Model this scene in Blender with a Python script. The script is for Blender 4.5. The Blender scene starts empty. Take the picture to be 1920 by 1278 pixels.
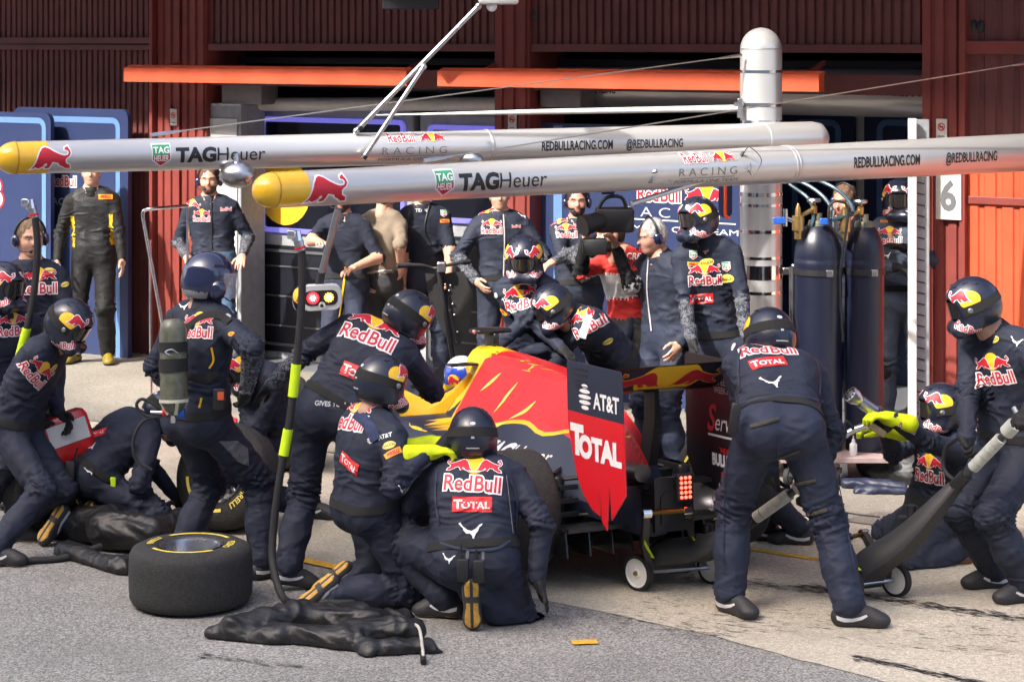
import bpy, bmesh, math, random
import numpy as np
from mathutils import Vector, Matrix
from mathutils.bvhtree import BVHTree
random.seed(7)
PI = math.pi
scene = bpy.context.scene
COL = scene.collection
V = Vector
# ------------------------------------------------------------------ camera, sky, sun, exposure
FPX, CZ, HY = 4000.0, 3.03, 74.0          # focal length in photo pixels, eye height, horizon row
cam_data = bpy.data.cameras.new('camera')
cam_data.sensor_width = 36.0
cam_data.lens = 36.0 * FPX / 1920.0
cam_data.shift_y = -(639.0 - HY) / 1920.0
cam_data.clip_start = 0.1
cam_data.clip_end = 2000
cam = bpy.data.objects.new('camera', cam_data)
COL.objects.link(cam)
cam.location = (0, 0, CZ)
cam.rotation_euler = (PI / 2, 0, 0)
scene.camera = cam
SUN_EL = math.radians(42)
SUN_AZ = V((-0.75, -0.66))
world = bpy.data.worlds.new('World')
scene.world = world
world.use_nodes = True
wn = world.node_tree
sky = wn.nodes.new('ShaderNodeTexSky')
sky.sky_type = 'NISHITA'
sky.sun_disc = False
sky.sun_elevation = SUN_EL
sky.sun_rotation = math.atan2(SUN_AZ.x, SUN_AZ.y)
sky.dust_density = 6.0
sky.air_density = 0.55
sky.ozone_density = 0.4
wn.links.new(sky.outputs[0], wn.nodes['Background'].inputs[0])
wn.nodes['Background'].inputs[1].default_value = 0.15
sd = bpy.data.lights.new('sun', 'SUN')
sd.energy = 2.0
sd.angle = math.radians(1.0)
sd.color = (1.0, 0.95, 0.88)
sun = bpy.data.objects.new('sun', sd)
COL.objects.link(sun)
tosun = V((SUN_AZ.x * math.cos(SUN_EL), SUN_AZ.y * math.cos(SUN_EL), math.sin(SUN_EL)))
sun.rotation_euler = tosun.to_track_quat('Z', 'Y').to_euler()
scene.view_settings.view_transform = 'Standard'
scene.view_settings.look = 'None'
scene.view_settings.gamma = 1.0
scene.view_settings.use_curve_mapping = False
scene.view_settings.exposure = 2.1
scene.render.film_transparent = False

# ------------------------------------------------------------------ helpers
def at(px, py, Y):
    return V(((px - 960.0) * Y / FPX, Y, CZ - (py - HY) * Y / FPX))
def gp(px, py):
    Y = FPX * CZ / (py - HY)
    return V(((px - 960.0) * Y / FPX, Y, 0.0))

MATS = {}
def mat(name, col, rough=0.6, metal=0.0, var=0.12, nscale=14.0, bump=0.0, bscale=60.0, emit=0.0, coat=0.0, sheen=0.0, alpha=1.0, spec=0.5):
    if name in MATS: return MATS[name]
    m = bpy.data.materials.new(name); m.use_nodes = True
    nt = m.node_tree; b = nt.nodes['Principled BSDF']
    b.inputs['Roughness'].default_value = rough
    b.inputs['Metallic'].default_value = metal
    b.inputs['Coat Weight'].default_value = coat
    b.inputs['Coat Roughness'].default_value = 0.12
    b.inputs['Sheen Weight'].default_value = sheen
    b.inputs['Specular IOR Level'].default_value = spec
    c = (*col, 1)
    if var > 0:
        tc = nt.nodes.new('ShaderNodeTexCoord')
        n = nt.nodes.new('ShaderNodeTexNoise'); n.inputs['Scale'].default_value = nscale; n.inputs['Detail'].default_value = 5
        nt.links.new(tc.outputs['Object'], n.inputs['Vector'])
        r = nt.nodes.new('ShaderNodeValToRGB')
        r.color_ramp.elements[0].position = 0.3; r.color_ramp.elements[1].position = 0.72
        r.color_ramp.elements[0].color = (*[x * (1 - var) for x in col], 1)
        r.color_ramp.elements[1].color = (*[min(1, x * (1 + var)) for x in col], 1)
        nt.links.new(n.outputs[0], r.inputs[0]); nt.links.new(r.outputs[0], b.inputs['Base Color'])
        mr = nt.nodes.new('ShaderNodeMapRange'); mr.inputs[3].default_value = max(0.03, rough - 0.08); mr.inputs[4].default_value = min(1, rough + 0.1)
        nt.links.new(n.outputs[0], mr.inputs[0]); nt.links.new(mr.outputs[0], b.inputs['Roughness'])
    else:
        b.inputs['Base Color'].default_value = c
    if bump > 0:
        tc2 = nt.nodes.new('ShaderNodeTexCoord')
        n2 = nt.nodes.new('ShaderNodeTexNoise'); n2.inputs['Scale'].default_value = bscale; n2.inputs['Detail'].default_value = 6
        nt.links.new(tc2.outputs['Object'], n2.inputs['Vector'])
        bp = nt.nodes.new('ShaderNodeBump'); bp.inputs['Strength'].default_value = bump; bp.inputs['Distance'].default_value = 0.01
        nt.links.new(n2.outputs[0], bp.inputs['Height']); nt.links.new(bp.outputs[0], b.inputs['Normal'])
    if emit > 0:
        b.inputs['Emission Color'].default_value = c; b.inputs['Emission Strength'].default_value = emit
    if alpha < 1:
        b.inputs['Alpha'].default_value = alpha
    MATS[name] = m
    return m

def link(o, parent=None):
    COL.objects.link(o)
    if parent: o.parent = parent
    return o
def wloc(o):
    p = V((0, 0, 0))
    while o is not None:
        p = p + o.location; o = o.parent
    return p
def tag(o, label=None, cat=None, group=None, kind=None):
    if label: o['label'] = label
    if cat: o['category'] = cat
    if group: o['group'] = group
    if kind: o['kind'] = kind
    return o
def empty(name, loc, label=None, cat=None, group=None):
    o = bpy.data.objects.new(name, None); o.empty_display_size = 0.1
    COL.objects.link(o); o.location = loc
    return tag(o, label, cat, group)

def frame_from(z, hint=V((0, 0, 1))):
    z = V(z).normalized()
    h = V(hint)
    if abs(z.dot(h.normalized())) > 0.97: h = V((1, 0, 0)) if abs(z.x) < 0.9 else V((0, 1, 0))
    x = h.cross(z).normalized(); y = z.cross(x)
    return x, y, z
def M_from(x, y, z, o=V((0, 0, 0))):
    return Matrix(((x[0], y[0], z[0], o[0]), (x[1], y[1], z[1], o[1]), (x[2], y[2], z[2], o[2]), (0, 0, 0, 1)))

class MB:
    def __init__(s, M=None):
        s.v = []; s.f = []; s.mi = []; s.M = M; s.cur = 0
    def add(s, vs, fs, mi=None):
        o = len(s.v)
        if s.M is not None: vs = [s.M @ V(p) for p in vs]
        s.v.extend([tuple(p) for p in vs]); s.f.extend([tuple(i + o for i in f) for f in fs])
        s.mi.extend([s.cur if mi is None else mi] * len(fs)); return s
    def box(s, c, d, R=None, bev=0.0, mi=None):
        hx, hy, hz = d[0] / 2, d[1] / 2, d[2] / 2
        b = min(bev, hx * .9, hy * .9, hz * .9)
        vs = []; fs = []
        if b <= 0:
            vs = [V((x, y, z)) for x in (-hx, hx) for y in (-hy, hy) for z in (-hz, hz)]
            fs = [(0, 1, 3, 2), (4, 6, 7, 5), (0, 4, 5, 1), (2, 3, 7, 6), (0, 2, 6, 4), (1, 5, 7, 3)]
        else:
            # bevelled box as stacked rings
            def ring(z, a, bb):
                k = b * .3
                return [V((-a, -bb + b, z)), V((-a + k, -bb + k, z)), V((-a + b, -bb, z)), V((a - b, -bb, z)), V((a - k, -bb + k, z)), V((a, -bb + b, z)), V((a, bb - b, z)), V((a - k, bb - k, z)), V((a - b, bb, z)), V((-a + b, bb, z)), V((-a + k, bb - k, z)), V((-a, bb - b, z))]
            k = b * .3
            rs = [ring(-hz, hx - b, hy - b), ring(-hz + k, hx - k, hy - k), ring(-hz + b, hx, hy), ring(hz - b, hx, hy), ring(hz - k, hx - k, hy - k), ring(hz, hx - b, hy - b)]
            n = 12
            for r in rs: vs += r
            for i in range(len(rs) - 1):
                for j in range(n):
                    fs.append((i * n + j, i * n + (j + 1) % n, (i + 1) * n + (j + 1) % n, (i + 1) * n + j))
            fs.append(tuple(range(n - 1, -1, -1))); fs.append(tuple(range((len(rs) - 1) * n, len(rs) * n)))
        c = V(c)
        if R is not None: vs = [R @ p + c for p in vs]
        else: vs = [p + c for p in vs]
        return s.add(vs, fs, mi)
    def bar(s, a, b, w, h, up=V((0, 0, 1)), bev=0.0, mi=None):
        a, b = V(a), V(b); x, y, z = frame_from(b - a, up)
        R = M_from(x, y, z).to_3x3()
        return s.box((a + b) / 2, (w, h, (b - a).length), R, bev, mi)
    def tube(s, pts, r, n=10, cap=True, mi=None):
        pts = [V(p) for p in pts]; m = len(pts)
        rs = r if isinstance(r, (list, tuple)) else [r] * m
        vs = []; fs = []; px = None
        for i, p in enumerate(pts):
            t = (pts[min(i + 1, m - 1)] - pts[max(i - 1, 0)]).normalized()
            if px is None: x, y, _ = frame_from(t)
            else:
                x = (px - t * px.dot(t))
                x = x.normalized() if x.length > 1e-6 else frame_from(t)[0]
                y = t.cross(x)
            px = x
            for k in range(n):
                a = 2 * PI * k / n
                vs.append(p + (x * math.cos(a) + y * math.sin(a)) * rs[i])
        for i in range(m - 1):
            for k in range(n):
                fs.append((i * n + k, i * n + (k + 1) % n, (i + 1) * n + (k + 1) % n, (i + 1) * n + k))
        if cap:
            fs.append(tuple(range(n - 1, -1, -1))); fs.append(tuple(range((m - 1) * n, m * n)))
        return s.add(vs, fs, mi)
    def lathe(s, prof, n=32, M=None, mi=None, close=False, mis=None):
        # prof: list of (r, z); revolve round z
        vs = []; m = len(prof)
        for r, z in prof:
            for k in range(n):
                a = 2 * PI * k / n
                p = V((r * math.cos(a), r * math.sin(a), z)); vs.append(M @ p if M is not None else p)
        o = len(s.v)
        rng = m if close else m - 1
        for i in range(rng):
            fs = [(i * n + k, i * n + (k + 1) % n, ((i + 1) % m) * n + (k + 1) % n, ((i + 1) % m) * n + k) for k in range(n)]
            if i == 0: s.add(vs, fs, mis[i] if mis else mi)
            else:
                s.f.extend([tuple(q + o for q in f) for f in fs]); s.mi.extend([(mis[i] if mis else (s.cur if mi is None else mi))] * len(fs))
        return s
    def prism(s, poly, h0, h1, M=None, mi=None):
        # poly: 2D list ccw; extruded in z from h0 to h1 (concave handled by triangulation)
        n = len(poly)
        vs = [V((p[0], p[1], h0)) for p in poly] + [V((p[0], p[1], h1)) for p in poly]
        if M is not None: vs = [M @ p for p in vs]
        from mathutils.geometry import tessellate_polygon
        tr = tessellate_polygon([[V((p[0], p[1], 0)) for p in poly]])
        fs = []
        for t in tr:
            a, b, c = [V(poly[i]) for i in t]
            ccw = (b - a).x * (c - a).y - (b - a).y * (c - a).x > 0
            t = tuple(t) if ccw else tuple(reversed(t))
            fs.append(tuple(i + n for i in t)); fs.append(tuple(reversed(t)))
        area = sum(poly[i][0] * poly[(i + 1) % n][1] - poly[(i + 1) % n][0] * poly[i][1] for i in range(n))
        for i in range(n):
            j = (i + 1) % n
            fs.append((i, j, j + n, i + n) if area > 0 else (j, i, i + n, j + n))
        return s.add(vs, fs, mi)
    def loft(s, rings, cap=True, mi=None, closed=True):
        n = len(rings[0]); vs = [p for r in rings for p in r]; fs = []
        for i in range(len(rings) - 1):
            for k in range(n if closed else n - 1):
                fs.append((i * n + k, i * n + (k + 1) % n, (i + 1) * n + (k + 1) % n, (i + 1) * n + k))
        if cap and closed:
            fs.append(tuple(range(n - 1, -1, -1))); fs.append(tuple(range((len(rings) - 1) * n, len(rings) * n)))
        return s.add(vs, fs, mi)
    def sphere(s, c, r, n=16, m=8, S=(1, 1, 1), mi=None, M=None):
        prof = [(max(1e-4, r * math.sin(PI * i / m)), -r * math.cos(PI * i / m)) for i in range(m + 1)]
        T = Matrix.Translation(V(c)) @ (M if M is not None else Matrix.Identity(4)) @ Matrix.Diagonal((S[0], S[1], S[2], 1))
        return s.lathe(prof, n, T, mi)
    def mesh(s, name, off=V((0, 0, 0))):
        me = bpy.data.meshes.new(name)
        me.from_pydata([(p[0] - off[0], p[1] - off[1], p[2] - off[2]) for p in s.v], [], s.f)
        me.polygons.foreach_set('material_index', s.mi)
        return me
    def build(s, name, mats, parent=None, smooth=False, sub=0, fixn=False):
        off = wloc(parent) if parent else V((0, 0, 0))
        me = s.mesh(name, off)
        for m in (mats if isinstance(mats, (list, tuple)) else [mats]): me.materials.append(m)
        if fixn:
            bm = bmesh.new(); bm.from_mesh(me); bmesh.ops.recalc_face_normals(bm, faces=bm.faces); bm.to_mesh(me); bm.free()
        if smooth:
            me.shade_smooth()
            if smooth != 'all': me.set_sharp_from_angle(angle=math.radians(38))
        o = bpy.data.objects.new(name, me)
        link(o, parent)
        if sub:
            md = o.modifiers.new('sub', 'SUBSURF'); md.levels = sub; md.render_levels = sub
        return o

def place_mesh(name, me, M, parent):
    o = bpy.data.objects.new(name, me); link(o, parent)
    o.matrix_local = Matrix.Translation(-wloc(parent)) @ M if parent else M
    return o

def catmull(pts, n=8):
    pts = [V(p) for p in pts]; out = []
    P = [pts[0] * 2 - pts[1]] + pts + [pts[-1] * 2 - pts[-2]]
    for i in range(1, len(P) - 2):
        for k in range(n):
            t = k / n; a, b, c, d = P[i - 1], P[i], P[i + 1], P[i + 2]
            out.append(0.5 * ((2 * b) + (c - a) * t + (2 * a - 5 * b + 4 * c - d) * t * t + (3 * b - a - 3 * c + d) * t ** 3))
    out.append(pts[-1]); return out

# ------------------------------------------------------------------ flat shapes for lettering and emblems
def curve_mesh(kind, data, offset=0.0, res=3):
    """2D triangles (verts, faces) of a text or polygon, thickened by offset"""
    if kind == 'text':
        cu = bpy.data.curves.new('tmp', 'FONT'); cu.body = data; cu.size = 1.0
    else:
        cu = bpy.data.curves.new('tmp', 'CURVE'); cu.dimensions = '2D'
        for poly in data:
            sp = cu.splines.new('POLY'); sp.points.add(len(poly) - 1)
            for i, p in enumerate(poly): sp.points[i].co = (p[0], p[1], 0, 1)
            sp.use_cyclic_u = True
    cu.fill_mode = 'FRONT' if kind == 'text' else 'BOTH'
    cu.offset = offset; cu.resolution_u = res
    ob = bpy.data.objects.new('tmp', cu); COL.objects.link(ob)
    dg = bpy.context.evaluated_depsgraph_get(); dg.update()
    me = ob.evaluated_get(dg).to_mesh()
    vs = [(v.co.x, v.co.y) for v in me.vertices]; fs = [tuple(p.vertices) for p in me.polygons]
    ob.evaluated_get(dg).to_mesh_clear()
    bpy.data.objects.remove(ob); bpy.data.curves.remove(cu)
    return vs, fs
_tc = {}
def T(txt, h, cx=0, cy=0, bold=0.0, sx=1.0, slant=0.0, lift=0.0, rot=0.0, space=None):
    """text layer centred on cx, cy, cap height h"""
    key = (txt, round(bold, 3))
    if key not in _tc: _tc[key] = curve_mesh('text', txt, bold)
    k0 = (txt, 0.0)
    if k0 not in _tc: _tc[k0] = curve_mesh('text', txt, 0.0)
    vs, fs = _tc[key]; v0 = _tc[k0][0]
    x0 = min(p[0] for p in v0); x1 = max(p[0] for p in v0)
    kk = h / 0.72
    c, s_ = math.cos(rot), math.sin(rot)
    out = []
    for p in vs:
        x = (p[0] - (x0 + x1) / 2) * kk * sx; y = (p[1] - 0.36) * kk
        x += slant * y
        out.append((cx + x * c - y * s_, cy + x * s_ + y * c))
    return out, fs, lift
def width(txt, h, sx=1.0):
    k0 = (txt, 0.0)
    if k0 not in _tc: _tc[k0] = curve_mesh('text', txt, 0.0)
    v0 = _tc[k0][0]
    return (max(p[0] for p in v0) - min(p[0] for p in v0)) * h / 0.72 * sx
_pc = {}
def P(name, polys, h, cx=0, cy=0, off=0.0, flip=False, lift=0.0, rot=0.0):
    key = (name, off)
    if key not in _pc: _pc[key] = curve_mesh('poly', polys, off)
    vs, fs = _pc[key]
    c, s_ = math.cos(rot), math.sin(rot); out = []
    for p in vs:
        x = p[0] * h * (-1 if flip else 1); y = p[1] * h
        out.append((cx + x * c - y * s_, cy + x * s_ + y * c))
    if flip: fs = [tuple(reversed(f)) for f in fs]
    return out, fs, lift
def R_(w, h, cx=0, cy=0, lift=0.0, slant=0.0):
    return [(cx - w / 2 - slant * h / 2, cy - h / 2), (cx + w / 2 - slant * h / 2, cy - h / 2), (cx + w / 2 + slant * h / 2, cy + h / 2), (cx - w / 2 + slant * h / 2, cy + h / 2)], [(0, 1, 2, 3)], lift
def E_(w, h, cx=0, cy=0, lift=0.0, n=24):
    return [(cx + w / 2 * math.cos(2 * PI * i / n), cy + h / 2 * math.sin(2 * PI * i / n)) for i in range(n)], [tuple(range(n))], lift

BULL = [[(0.00, .02), (.05, .03), (.10, .10), (.15, .05), (.20, .04), (.28, .11), (.33, .24), (.38, .27), (.40, .18), (.34, .11), (.35, .03), (.45, .05), (.50, .20), (.53, .32), (.62, .29), (.68, .27), (.72, .17), (.81, .10), (.89, .02), (1.0, .03), (.97, .17), (.88, .25), (.86, .40), (.90, .50), (.96, .56), (1.0, .71), (.98, .85), (.95, .92), (.94, 1.0), (.86, .94), (.85, .85), (.92, .82), (.955, .72), (.92, .62), (.83, .59), (.72, .65), (.58, .77), (.45, .92), (.36, .98), (.28, .93), (.20, .74), (.15, .50), (.10, .26), (.05, .12)]]
BULL = [[(x * 1.75 - .875, y - .5) for x, y in BULL[0]]]
CAT = [[(-.75, .35), (-.62, .42), (-.45, .20), (-.15, .02), (.1, -.02), (.35, .15), (.55, .42), (.72, .5), (.68, .36), (.55, .25), (.50, .02), (.38, -.15), (.30, -.42), (.36, -.5), (.24, -.5), (.16, -.28), (.02, -.18), (-.2, -.2), (-.4, -.02), (-.42, .08), (-.6, .22)]]
def duo(h, cx=0, cy=0, lift=0.0):
    """two red bulls in front of a yellow disc: list of (layer, material key)"""
    return [(E_(h * 1.25, h * 1.25, cx, cy + h * .03, lift + .0004), 'd_yellow'),
            (P('bull_o', BULL, h * .80, cx - h * .80, cy - h * .05, .05, True, lift + .0008), 'd_white'),
            (P('bull_o', BULL, h * .80, cx + h * .80, cy - h * .05, .05, False, lift + .0008), 'd_white'),
            (P('bull', BULL, h * .80, cx - h * .80, cy - h * .05, 0.0, True, lift + .0016), 'd_red'),
            (P('bull', BULL, h * .80, cx + h * .80, cy - h * .05, 0.0, False, lift + .0016), 'd_red')]
def rb_text(h, cx=0, cy=0, lift=0.0):
    g = width('Red', h, .8) ; b = width('Bull', h, .8); gap = h * .2; tw = g + b + gap
    xr = cx - tw / 2 + g / 2; xb = cx + tw / 2 - b / 2
    o = []
    for t, x in (('Red', xr), ('Bull', xb)):
        o.append((T(t, h, x, cy, .085, .8, lift=lift + .0006), 'd_white'))
        o.append((T(t, h, x, cy, .018, .8, lift=lift + .0014), 'd_red'))
    return o
def rb_logo(h, cx=0, cy=0, lift=0.0):
    """emblem above the two words; h = letter height"""
    return duo(h * 1.08, cx, cy + h * 1.25, lift) + rb_text(h, cx, cy, lift)
def tot(w, h, cx=0, cy=0):
    return [(R_(w, h, cx, cy), 'd_scarlet'), (T('T', h * .62, cx - w * .36, cy + h*.02, .03, 1.05, lift=.0008), 'd_white'), (T('OTAL', h * .46, cx + w * .09, cy - h * .06, .03, 1.12, lift=.0008), 'd_white')]
def globe(h, cx=0, cy=0):
    o = []
    for i, (yy, w) in enumerate(((.40, .5), (.22, .85), (.02, 1.0), (-.18, .92), (-.37, .6))):
        o.append((E_(h * w, h * .15, cx, cy + yy * h), 'd_white'))
    return o
def shield(h, cx=0, cy=0):
    w = h * .85
    up = ([(cx - w / 2, cy), (cx + w / 2, cy), (cx + w / 2, cy + h / 2), (cx - w / 2, cy + h / 2)], [(0, 1, 2, 3)], .0004)
    lo = ([(cx - w / 2, cy), (cx - w / 2, cy - h * .2), (cx, cy - h * .5), (cx + w / 2, cy - h * .2), (cx + w / 2, cy)], [(0, 1, 2, 3, 4)], .0004)
    bo = ([(cx - w * .56, cy + h * .56), (cx - w * .56, cy - h * .24), (cx, cy - h * .58), (cx + w * .56, cy - h * .24), (cx + w * .56, cy + h * .56)], [(0, 1, 2, 3, 4)], 0.0)
    return [(bo, 'd_white'), (up, 'd_green'), (lo, 'd_red'), (T('TAG', h * .3, cx, cy + h * .25, .03, .95, lift=.0009), 'd_white'), (T('HEUER', h * .28, cx, cy - h * .14, .02, .62, lift=.0009), 'd_white')]

def dm(k):
    t = {'d_white': (.78, .78, .77), 'd_red': (.50, .012, .03), 'd_scarlet': (.68, .02, .022), 'd_yellow': (.85, .50, .02), 'd_green': (.03, .30, .14), 'd_black': (.012, .012, .015), 'd_orange': (.85, .33, .02), 'd_grey': (.13, .13, .14), 'd_lblue': (.10, .28, .62), 'd_lime': (.62, .85, .01), 'd_silver': (.55, .56, .58), 'd_navy': (.012, .016, .04), 'd_paleyellow': (.85, .68, .12)}
    return mat('print_' + k[2:], t[k], .5, var=.04)

def decal(name, layers, o, u, v, target, parent, proj=None, reach=.5, off=.003, cell=.02, maxd=None):
    """flat print pressed onto a surface: layers lie in plane (o; u, v) and are cast along proj"""
    u = V(u).normalized(); v = V(v).normalized()
    n = u.cross(v).normalized()
    if proj is None: proj = -n
    proj = V(proj).normalized()
    mats = []; vs_all = []; fs_all = []; mi_all = []
    for (vs, fs, lift), mk in layers:
        if mk not in mats: mats.append(mk)
        bm = bmesh.new()
        bv = [bm.verts.new((p[0], p[1], 0)) for p in vs]
        for f in fs:
            try: bm.faces.new([bv[i] for i in f])
            except Exception: pass
        if cell and target is not None:
            xs = [p[0] for p in vs]; ys = [p[1] for p in vs]
            for ax, lo, hi in ((0, min(xs), max(xs)), (1, min(ys), max(ys))):
                k = math.floor(lo / cell) + 1
                while k * cell < hi:
                    co = (k * cell, 0, 0) if ax == 0 else (0, k * cell, 0)
                    no = (1, 0, 0) if ax == 0 else (0, 1, 0)
                    bmesh.ops.bisect_plane(bm, geom=bm.verts[:] + bm.edges[:] + bm.faces[:], dist=1e-5, plane_co=co, plane_no=no)
                    k += 1
        bm.verts.index_update()
        idx = {}
        for q in bm.verts:
            w = o + u * q.co.x + v * q.co.y
            if target is None:
                p = w + n * (off + lift)
            else:
                hit = target.ray_cast(w - proj * reach, proj, reach * 2.2)
                if hit[0] is None: continue
                if maxd is not None and (hit[0] - w).length > maxd: continue
                nn = hit[1] if hit[1].dot(proj) < 0 else -hit[1]
                if nn.dot(-proj) < .12: continue
                p = hit[0] - proj * (off + lift * 1.5)
            idx[q.index] = len(vs_all); vs_all.append(p)
        for f in bm.faces:
            ii = [q.index for q in f.verts]
            if all(i in idx for i in ii):
                fs_all.append([idx[i] for i in ii]); mi_all.append(mats.index(mk))
        bm.free()
    if not fs_all: return None
    off0 = wloc(parent) if parent else V((0, 0, 0))
    me = bpy.data.meshes.new(name)
    me.from_pydata([tuple(p - off0) for p in vs_all], [], fs_all)
    me.polygons.foreach_set('material_index', mi_all)
    for mk in mats: me.materials.append(dm(mk))
    me.update()
    ob = bpy.data.objects.new(name, me)
    return link(ob, parent)

def bvh_of(objs):
    vs = []; fs = []
    for o in objs:
        n = len(vs); w = wloc(o)
        if o.rotation_euler.x or o.rotation_euler.y or o.rotation_euler.z: raise Exception('rotated')
        vs += [v.co + w for v in o.data.vertices]; fs += [[i + n for i in p.vertices] for p in o.data.polygons]
    return BVHTree.FromPolygons(vs, fs)
# ------------------------------------------------------------------ implicit surfaces (for cloth, bodies, helmets, hands)
class SDF:
    def __init__(s):
        s.p = []           # (kind, data, tag, group, k)
        s.gk = {}
    def cone(s, a, b, ra, rb=None, tag=0, g=0, k=.03):
        s.p.append(('c', np.array(a, float), np.array(b, float), ra, ra if rb is None else rb, tag, g, k)); return s
    def ell(s, c, r, R=None, tag=0, g=0, k=.03):
        s.p.append(('e', np.array(c, float), np.array(r, float), np.array(R if R is not None else np.eye(3), float), None, tag, g, k)); return s
    def sub(s, c, r, R=None, g=0, k=.01):
        s.p.append(('s', np.array(c, float), np.array(r, float), np.array(R if R is not None else np.eye(3), float), None, 0, g, k)); return s
    @staticmethod
    def dist(q, X):
        if q[0] == 'c':
            a, b, ra, rb = q[1], q[2], q[3], q[4]
            ba = b - a; L = max(1e-9, ba.dot(ba)); pa = X - a
            h = np.clip((pa @ ba) / L, 0, 1)
            return np.sqrt(((pa - h[..., None] * ba) ** 2).sum(-1)) - (ra + (rb - ra) * h)
        c, r, R = q[1], q[2], q[3]
        l = (X - c) @ R                       # columns of R = local axes
        k0 = np.sqrt(((l / r) ** 2).sum(-1)); k1 = np.sqrt(((l / (r * r)) ** 2).sum(-1))
        return k0 * (k0 - 1.0) / np.maximum(k1, 1e-6)
    def bounds(s, q):
        if q[0] == 'c':
            m = max(q[3], q[4]); return np.minimum(q[1], q[2]) - m, np.maximum(q[1], q[2]) + m
        m = float(max(q[2])); return q[1] - m, q[1] + m
    def mesh(s, h, gk=.02, plane=None, disp=None):
        lo = np.min([s.bounds(q)[0] for q in s.p if q[0] != 's'], 0) - 2.5 * h - .03
        hi = np.max([s.bounds(q)[1] for q in s.p if q[0] != 's'], 0) + 2.5 * h + .03
        n = np.ceil((hi - lo) / h).astype(int) + 1
        ax = [lo[i] + h * np.arange(n[i]) for i in range(3)]
        groups = {}
        for q in s.p:
            g = q[6]
            if g not in groups: groups[g] = np.full(n, 9.0, np.float32)
            D = groups[g]
            b0, b1 = s.bounds(q); pad = .07 + q[7]
            i0 = np.maximum(0, np.floor((b0 - pad - lo) / h).astype(int)); i1 = np.minimum(n, np.ceil((b1 + pad - lo) / h).astype(int) + 1)
            sl = tuple(slice(i0[i], i1[i]) for i in range(3))
            X = np.stack(np.meshgrid(ax[0][sl[0]], ax[1][sl[1]], ax[2][sl[2]], indexing='ij'), -1)
            d = s.dist(q, X); old = D[sl]; k = max(q[7], 1e-4)
            if q[0] == 's':
                d = -d; hh = np.maximum(k - np.abs(old - d), 0) / k
                D[sl] = np.maximum(old, d) + hh * hh * k * .25
            else:
                hh = np.maximum(k - np.abs(old - d), 0) / k
                D[sl] = np.minimum(old, d) - hh * hh * k * .25
        D = None
        for g in sorted(groups):
            if D is None: D = groups[g]
            else:
                k = s.gk.get(g, gk); hh = np.maximum(k - np.abs(D - groups[g]), 0) / k
                D = np.minimum(D, groups[g]) - hh * hh * k * .25
        if plane is not None:                 # flatten on the ground z = plane
            D = np.maximum(D, (plane - ax[2])[None, None, :].astype(np.float32))
        S = D < 0
        c = np.zeros(tuple(n - 1), np.int8)
        cr = [(i, j, k) for i in (0, 1) for j in (0, 1) for k in (0, 1)]
        for i, j, k in cr: c += S[i:n[0] - 1 + i, j:n[1] - 1 + j, k:n[2] - 1 + k]
        I = np.array(np.nonzero((c > 0) & (c < 8))).T
        idx = np.full(tuple(n - 1), -1, np.int64); idx[I[:, 0], I[:, 1], I[:, 2]] = np.arange(len(I))
        acc = np.zeros((len(I), 3)); cnt = np.zeros(len(I))
        for a in cr:
            for axx in range(3):
                if a[axx]: continue
                b = list(a); b[axx] = 1
                d0 = D[I[:, 0] + a[0], I[:, 1] + a[1], I[:, 2] + a[2]]; d1 = D[I[:, 0] + b[0], I[:, 1] + b[1], I[:, 2] + b[2]]
                m = (d0 < 0) != (d1 < 0)
                t = np.where(m, d0 / np.where(m, d0 - d1, 1), 0)
                p = np.tile(np.array(a, float), (len(I), 1)); p[:, axx] += t
                acc[m] += p[m]; cnt[m] += 1
        vs = lo + h * (I + acc / cnt[:, None])
        F = []
        for axx in range(3):
            o1, o2 = [(1, 2), (2, 0), (0, 1)][axx]
            A = np.moveaxis(S, axx, 0)
            sl0 = [slice(None)] * 3; sl1 = [slice(None)] * 3
            sl0[axx] = slice(0, -1); sl1[axx] = slice(1, None)
            s0 = S[tuple(sl0)]; s1 = S[tuple(sl1)]
            E = np.array(np.nonzero(s0 != s1)).T
            ok = (E[:, o1] > 0) & (E[:, o2] > 0) & (E[:, o1] < n[o1] - 1) & (E[:, o2] < n[o2] - 1)
            E = E[ok]
            ins = s0[E[:, 0], E[:, 1], E[:, 2]]
            def cell(da, db):
                C = E.copy(); C[:, o1] += da; C[:, o2] += db
                return idx[C[:, 0], C[:, 1], C[:, 2]]
            q = np.stack([cell(-1, -1), cell(0, -1), cell(0, 0), cell(-1, 0)], 1)
            q[~ins] = q[~ins][:, ::-1]
            F.append(q)
        F = np.concatenate(F)
        s.n = None
        return vs, F
    def tags(s, vs):
        best = np.full(len(vs), 9.0); t = np.zeros(len(vs), int)
        for q in s.p:
            if q[0] == 's': continue
            d = s.dist(q, vs); m = d < best; best[m] = d[m]; t[m] = q[5]
        return t

def np_mesh(name, vs, F, fmat, mats, off=V((0, 0, 0)), smooth=True):
    me = bpy.data.meshes.new(name)
    vs = np.asarray(vs, float) - np.array(off)
    me.vertices.add(len(vs)); me.vertices.foreach_set('co', vs.astype(np.float32).ravel())
    me.loops.add(F.size); me.loops.foreach_set('vertex_index', F.astype(np.int32).ravel())
    me.polygons.add(len(F)); me.polygons.foreach_set('loop_start', (np.arange(len(F)) * F.shape[1]).astype(np.int32))
    if fmat is not None: me.polygons.foreach_set('material_index', np.asarray(fmat, np.int32))
    for m in mats: me.materials.append(m)
    me.update(calc_edges=True); me.validate()
    if smooth: me.shade_smooth()
    return me

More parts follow.
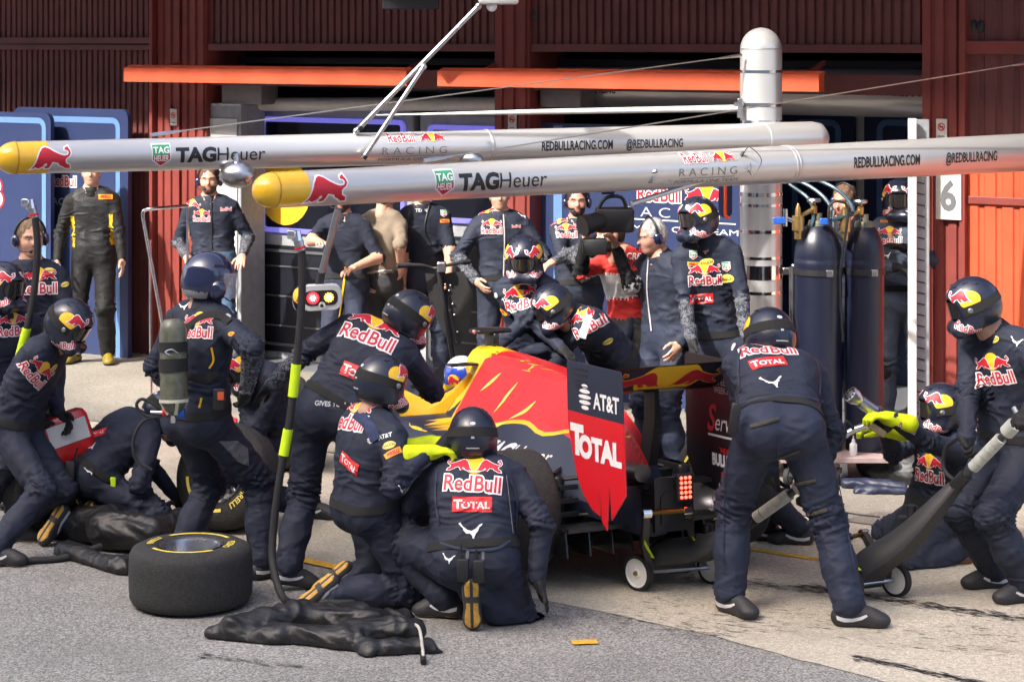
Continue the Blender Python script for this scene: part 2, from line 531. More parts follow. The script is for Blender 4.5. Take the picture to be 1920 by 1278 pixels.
def vnormals(vs, F):
    a = vs[F[:, 2]] - vs[F[:, 0]]; b = vs[F[:, 3]] - vs[F[:, 1]]
    fn = np.cross(a, b); N = np.zeros_like(vs)
    for i in range(4): np.add.at(N, F[:, i], fn)
    return N / np.maximum(1e-9, np.linalg.norm(N, axis=1))[:, None]

_rng = np.random.default_rng(3)
_K = [(_rng.normal(size=(7, 3)), _rng.uniform(0, 6.28, 7)) for _ in range(4)]
def wnoise(X, f, seed=0):
    k, ph = _K[seed % 4]
    Xs = X * f + seed * 1.7
    w = 0.6 * np.sin(Xs[:, [1, 2, 0]] * 1.3 + seed)
    Xs = Xs + w
    return np.sin(Xs @ k.T + ph).sum(1) / 3.2
def ridged(X, f, seed=0):
    return 1 - np.abs(wnoise(X, f, seed)) * 1.3
def relax(vs, F, it=1, lam=.5):
    for _ in range(it):
        S = np.zeros_like(vs); C = np.zeros(len(vs))
        for i in range(4):
            for j in (1, 3):
                np.add.at(S, F[:, i], vs[F[:, (i + j) % 4]]); np.add.at(C, F[:, i], 1)
        vs = vs + lam * (S / C[:, None] - vs)
    return vs
# ------------------------------------------------------------------ ground
def ground_mat(name, c1, c2, c3, sc, grit, rough=.85, stains=True):
    m = bpy.data.materials.new(name); m.use_nodes = True; nt = m.node_tree; b = nt.nodes['Principled BSDF']
    b.inputs['Roughness'].default_value = rough
    tc = nt.nodes.new('ShaderNodeTexCoord')
    def noise(s, d=6, w=0.0):
        n = nt.nodes.new('ShaderNodeTexNoise'); n.inputs['Scale'].default_value = s; n.inputs['Detail'].default_value = d; n.inputs['Distortion'].default_value = w
        nt.links.new(tc.outputs['Object'], n.inputs['Vector']); return n
    def ramp(src, p0, p1, a, bb):
        r = nt.nodes.new('ShaderNodeValToRGB'); e = r.color_ramp.elements
        e[0].position = p0; e[1].position = p1; e[0].color = (*a, 1); e[1].color = (*bb, 1)
        nt.links.new(src, r.inputs[0]); return r
    def mix(kind, f, a, bb):
        x = nt.nodes.new('ShaderNodeMix'); x.data_type = 'RGBA'; x.blend_type = kind
        if isinstance(f, float): x.inputs[0].default_value = f
        else: nt.links.new(f, x.inputs[0])
        nt.links.new(a, x.inputs[6])
        nt.links.new(bb, x.inputs[7]); return x
    big = noise(.9, 9, 1.2); r1 = ramp(big.outputs[0], .32, .68, c1, c2)
    g = nt.nodes.new('ShaderNodeTexVoronoi'); g.inputs['Scale'].default_value = sc; nt.links.new(tc.outputs['Object'], g.inputs['Vector'])
    r2 = ramp(g.outputs['Color'], .15, .9, (grit, grit, grit), (2 - grit, 2 - grit, 2 - grit * .98))
    x1 = mix('MULTIPLY', 1.0, r1.outputs[0], r2.outputs[0])
    fine = noise(38, 8); r3 = ramp(fine.outputs[0], .3, .75, (.78, .78, .78), (1.15, 1.15, 1.14))
    x2 = mix('MULTIPLY', 1.0, x1.outputs[2], r3.outputs[0])
    out = x2
    if stains:
        st = noise(1.9, 9, 1.2); r4 = ramp(st.outputs[0], .52, .74, (0, 0, 0), (1, 1, 1))
        cc = nt.nodes.new('ShaderNodeRGB'); cc.outputs[0].default_value = (*c3, 1)
        mu = nt.nodes.new('ShaderNodeMath'); mu.operation = 'MULTIPLY'; mu.inputs[1].default_value = .55
        nt.links.new(r4.outputs[0], mu.inputs[0])
        out = mix('MIX', mu.outputs[0], x2.outputs[2], cc.outputs[0])
    nt.links.new(out.outputs[2], b.inputs['Base Color'])
    bp = nt.nodes.new('ShaderNodeBump'); bp.inputs['Strength'].default_value = .5; bp.inputs['Distance'].default_value = .006
    nt.links.new(g.outputs['Distance'], bp.inputs['Height']); nt.links.new(bp.outputs[0], b.inputs['Normal'])
    return m
M_ASPH = ground_mat('asphalt', (.205, .200, .184), (.262, .256, .237), (.158, .153, .141), 115, .42, .9, True)
M_CONC = ground_mat('concrete', (.40, .36, .28), (.49, .445, .355), (.28, .25, .195), 130, .8, .8, True)
M_CONC2 = ground_mat('grey_concrete', (.20, .185, .155), (.26, .24, .20), (.15, .14, .12), 130, .75, .8, True)
g = MB(); S = 400
g.add([(-S, -S, 0), (S, -S, 0), (S, S, 0), (-S, S, 0)], [(0, 1, 2, 3)])
tag(g.build('ground', M_ASPH), kind='structure')

W0 = V((-3.95, 20.8, 0)); WD = V((.838, -.5455, 0)).normalized(); WN = V((-.5455, -.838, 0)).normalized()
def W(u, z, out=0.0): return W0 + WD * u + WN * out + V((0, 0, z))
def wu(px, out=0.0):
    k = (px - 960) / FPX
    return (k * (20.8 - .838 * out) + 3.95 + .5455 * out) / (.838 + .5455 * k)
def wz(py, u, out=0.0):
    Y = W(u, 0, out).y
    return CZ - (py - HY) * Y / FPX
RW = M_from(WD, -WN, V((0, 0, 1))).to_3x3()      # local x along the wall, y into the building, z up
def wbox(mb, u0, u1, z0, z1, o0, o1, bev=0.0, mi=None):
    return mb.box(W((u0 + u1) / 2, (z0 + z1) / 2, (o0 + o1) / 2), (abs(u1 - u0), abs(o1 - o0), abs(z1 - z0)), RW, bev, mi)

# concrete apron of the pit box, with a slightly ragged edge against the asphalt
A_, B_ = V((.116, 11.60, 0)), V((1.63, 10.20, 0))
ed = (B_ - A_).normalized(); en = V((-ed.y, ed.x, 0))
if en.y < 0: en = -en
ctrl = [gp(-900, 770), gp(-200, 885), gp(330, 992), gp(830, 1100), gp(1000, 1121), gp(1300, 1186), gp(1600, 1262), gp(1600, 1262) + ed * 12]
near = []
for a, b in zip(ctrl[:-1], ctrl[1:]):
    n = max(2, int((b - a).length / .10))
    for i in range(n):
        p = a.lerp(b, i / n); near.append(p + en * (random.uniform(-.014, .014) + .02 * math.sin(p.x * 2.3)))
near.append(ctrl[-1])
g = MB()
for i in range(len(near) - 1):
    a, b = near[i], near[i + 1]
    g.add([(*a.xy, .004), (*b.xy, .004), (*(b + en * 16).xy, .004), (*(a + en * 16).xy, .004)], [(0, 1, 2, 3)])
tag(g.build('concrete_apron', M_CONC), kind='structure')
g = MB(); q0 = [W(-14, .008, .02), W(14, .008, .02), W(14, .008, 2.9), W(-14, .008, 2.9)]
g.add(q0, [(0, 3, 2, 1)]); tag(g.build('garage_apron', M_CONC2), kind='structure')
g = MB(); wbox(g, -14, 14, .004, .0085, 2.895, 2.915); tag(g.build('apron_joint', mat('joint_dark', (.10, .095, .085), .9)), kind='structure')

M_YEL = mat('line_paint', (.62, .34, .03), .7, var=.3, nscale=30, bump=.3, bscale=200)
def line(pts, w, name='painted_line', z=.008):
    mb = MB()
    for a, b in zip(pts[:-1], pts[1:]):
        d = (b - a); n = max(1, int(d.length / .15)); d.normalize(); s = V((-d.y, d.x, 0)) * w / 2
        for i in range(n):
            p, q = a.lerp(b, i / n), a.lerp(b, (i + 1) / n)
            mb.add([(*(p - s).xy, z), (*(q - s).xy, z), (*(q + s).xy, z), (*(p + s).xy, z)], [(0, 1, 2, 3)])
    return tag(mb.build(name, M_YEL), kind='structure')
line([gp(-200, 895), gp(330, 1000), gp(835, 1108)], .085)
line([gp(800, 1094), gp(868, 1112)], .07)
line([gp(1405, 1030), gp(1530, 1050)], .06)
line([gp(1528, 1050), gp(1846, 1056)], .055)
line([gp(1180, 998), gp(1240, 1010)], .06)
line([gp(1072, 1206), gp(1120, 1204)], .075)
line([gp(1080, 960), gp(1330, 1000)], .06)

# rubber laid down by tyres: thin ragged smears on the concrete
M_RUB = mat('rubber_smear', (.035, .034, .034), .9, var=.3, nscale=50)
def smear(p0, p1, w, dens, seed):
    rr = random.Random(seed); mb = MB(); d = (p1 - p0); L = d.length; d.normalize(); s = V((-d.y, d.x, 0))
    for i in range(int(dens * L)):
        t = rr.random(); o = rr.gauss(0, w / 2.6); l = rr.uniform(.008, .05); ww = rr.uniform(.0012, .0045)
        c = p0 + d * (t * L) + s * o; dd = (d + s * rr.uniform(-.12, .12)).normalized(); ss = V((-dd.y, dd.x, 0))
        mb.add([c - dd * l - ss * ww * .2 + V((0, 0, .0065)), c - ss * ww + V((0, 0, .0065)), c + dd * l + ss * ww * .3 + V((0, 0, .0065)), c + ss * ww + V((0, 0, .0065))], [(0, 1, 2, 3)])
    o = mb.build('tyre_rubber_marks', M_RUB); tag(o, 'dark tyre rubber marks streaked across the pale concrete', 'rubber marks', None, 'stuff')
smear(gp(1500, 1100), gp(1990, 1172), .10, 480, 1)
smear(gp(1290, 1082), gp(1620, 1118), .14, 260, 2)
smear(gp(1600, 1232), gp(1850, 1285), .06, 380, 3)
smear(gp(1020, 1140), gp(1380, 1195), .25, 120, 8)
smear(gp(380, 1230), gp(560, 1252), .06, 160, 9)
smear(gp(1180, 1130), gp(1900, 1210), .5, 110, 4)
smear(gp(130, 800), gp(320, 830), .2, 60, 6)

# ------------------------------------------------------------------ garage building
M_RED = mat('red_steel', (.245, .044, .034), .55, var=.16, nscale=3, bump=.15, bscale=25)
M_REDSHADE = mat('shade_toned_red_steel', (.155, .042, .038), .6, var=.2, nscale=3, bump=.15, bscale=25)  # same red steel, darkened and dulled: the overhang's shade is put into the colour
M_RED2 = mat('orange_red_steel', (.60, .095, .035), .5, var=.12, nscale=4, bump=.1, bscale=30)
def weather(m, amt=.35):
    nt = m.node_tree; b = nt.nodes['Principled BSDF']; src = b.inputs['Base Color'].links[0].from_socket
    tc = nt.nodes.new('ShaderNodeTexCoord'); mp = nt.nodes.new('ShaderNodeMapping'); mp.inputs['Scale'].default_value = (9, 9, .7)
    n = nt.nodes.new('ShaderNodeTexNoise'); n.inputs['Scale'].default_value = 1.6; n.inputs['Detail'].default_value = 8
    nt.links.new(tc.outputs['Object'], mp.inputs[0]); nt.links.new(mp.outputs[0], n.inputs['Vector'])
    r = nt.nodes.new('ShaderNodeValToRGB'); r.color_ramp.elements[0].position = .38; r.color_ramp.elements[1].position = .62
    r.color_ramp.elements[0].color = (1 - amt, 1 - amt, 1 - amt, 1); r.color_ramp.elements[1].color = (1.08, 1.06, 1.05, 1)
    x = nt.nodes.new('ShaderNodeMix'); x.data_type = 'RGBA'; x.blend_type = 'MULTIPLY'; x.inputs[0].default_value = 1
    nt.links.new(src, x.inputs[6]); nt.links.new(r.outputs[0], x.inputs[7]); nt.links.new(x.outputs[2], b.inputs['Base Color'])
weather(M_RED); weather(M_REDSHADE, .3); weather(M_RED2, .25)
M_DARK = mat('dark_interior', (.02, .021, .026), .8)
M_GREYW = mat('grey_panel', (.30, .31, .33), .55)
M_WHITE = mat('white_paint', (.62, .62, .60), .45, var=.05)
M_BLUE = mat('navy_board', (.020, .033, .098), .45, var=.08, nscale=2)
M_LBLUE = mat('light_blue_stripe', (.11, .22, .46), .5, var=.05)
M_CHROME = mat('chrome', (.75, .75, .76), .12, 1.0, var=.05)
M_STEEL = mat('brushed_steel', (.48, .48, .49), .3, 1.0, var=.12, nscale=20)
M_SILVER = mat('silver_paint', (.52, .52, .515), .30, .45, var=.0, nscale=3, coat=.35)
M_BLACK = mat('black_plastic', (.014, .014, .016), .45, var=.2)
M_RUBBER = mat('black_rubber', (.016, .016, .017), .75, var=.2, nscale=40, bump=.2, bscale=150)
M_SCREEN = mat('dark_screen', (.006, .007, .012), .12, var=.1)
M_LED = mat('violet_blue_led', (.14, .13, .55), .4, var=0, emit=.22)

bld = empty('pit_garage', W(3, 0, -3), 'red corrugated steel pit garage building with two open bays', 'garage')
def corr(u0, u1, z0, z1, out, pitch, depth, name, m=None, parent=bld):
    mb = MB(); n = max(1, round((u1 - u0) / pitch)); p = (u1 - u0) / n; prof = []
    for i in range(n):
        a = u0 + i * p
        prof += [(a, 0), (a + p * .58, 0), (a + p * .66, -depth), (a + p * .92, -depth)]
    prof.append((u1, 0))
    vs = [W(u, z, out + d) for z in (z0, z1) for u, d in prof]; k = len(prof)
    mb.add(vs, [(i, i + 1, k + i + 1, k + i) for i in range(k - 1)])
    return mb.build(name, m or M_RED, parent)
uA, uB, uC, uD, uE, uF = .72, 1.33, 4.577, 4.93, 8.455, 8.77
# closed shutter on the left
corr(-9, uA, 0, 2.93, 0, .075, .022, 'shutter', M_REDSHADE)
corr(-9, uA, 3.04, 6.2, 0, .075, .022, 'shutter', M_REDSHADE)
mb = MB(); wbox(mb, -9, uA + .01, 2.99, 3.05, .0, .045, .006); wbox(mb, -9, uA + .01, 2.925, 2.975, .0, .05, .006); mb.build('shutter_rail', M_REDSHADE, bld)
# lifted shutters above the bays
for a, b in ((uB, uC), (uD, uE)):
    corr(a, b, 2.99, 6.2, .02, .08, .022, 'shutter', M_REDSHADE)
    mb = MB(); wbox(mb, a, b, 2.925, 2.992, -.03, .05, .006); mb.build('shutter_rail', M_REDSHADE, bld)
    mb = MB(); wbox(mb, a, b, 2.60, 2.76, -.10, .02, .004); mb.build('lintel', M_REDSHADE, bld)
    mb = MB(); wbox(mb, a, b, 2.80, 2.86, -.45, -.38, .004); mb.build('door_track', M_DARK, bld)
# pillars
for a, b, pt in ((uA, uB, .10), (uC, uD, .12), (uE, uF, .105)):
    corr(a, b, 0, 6.2, .06, pt, .02, 'pillar')
    for s, x in ((1, a), (-1, b)):
        mb = MB(); mb.add([W(x, 0, .06), W(x, 0, -.5), W(x, 6.2, -.5), W(x, 6.2, .06)], [(0, 1, 2, 3)]); mb.build('pillar_side', M_RED, bld)
mb = MB(); wbox(mb, .66, .70, 0, 6, .0, .12, .004); wbox(mb, .98, 1.01, 0, 6, .06, .085, .004); mb.build('pillar_trim', M_RED, bld)
# red hinged door on the right
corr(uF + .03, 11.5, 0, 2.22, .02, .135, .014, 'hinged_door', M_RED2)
corr(uF + .03, 11.5, 2.30, 2.92, .02, .135, .014, 'hinged_door', M_REDSHADE)  # upper panels of the same door, with shade painted in
corr(uF + .03, 11.5, 3.02, 6.2, .02, .135, .014, 'hinged_door', M_REDSHADE)
mb = MB(); wbox(mb, uF, 11.5, 2.92, 3.02, .0, .06, .006); wbox(mb, uF, 11.5, 2.22, 2.30, .0, .045, .006); wbox(mb, uF - .012, uF + .032, 0, 6.2, .0, .085, .004); wbox(mb, uF, 11.5, 1.80, 1.86, .02, .04, .006); mb.build('door_frame', M_RED, bld)
mb = MB(); mb.tube([at(1843, 348, 16.0), at(1862, 346, 15.95)], .012, 8); mb.tube([at(1845, 346, 16.05), at(1845, 342, 16.05)], .02, 8); mb.build('door_handle', M_BLACK, bld)
for px, py in ((288, 62), (1000, 30), (1838, 50), (1826, 48)):
    uu = wu(px, .03); mb = MB(); mb.sphere(W(uu, wz(py, uu, .03), .02), .03, 10, 6, (.9, .5, 1.5)); mb.build('lock_hole', M_BLACK, bld)
# protruding lit rails of the tilt-up doors
for p0, p1, nm in ((232, 762, 0), (820, 1535, 1)):
    a, b = wu(p0, .55), wu(p1, .55)
    mb = MB()
    prof = [(0, 0), (.10, 0), (.10, .13), (.085, .13), (.02, .155), (0, .155)]
    vs = [W(u, 2.635 + z, .45 + o) for u in (a, b) for o, z in prof]; k = len(prof)
    mb.add(vs, [(i, (i + 1) % k, k + (i + 1) % k, k + i) for i in range(k)] + [tuple(range(k)), tuple(range(2 * k - 1, k - 1, -1))])
    mb.build('tilt_door_rail', M_RED2, bld, fixn=True)
    for uu in (a + .25, b - .25):
        mb = MB(); mb.bar(W(uu, 2.70, .46), W(uu, 2.85, -.1), .03, .03); mb.build('rail_bracket', M_RED, bld)
# interior shell and roof
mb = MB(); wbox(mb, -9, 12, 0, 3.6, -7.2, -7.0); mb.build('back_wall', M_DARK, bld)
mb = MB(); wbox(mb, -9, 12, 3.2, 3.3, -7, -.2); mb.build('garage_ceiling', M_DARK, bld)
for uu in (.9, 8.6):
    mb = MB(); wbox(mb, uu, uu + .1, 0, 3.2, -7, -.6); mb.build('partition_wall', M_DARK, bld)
mb = MB(); wbox(mb, -9, 14, 5.22, 5.5, -.2, 3.22); mb.build('roof_overhang', M_GREYW, bld)
mb = MB(); wbox(mb, uB, uE, .004, .010, -7, .02); tag(mb.build('garage_floor', mat('garage_floor_paint', (.16, .165, .18), .35)), kind='structure')

# ------------------------------------------------------------------ things inside and in front of the garage
def wrect(mb, p0, p1, y0, y1, out, thick=.03, bev=.008, mi=None):
    """upright board parallel to the wall, given by the rows and columns it covers"""
    u0, u1 = wu(p0, out), wu(p1, out); um = (u0 + u1) / 2
    return wbox(mb, u0, u1, wz(y1, um, out), wz(y0, um, out), out - thick, out, bev, mi), (u0, u1, wz(y1, um, out), wz(y0, um, out))
def rim(mb, u0, u1, z0, z1, out, w, dep=.02, r=.08, mi=None, sides='tblr'):
    """rounded-corner frame band"""
    def ring(i):
        pts = []; rr = max(.005, r - i)
        for cx, cz, a0 in ((u1 - r, z1 - r, 0), (u0 + r, z1 - r, 90), (u0 + r, z0 + r, 180), (u1 - r, z0 + r, 270)):
            for k in range(5):
                a = math.radians(a0 + 22.5 * k); pts.append((cx + rr * math.cos(a), cz + rr * math.sin(a)))
        return pts
    o, i = ring(0), ring(w); n = len(o)
    vs = [W(a, b, out) for a, b in o] + [W(a, b, out) for a, b in i] + [W(a, b, out - dep) for a, b in o] + [W(a, b, out - dep) for a, b in i]
    fs = []
    for k in range(n):
        j = (k + 1) % n
        fs += [(k, j, n + j, n + k), (2 * n + k, 2 * n + j, j, k), (n + k, n + j, 3 * n + j, 3 * n + k)]
    return mb.add(vs, fs, mi)

def blue_board(p0, p1, y0, y1, out, label, stripe=True, z0=0.0, r=.09, letters=None, sl=.10):
    u0, u1 = wu(p0, out), wu(p1, out); um = (u0 + u1) / 2; z1 = wz(y0, um, out); zb = z0 if y1 is None else wz(y1, um, out)
    o = empty('team_board', W(um, zb, out), label, 'board', 'navy team boards')
    mb = MB()
    poly = []
    for cx, cz, a0 in ((u1 - r, z1 - r, 0), (u0 + r, z1 - r, 90)):
        for k in range(6):
            a = math.radians(a0 + 18 * k); poly.append((cx + r * math.cos(a), cz + r * math.sin(a)))
    poly += [(u0, zb), (u1, zb)]
    Mx = M_from(WD, V((0, 0, 1)), WN, W0)
    mb.prism(poly, out - .05, out, Mx); mb.build('panel', M_BLUE, o)
    if stripe:
        mb = MB(); rim(mb, u0 + sl, u1 - sl, zb - .6, z1 - sl * .8, out + .004, .055, .004, .10)
        mb.v = [(x, y, max(z, zb + .002)) for x, y, z in mb.v]
        mb.build('stripe', M_LBLUE, o)
    return o, (u0, u1, zb, z1)
o, q = blue_board(-150, 95, 209, None, .50, 'navy board with light blue border, leftmost against the shutter', sl=.06)
lay = [(T('B', .28, 0, 0, .09), 'd_red'), (T('B', .28, 0, 0, .03, lift=.002), 'd_white')]
decal('lettering', lay, W(wu(-8, .5), wz(360, wu(-8, .5), .5), .5), WD, V((0, 0, 1)), None, o)
o, q = blue_board(25, 240, 203, None, .30, 'tall navy board with light blue border behind the man in black and yellow', sl=.1)
lay = rb_text(.10, 0, 0) + [(T('RACING', .07, 0, -.2, 0, 1.3), 'd_silver')]
decal('lettering', lay, W(wu(120, .3), wz(339, wu(120, .3), .3), .3), WD, V((0, 0, 1)), None, o)
# centre backdrop with team lettering
o, q = blue_board(985, 1392, 235, None, -.12, 'navy backdrop board with team lettering beside the silver post', stripe=False, r=.05)
uu = wu(1240, -.12)
lay = rb_text(.12, -.02, 0.0) + duo(.13, .42, .02) + [(T('R A C I N G', .085, .10, -.15, -.008, 1.5), 'd_silver'), (R_(1.25, .010, .06, -.215), 'd_white'), (T('FORMULA ONE TEAM', .048, .10, -.285, .0, 1.9), 'd_white')]
decal('lettering', lay, W(uu, wz(364, uu, -.12), -.12), WD, V((0, 0, 1)), None, o)
mb = MB(); wbox(mb, wu(1036, -.1), wu(1052, -.1), 0, 2.3, -.118, -.114); mb.build('stripe', M_LBLUE, o)
o, _ = blue_board(1462, 1600, 204, None, -2.2, 'navy board with light blue border behind the gas cylinders', sl=.12)
o, _ = blue_board(1620, 1765, 204, None, -2.2, 'narrow navy board with light blue border by the right pillar', sl=.12)
mb = MB(); wbox(mb, wu(1598, -2.3), wu(1622, -2.3), 0, 2.55, -2.4, -2.3, .01)
tag(mb.build('divider_post', M_WHITE), 'pale divider post between the two navy boards', 'post')
# silver header tube inside the right bay
o = empty('garage_header', W(6.4, 2.5, -.55), 'glossy silver header canopy across the right garage bay', 'canopy')
mb = MB(); R = .26
prof = [(R * math.cos(a), R * .8 * math.sin(a)) for a in [math.radians(x) for x in range(-150, 100, 12)]]
ua, ub = wu(1005, -.5), uE + .4
vs = [W(u, 2.62 + z, -.55 + o_) for u in (ua, ub) for o_, z in prof]; k = len(prof)
mb.add(vs, [(i, i + 1, k + i + 1, k + i) for i in range(k - 1)]); hd = mb.build('shell', M_SILVER, o, smooth=True, fixn=True)
bt = bvh_of([hd])
decal('lettering', [(T('WWW.REDBULLRACING.COM', .085, 0, 0, .02, .62), 'd_black')], W(wu(1736, -.3), wz(171, wu(1736, -.3), -.3), -.2), WD, V((0, 0, 1)), bt, o)
decal('lettering', [(T('REDBULLRACING', .07, 0, 0, .02, .62), 'd_black')], W(wu(1110, -.3), wz(167, wu(1110, -.3), -.3), -.2), WD, V((0, 0, 1)), bt, o)
mb = MB(); wrect(mb, 1012, 1088, 166, 202, -.05, .25, .01)
tag(mb.build('control_box', mat('mauve_grey', (.17, .15, .15), .5)), 'grey control box high beside the centre pillar', 'box')
mb = MB(); wrect(mb, 415, 490, 158, 196, -.05, .25, .01)
tag(mb.build('control_box', MATS['mauve_grey']), 'grey control box under the left tilt door rail', 'box')
# white cabinet at the left pillar
o = empty('cabinet', W(wu(410, .1), 0, .1), 'white cabinet with open flap beside the left pillar', 'cabinet')
mb = MB(); _, q = wrect(mb, 368, 452, 194, 680, .0, .35, .01); mb.build('body', M_GREYW, o)
mb = MB(); wrect(mb, 376, 444, 222, 640, .012, .01, .004); mb.build('door_panel', M_WHITE, o)
# pale portal frame in the left bay
o = empty('portal_frame', W(wu(468, -.3), 0, -.3), 'pale rounded portal frame standing in the left bay', 'frame')
u0 = wu(468, -.3)
mb = MB(); pts = [W(u0, .0, -.3), W(u0, 2.25, -.3), W(u0 + .03, 2.36, -.3), W(u0 + .12, 2.41, -.3), W(u0 + .3, 2.42, -.3), W(uC, 2.47, -.3)]
mb.tube(catmull(pts, 5), .062, 12); mb.build('tube', mat('cream_paint', (.55, .54, .49), .4, var=.05), o, smooth=True)
# two display consoles
def console(p0, p1, y0, y1, out, label, yb, disc):
    u0, u1 = wu(p0, out), wu(p1, out); um = (u0 + u1) / 2; z0, z1 = wz(y1, um, out), wz(y0, um, out)
    o = empty('display_console', W(um, 0, out), label, 'console')
    mb = MB(); wbox(mb, u0 - .10, u1 + .08, .0, z1 + .10, out - .45, out - .03, .02); mb.build('body', M_GREYW, o)
    mb = MB(); rim(mb, u0, u1, z0, z1, out, .045, .03, .07); mb.build('light_rim', M_LED, o)
    mb = MB(); wbox(mb, u0 + .04, u1 - .04, z0 + .04, z1 - .04, out - .028, out - .02); sc = mb.build('screen', M_SCREEN, o)
    if disc:
        decal('graphic', [(E_(.62, .62, 0, 0), 'd_yellow')], W(u0 + .28, z0 + .38, out - .02), WD, V((0, 0, 1)), None, o, off=.002)
    zc = z0 - .12
    mb = MB(); wbox(mb, u0 - .02, u1, .08, zc, out - .03, out - .012, .004); mb.build('cupboard', mat('dark_navy_cupboard', (.008, .009, .016), .4), o)
    mb = MB(); rim(mb, u0 + .02, u1 - .04, .14, zc - .04, out + .002, .025, .02, .05); mb.build('cupboard_trim', mat('dark_grey_trim', (.09, .095, .10), .45), o)
    for k in range(3):
        mb = MB(); wbox(mb, u0 + .05, u1 - .08, .32 + k * .28, .335 + k * .28, out - .02, out, .002); mb.build('shelf', MATS['dark_grey_trim'], o)
console(488, 758, 222, 442, -.42, 'grey display console with violet lit screen rim and yellow disc', 650, True)
console(800, 975, 236, 420, -.42, 'dark display console with blue rim behind the bystanders', 650, False)
# canopy cloth / soffit over the left bay
mb = MB(); vs = []
for i in range(9):
    for j in range(6):
        vs.append(W(1.5 + i * .37, 2.60 - .10 * math.sin(j / 5 * PI * .5) + .03 * math.sin(i * 1.1), -.5 - j * .35))
mb.add(vs, [(i * 6 + j, i * 6 + j + 1, (i + 1) * 6 + j + 1, (i + 1) * 6 + j) for i in range(8) for j in range(5)])
tag(mb.build('ceiling_panel', M_GREYW, smooth='all'), 'curved grey ceiling panel over the left garage bay', 'ceiling panel')
# small stickers and number
def sticker(px, py, out, label, num=None, w=.085, h=.16):
    u = wu(px, out); c = W(u, wz(py, u, out), out)
    o = empty('sign', c - V((0, 0, h / 2)), label, 'sign')
    mb = MB(); wbox(mb, u - w / 2, u + w / 2, c.z - h / 2, c.z + h / 2, out - .012, out, .002); mb.build('plate', mat('sign_white', (.60, .58, .54), .5, var=.08), o)
    if num:
        decal('numeral', [(T(num, .22, 0, 0, .03, .85), 'd_grey')], c + V((0, 0, .01)), WD, V((0, 0, 1)), None, o)
    else:
        ring = [((.03 * math.cos(a), .03 * math.sin(a) + .02), (.022 * math.cos(a), .022 * math.sin(a) + .02)) for a in [2 * PI * k / 20 for k in range(20)]]
        vs = [p for r in ring for p in r]; fs = [(2 * k, 2 * ((k + 1) % 20), 2 * ((k + 1) % 20) + 1, 2 * k + 1) for k in range(20)]
        decal('symbol', [((vs, fs, 0.0), 'd_scarlet'), (([(-.02, .035), (-.015, .042), (.02, .005), (.015, -.002)], [(0, 1, 2, 3)], .0006), 'd_scarlet'), (R_(.03, .01, 0, .02, .0003), 'd_black'), (R_(.05, .008, 0, -.05), 'd_grey')], c, WD, V((0, 0, 1)), None, o)
sticker(325, 220, .075, 'small no-smoking sign on the left red pillar')
sticker(960, 229, .075, 'small no-smoking sign on the centre red pillar')
sticker(1765, 243, .075, 'small no-smoking sign on the right red pillar')
sticker(1778, 368, .10, 'white board with a grey number six on the right pillar', '6', .20, .35)
# tall white slotted frame by the right pillar
b0 = gp(1722, 838)
o = empty('slotted_upright', b0, 'tall white upright with dark slots before the right pillar', 'upright')
Yb = b0.y; zt = at(1722, 222, Yb).z
mb = MB(); x0 = at(1703, 0, Yb).x; x1 = at(1718, 0, Yb).x; x2 = at(1746, 0, Yb).x
mb.box(((x0 + x1) / 2, Yb, zt / 2), (x1 - x0, .05, zt), None, .006); mb.build('post', M_WHITE, o)
mb = MB(); mb.box(((x1 + x2) / 2, Yb + .08, zt / 2), (x2 - x1 - .004, .05, zt - .02), None, .006); mb.build('side_plate', M_GREYW, o)
for k in range(26):
    z = zt - .15 - k * .082
    if z < .12: break
    mb = MB(); mb.bar((x1 + .015, Yb + .052, z), (x2 - .04, Yb + .052, z - .012), .012, .008); mb.build('slot', M_BLACK, o)

# chrome barrier on the left
o = empty('chrome_barrier', gp(300, 790), 'polished chrome tube barrier behind the man with the tank', 'barrier')
Yb = 16.9
mb = MB(); mb.tube(catmull([at(352, 386, Yb + .3), at(290, 391, Yb), at(272, 394, Yb), at(268, 402, Yb), at(272, 430, Yb), at(305, 610, Yb), at(338, 790, Yb - .05)], 4), .014, 10); mb.build('tube', M_CHROME, o, smooth=True)
mb = MB(); mb.tube([at(281, 450, Yb + .02), at(284, 785, Yb + .02)], .012, 8); mb.build('leg', M_CHROME, o, smooth=True)
mb = MB(); mb.tube([at(352, 386, Yb + .3), at(352, 745, Yb + .3)], .012, 8); mb.build('leg', M_CHROME, o, smooth=True)
mb = MB(); mb.tube([at(230, 789, Yb + .02), at(352, 745, Yb + .3)], .012, 8); mb.build('foot_rail', M_CHROME, o, smooth=True)

# ------------------------------------------------------------------ grandstand across the track (casts the shade over the near pit lane)
gs = empty('grandstand', W(4, 0, 42), 'roofed concrete grandstand across the track behind the viewer', 'grandstand')
M_CON2 = mat('stand_concrete', (.42, .41, .39), .8)
DS = 40.0; HT = (DS - 2.55) * math.tan(SUN_EL) / WN.xy.normalized().dot(SUN_AZ.normalized())
for k in range(12):
    mb = MB(); wbox(mb, -90, 95, 0, 2 + k * 1.5, DS - 14 + k * 1.6, DS - 14 + (k + 1) * 1.6); mb.build('terrace', M_CON2, gs)
mb = MB(); wbox(mb, -90, 95, 0, HT - 1, DS + 6, DS + 6.6); mb.build('rear_wall', M_CON2, gs)
mb = MB(); wbox(mb, -90, 95, HT - 1.2, HT, DS, DS + 8); mb.build('roof', mat('stand_roof', (.6, .6, .6), .5), gs)
for k in range(8):
    mb = MB(); c = W(-85 + k * 25, 0, DS + 5.5); mb.tube([c, c + V((0, 0, HT - 1.2))], .4, 8); mb.build('column', M_CON2, gs)
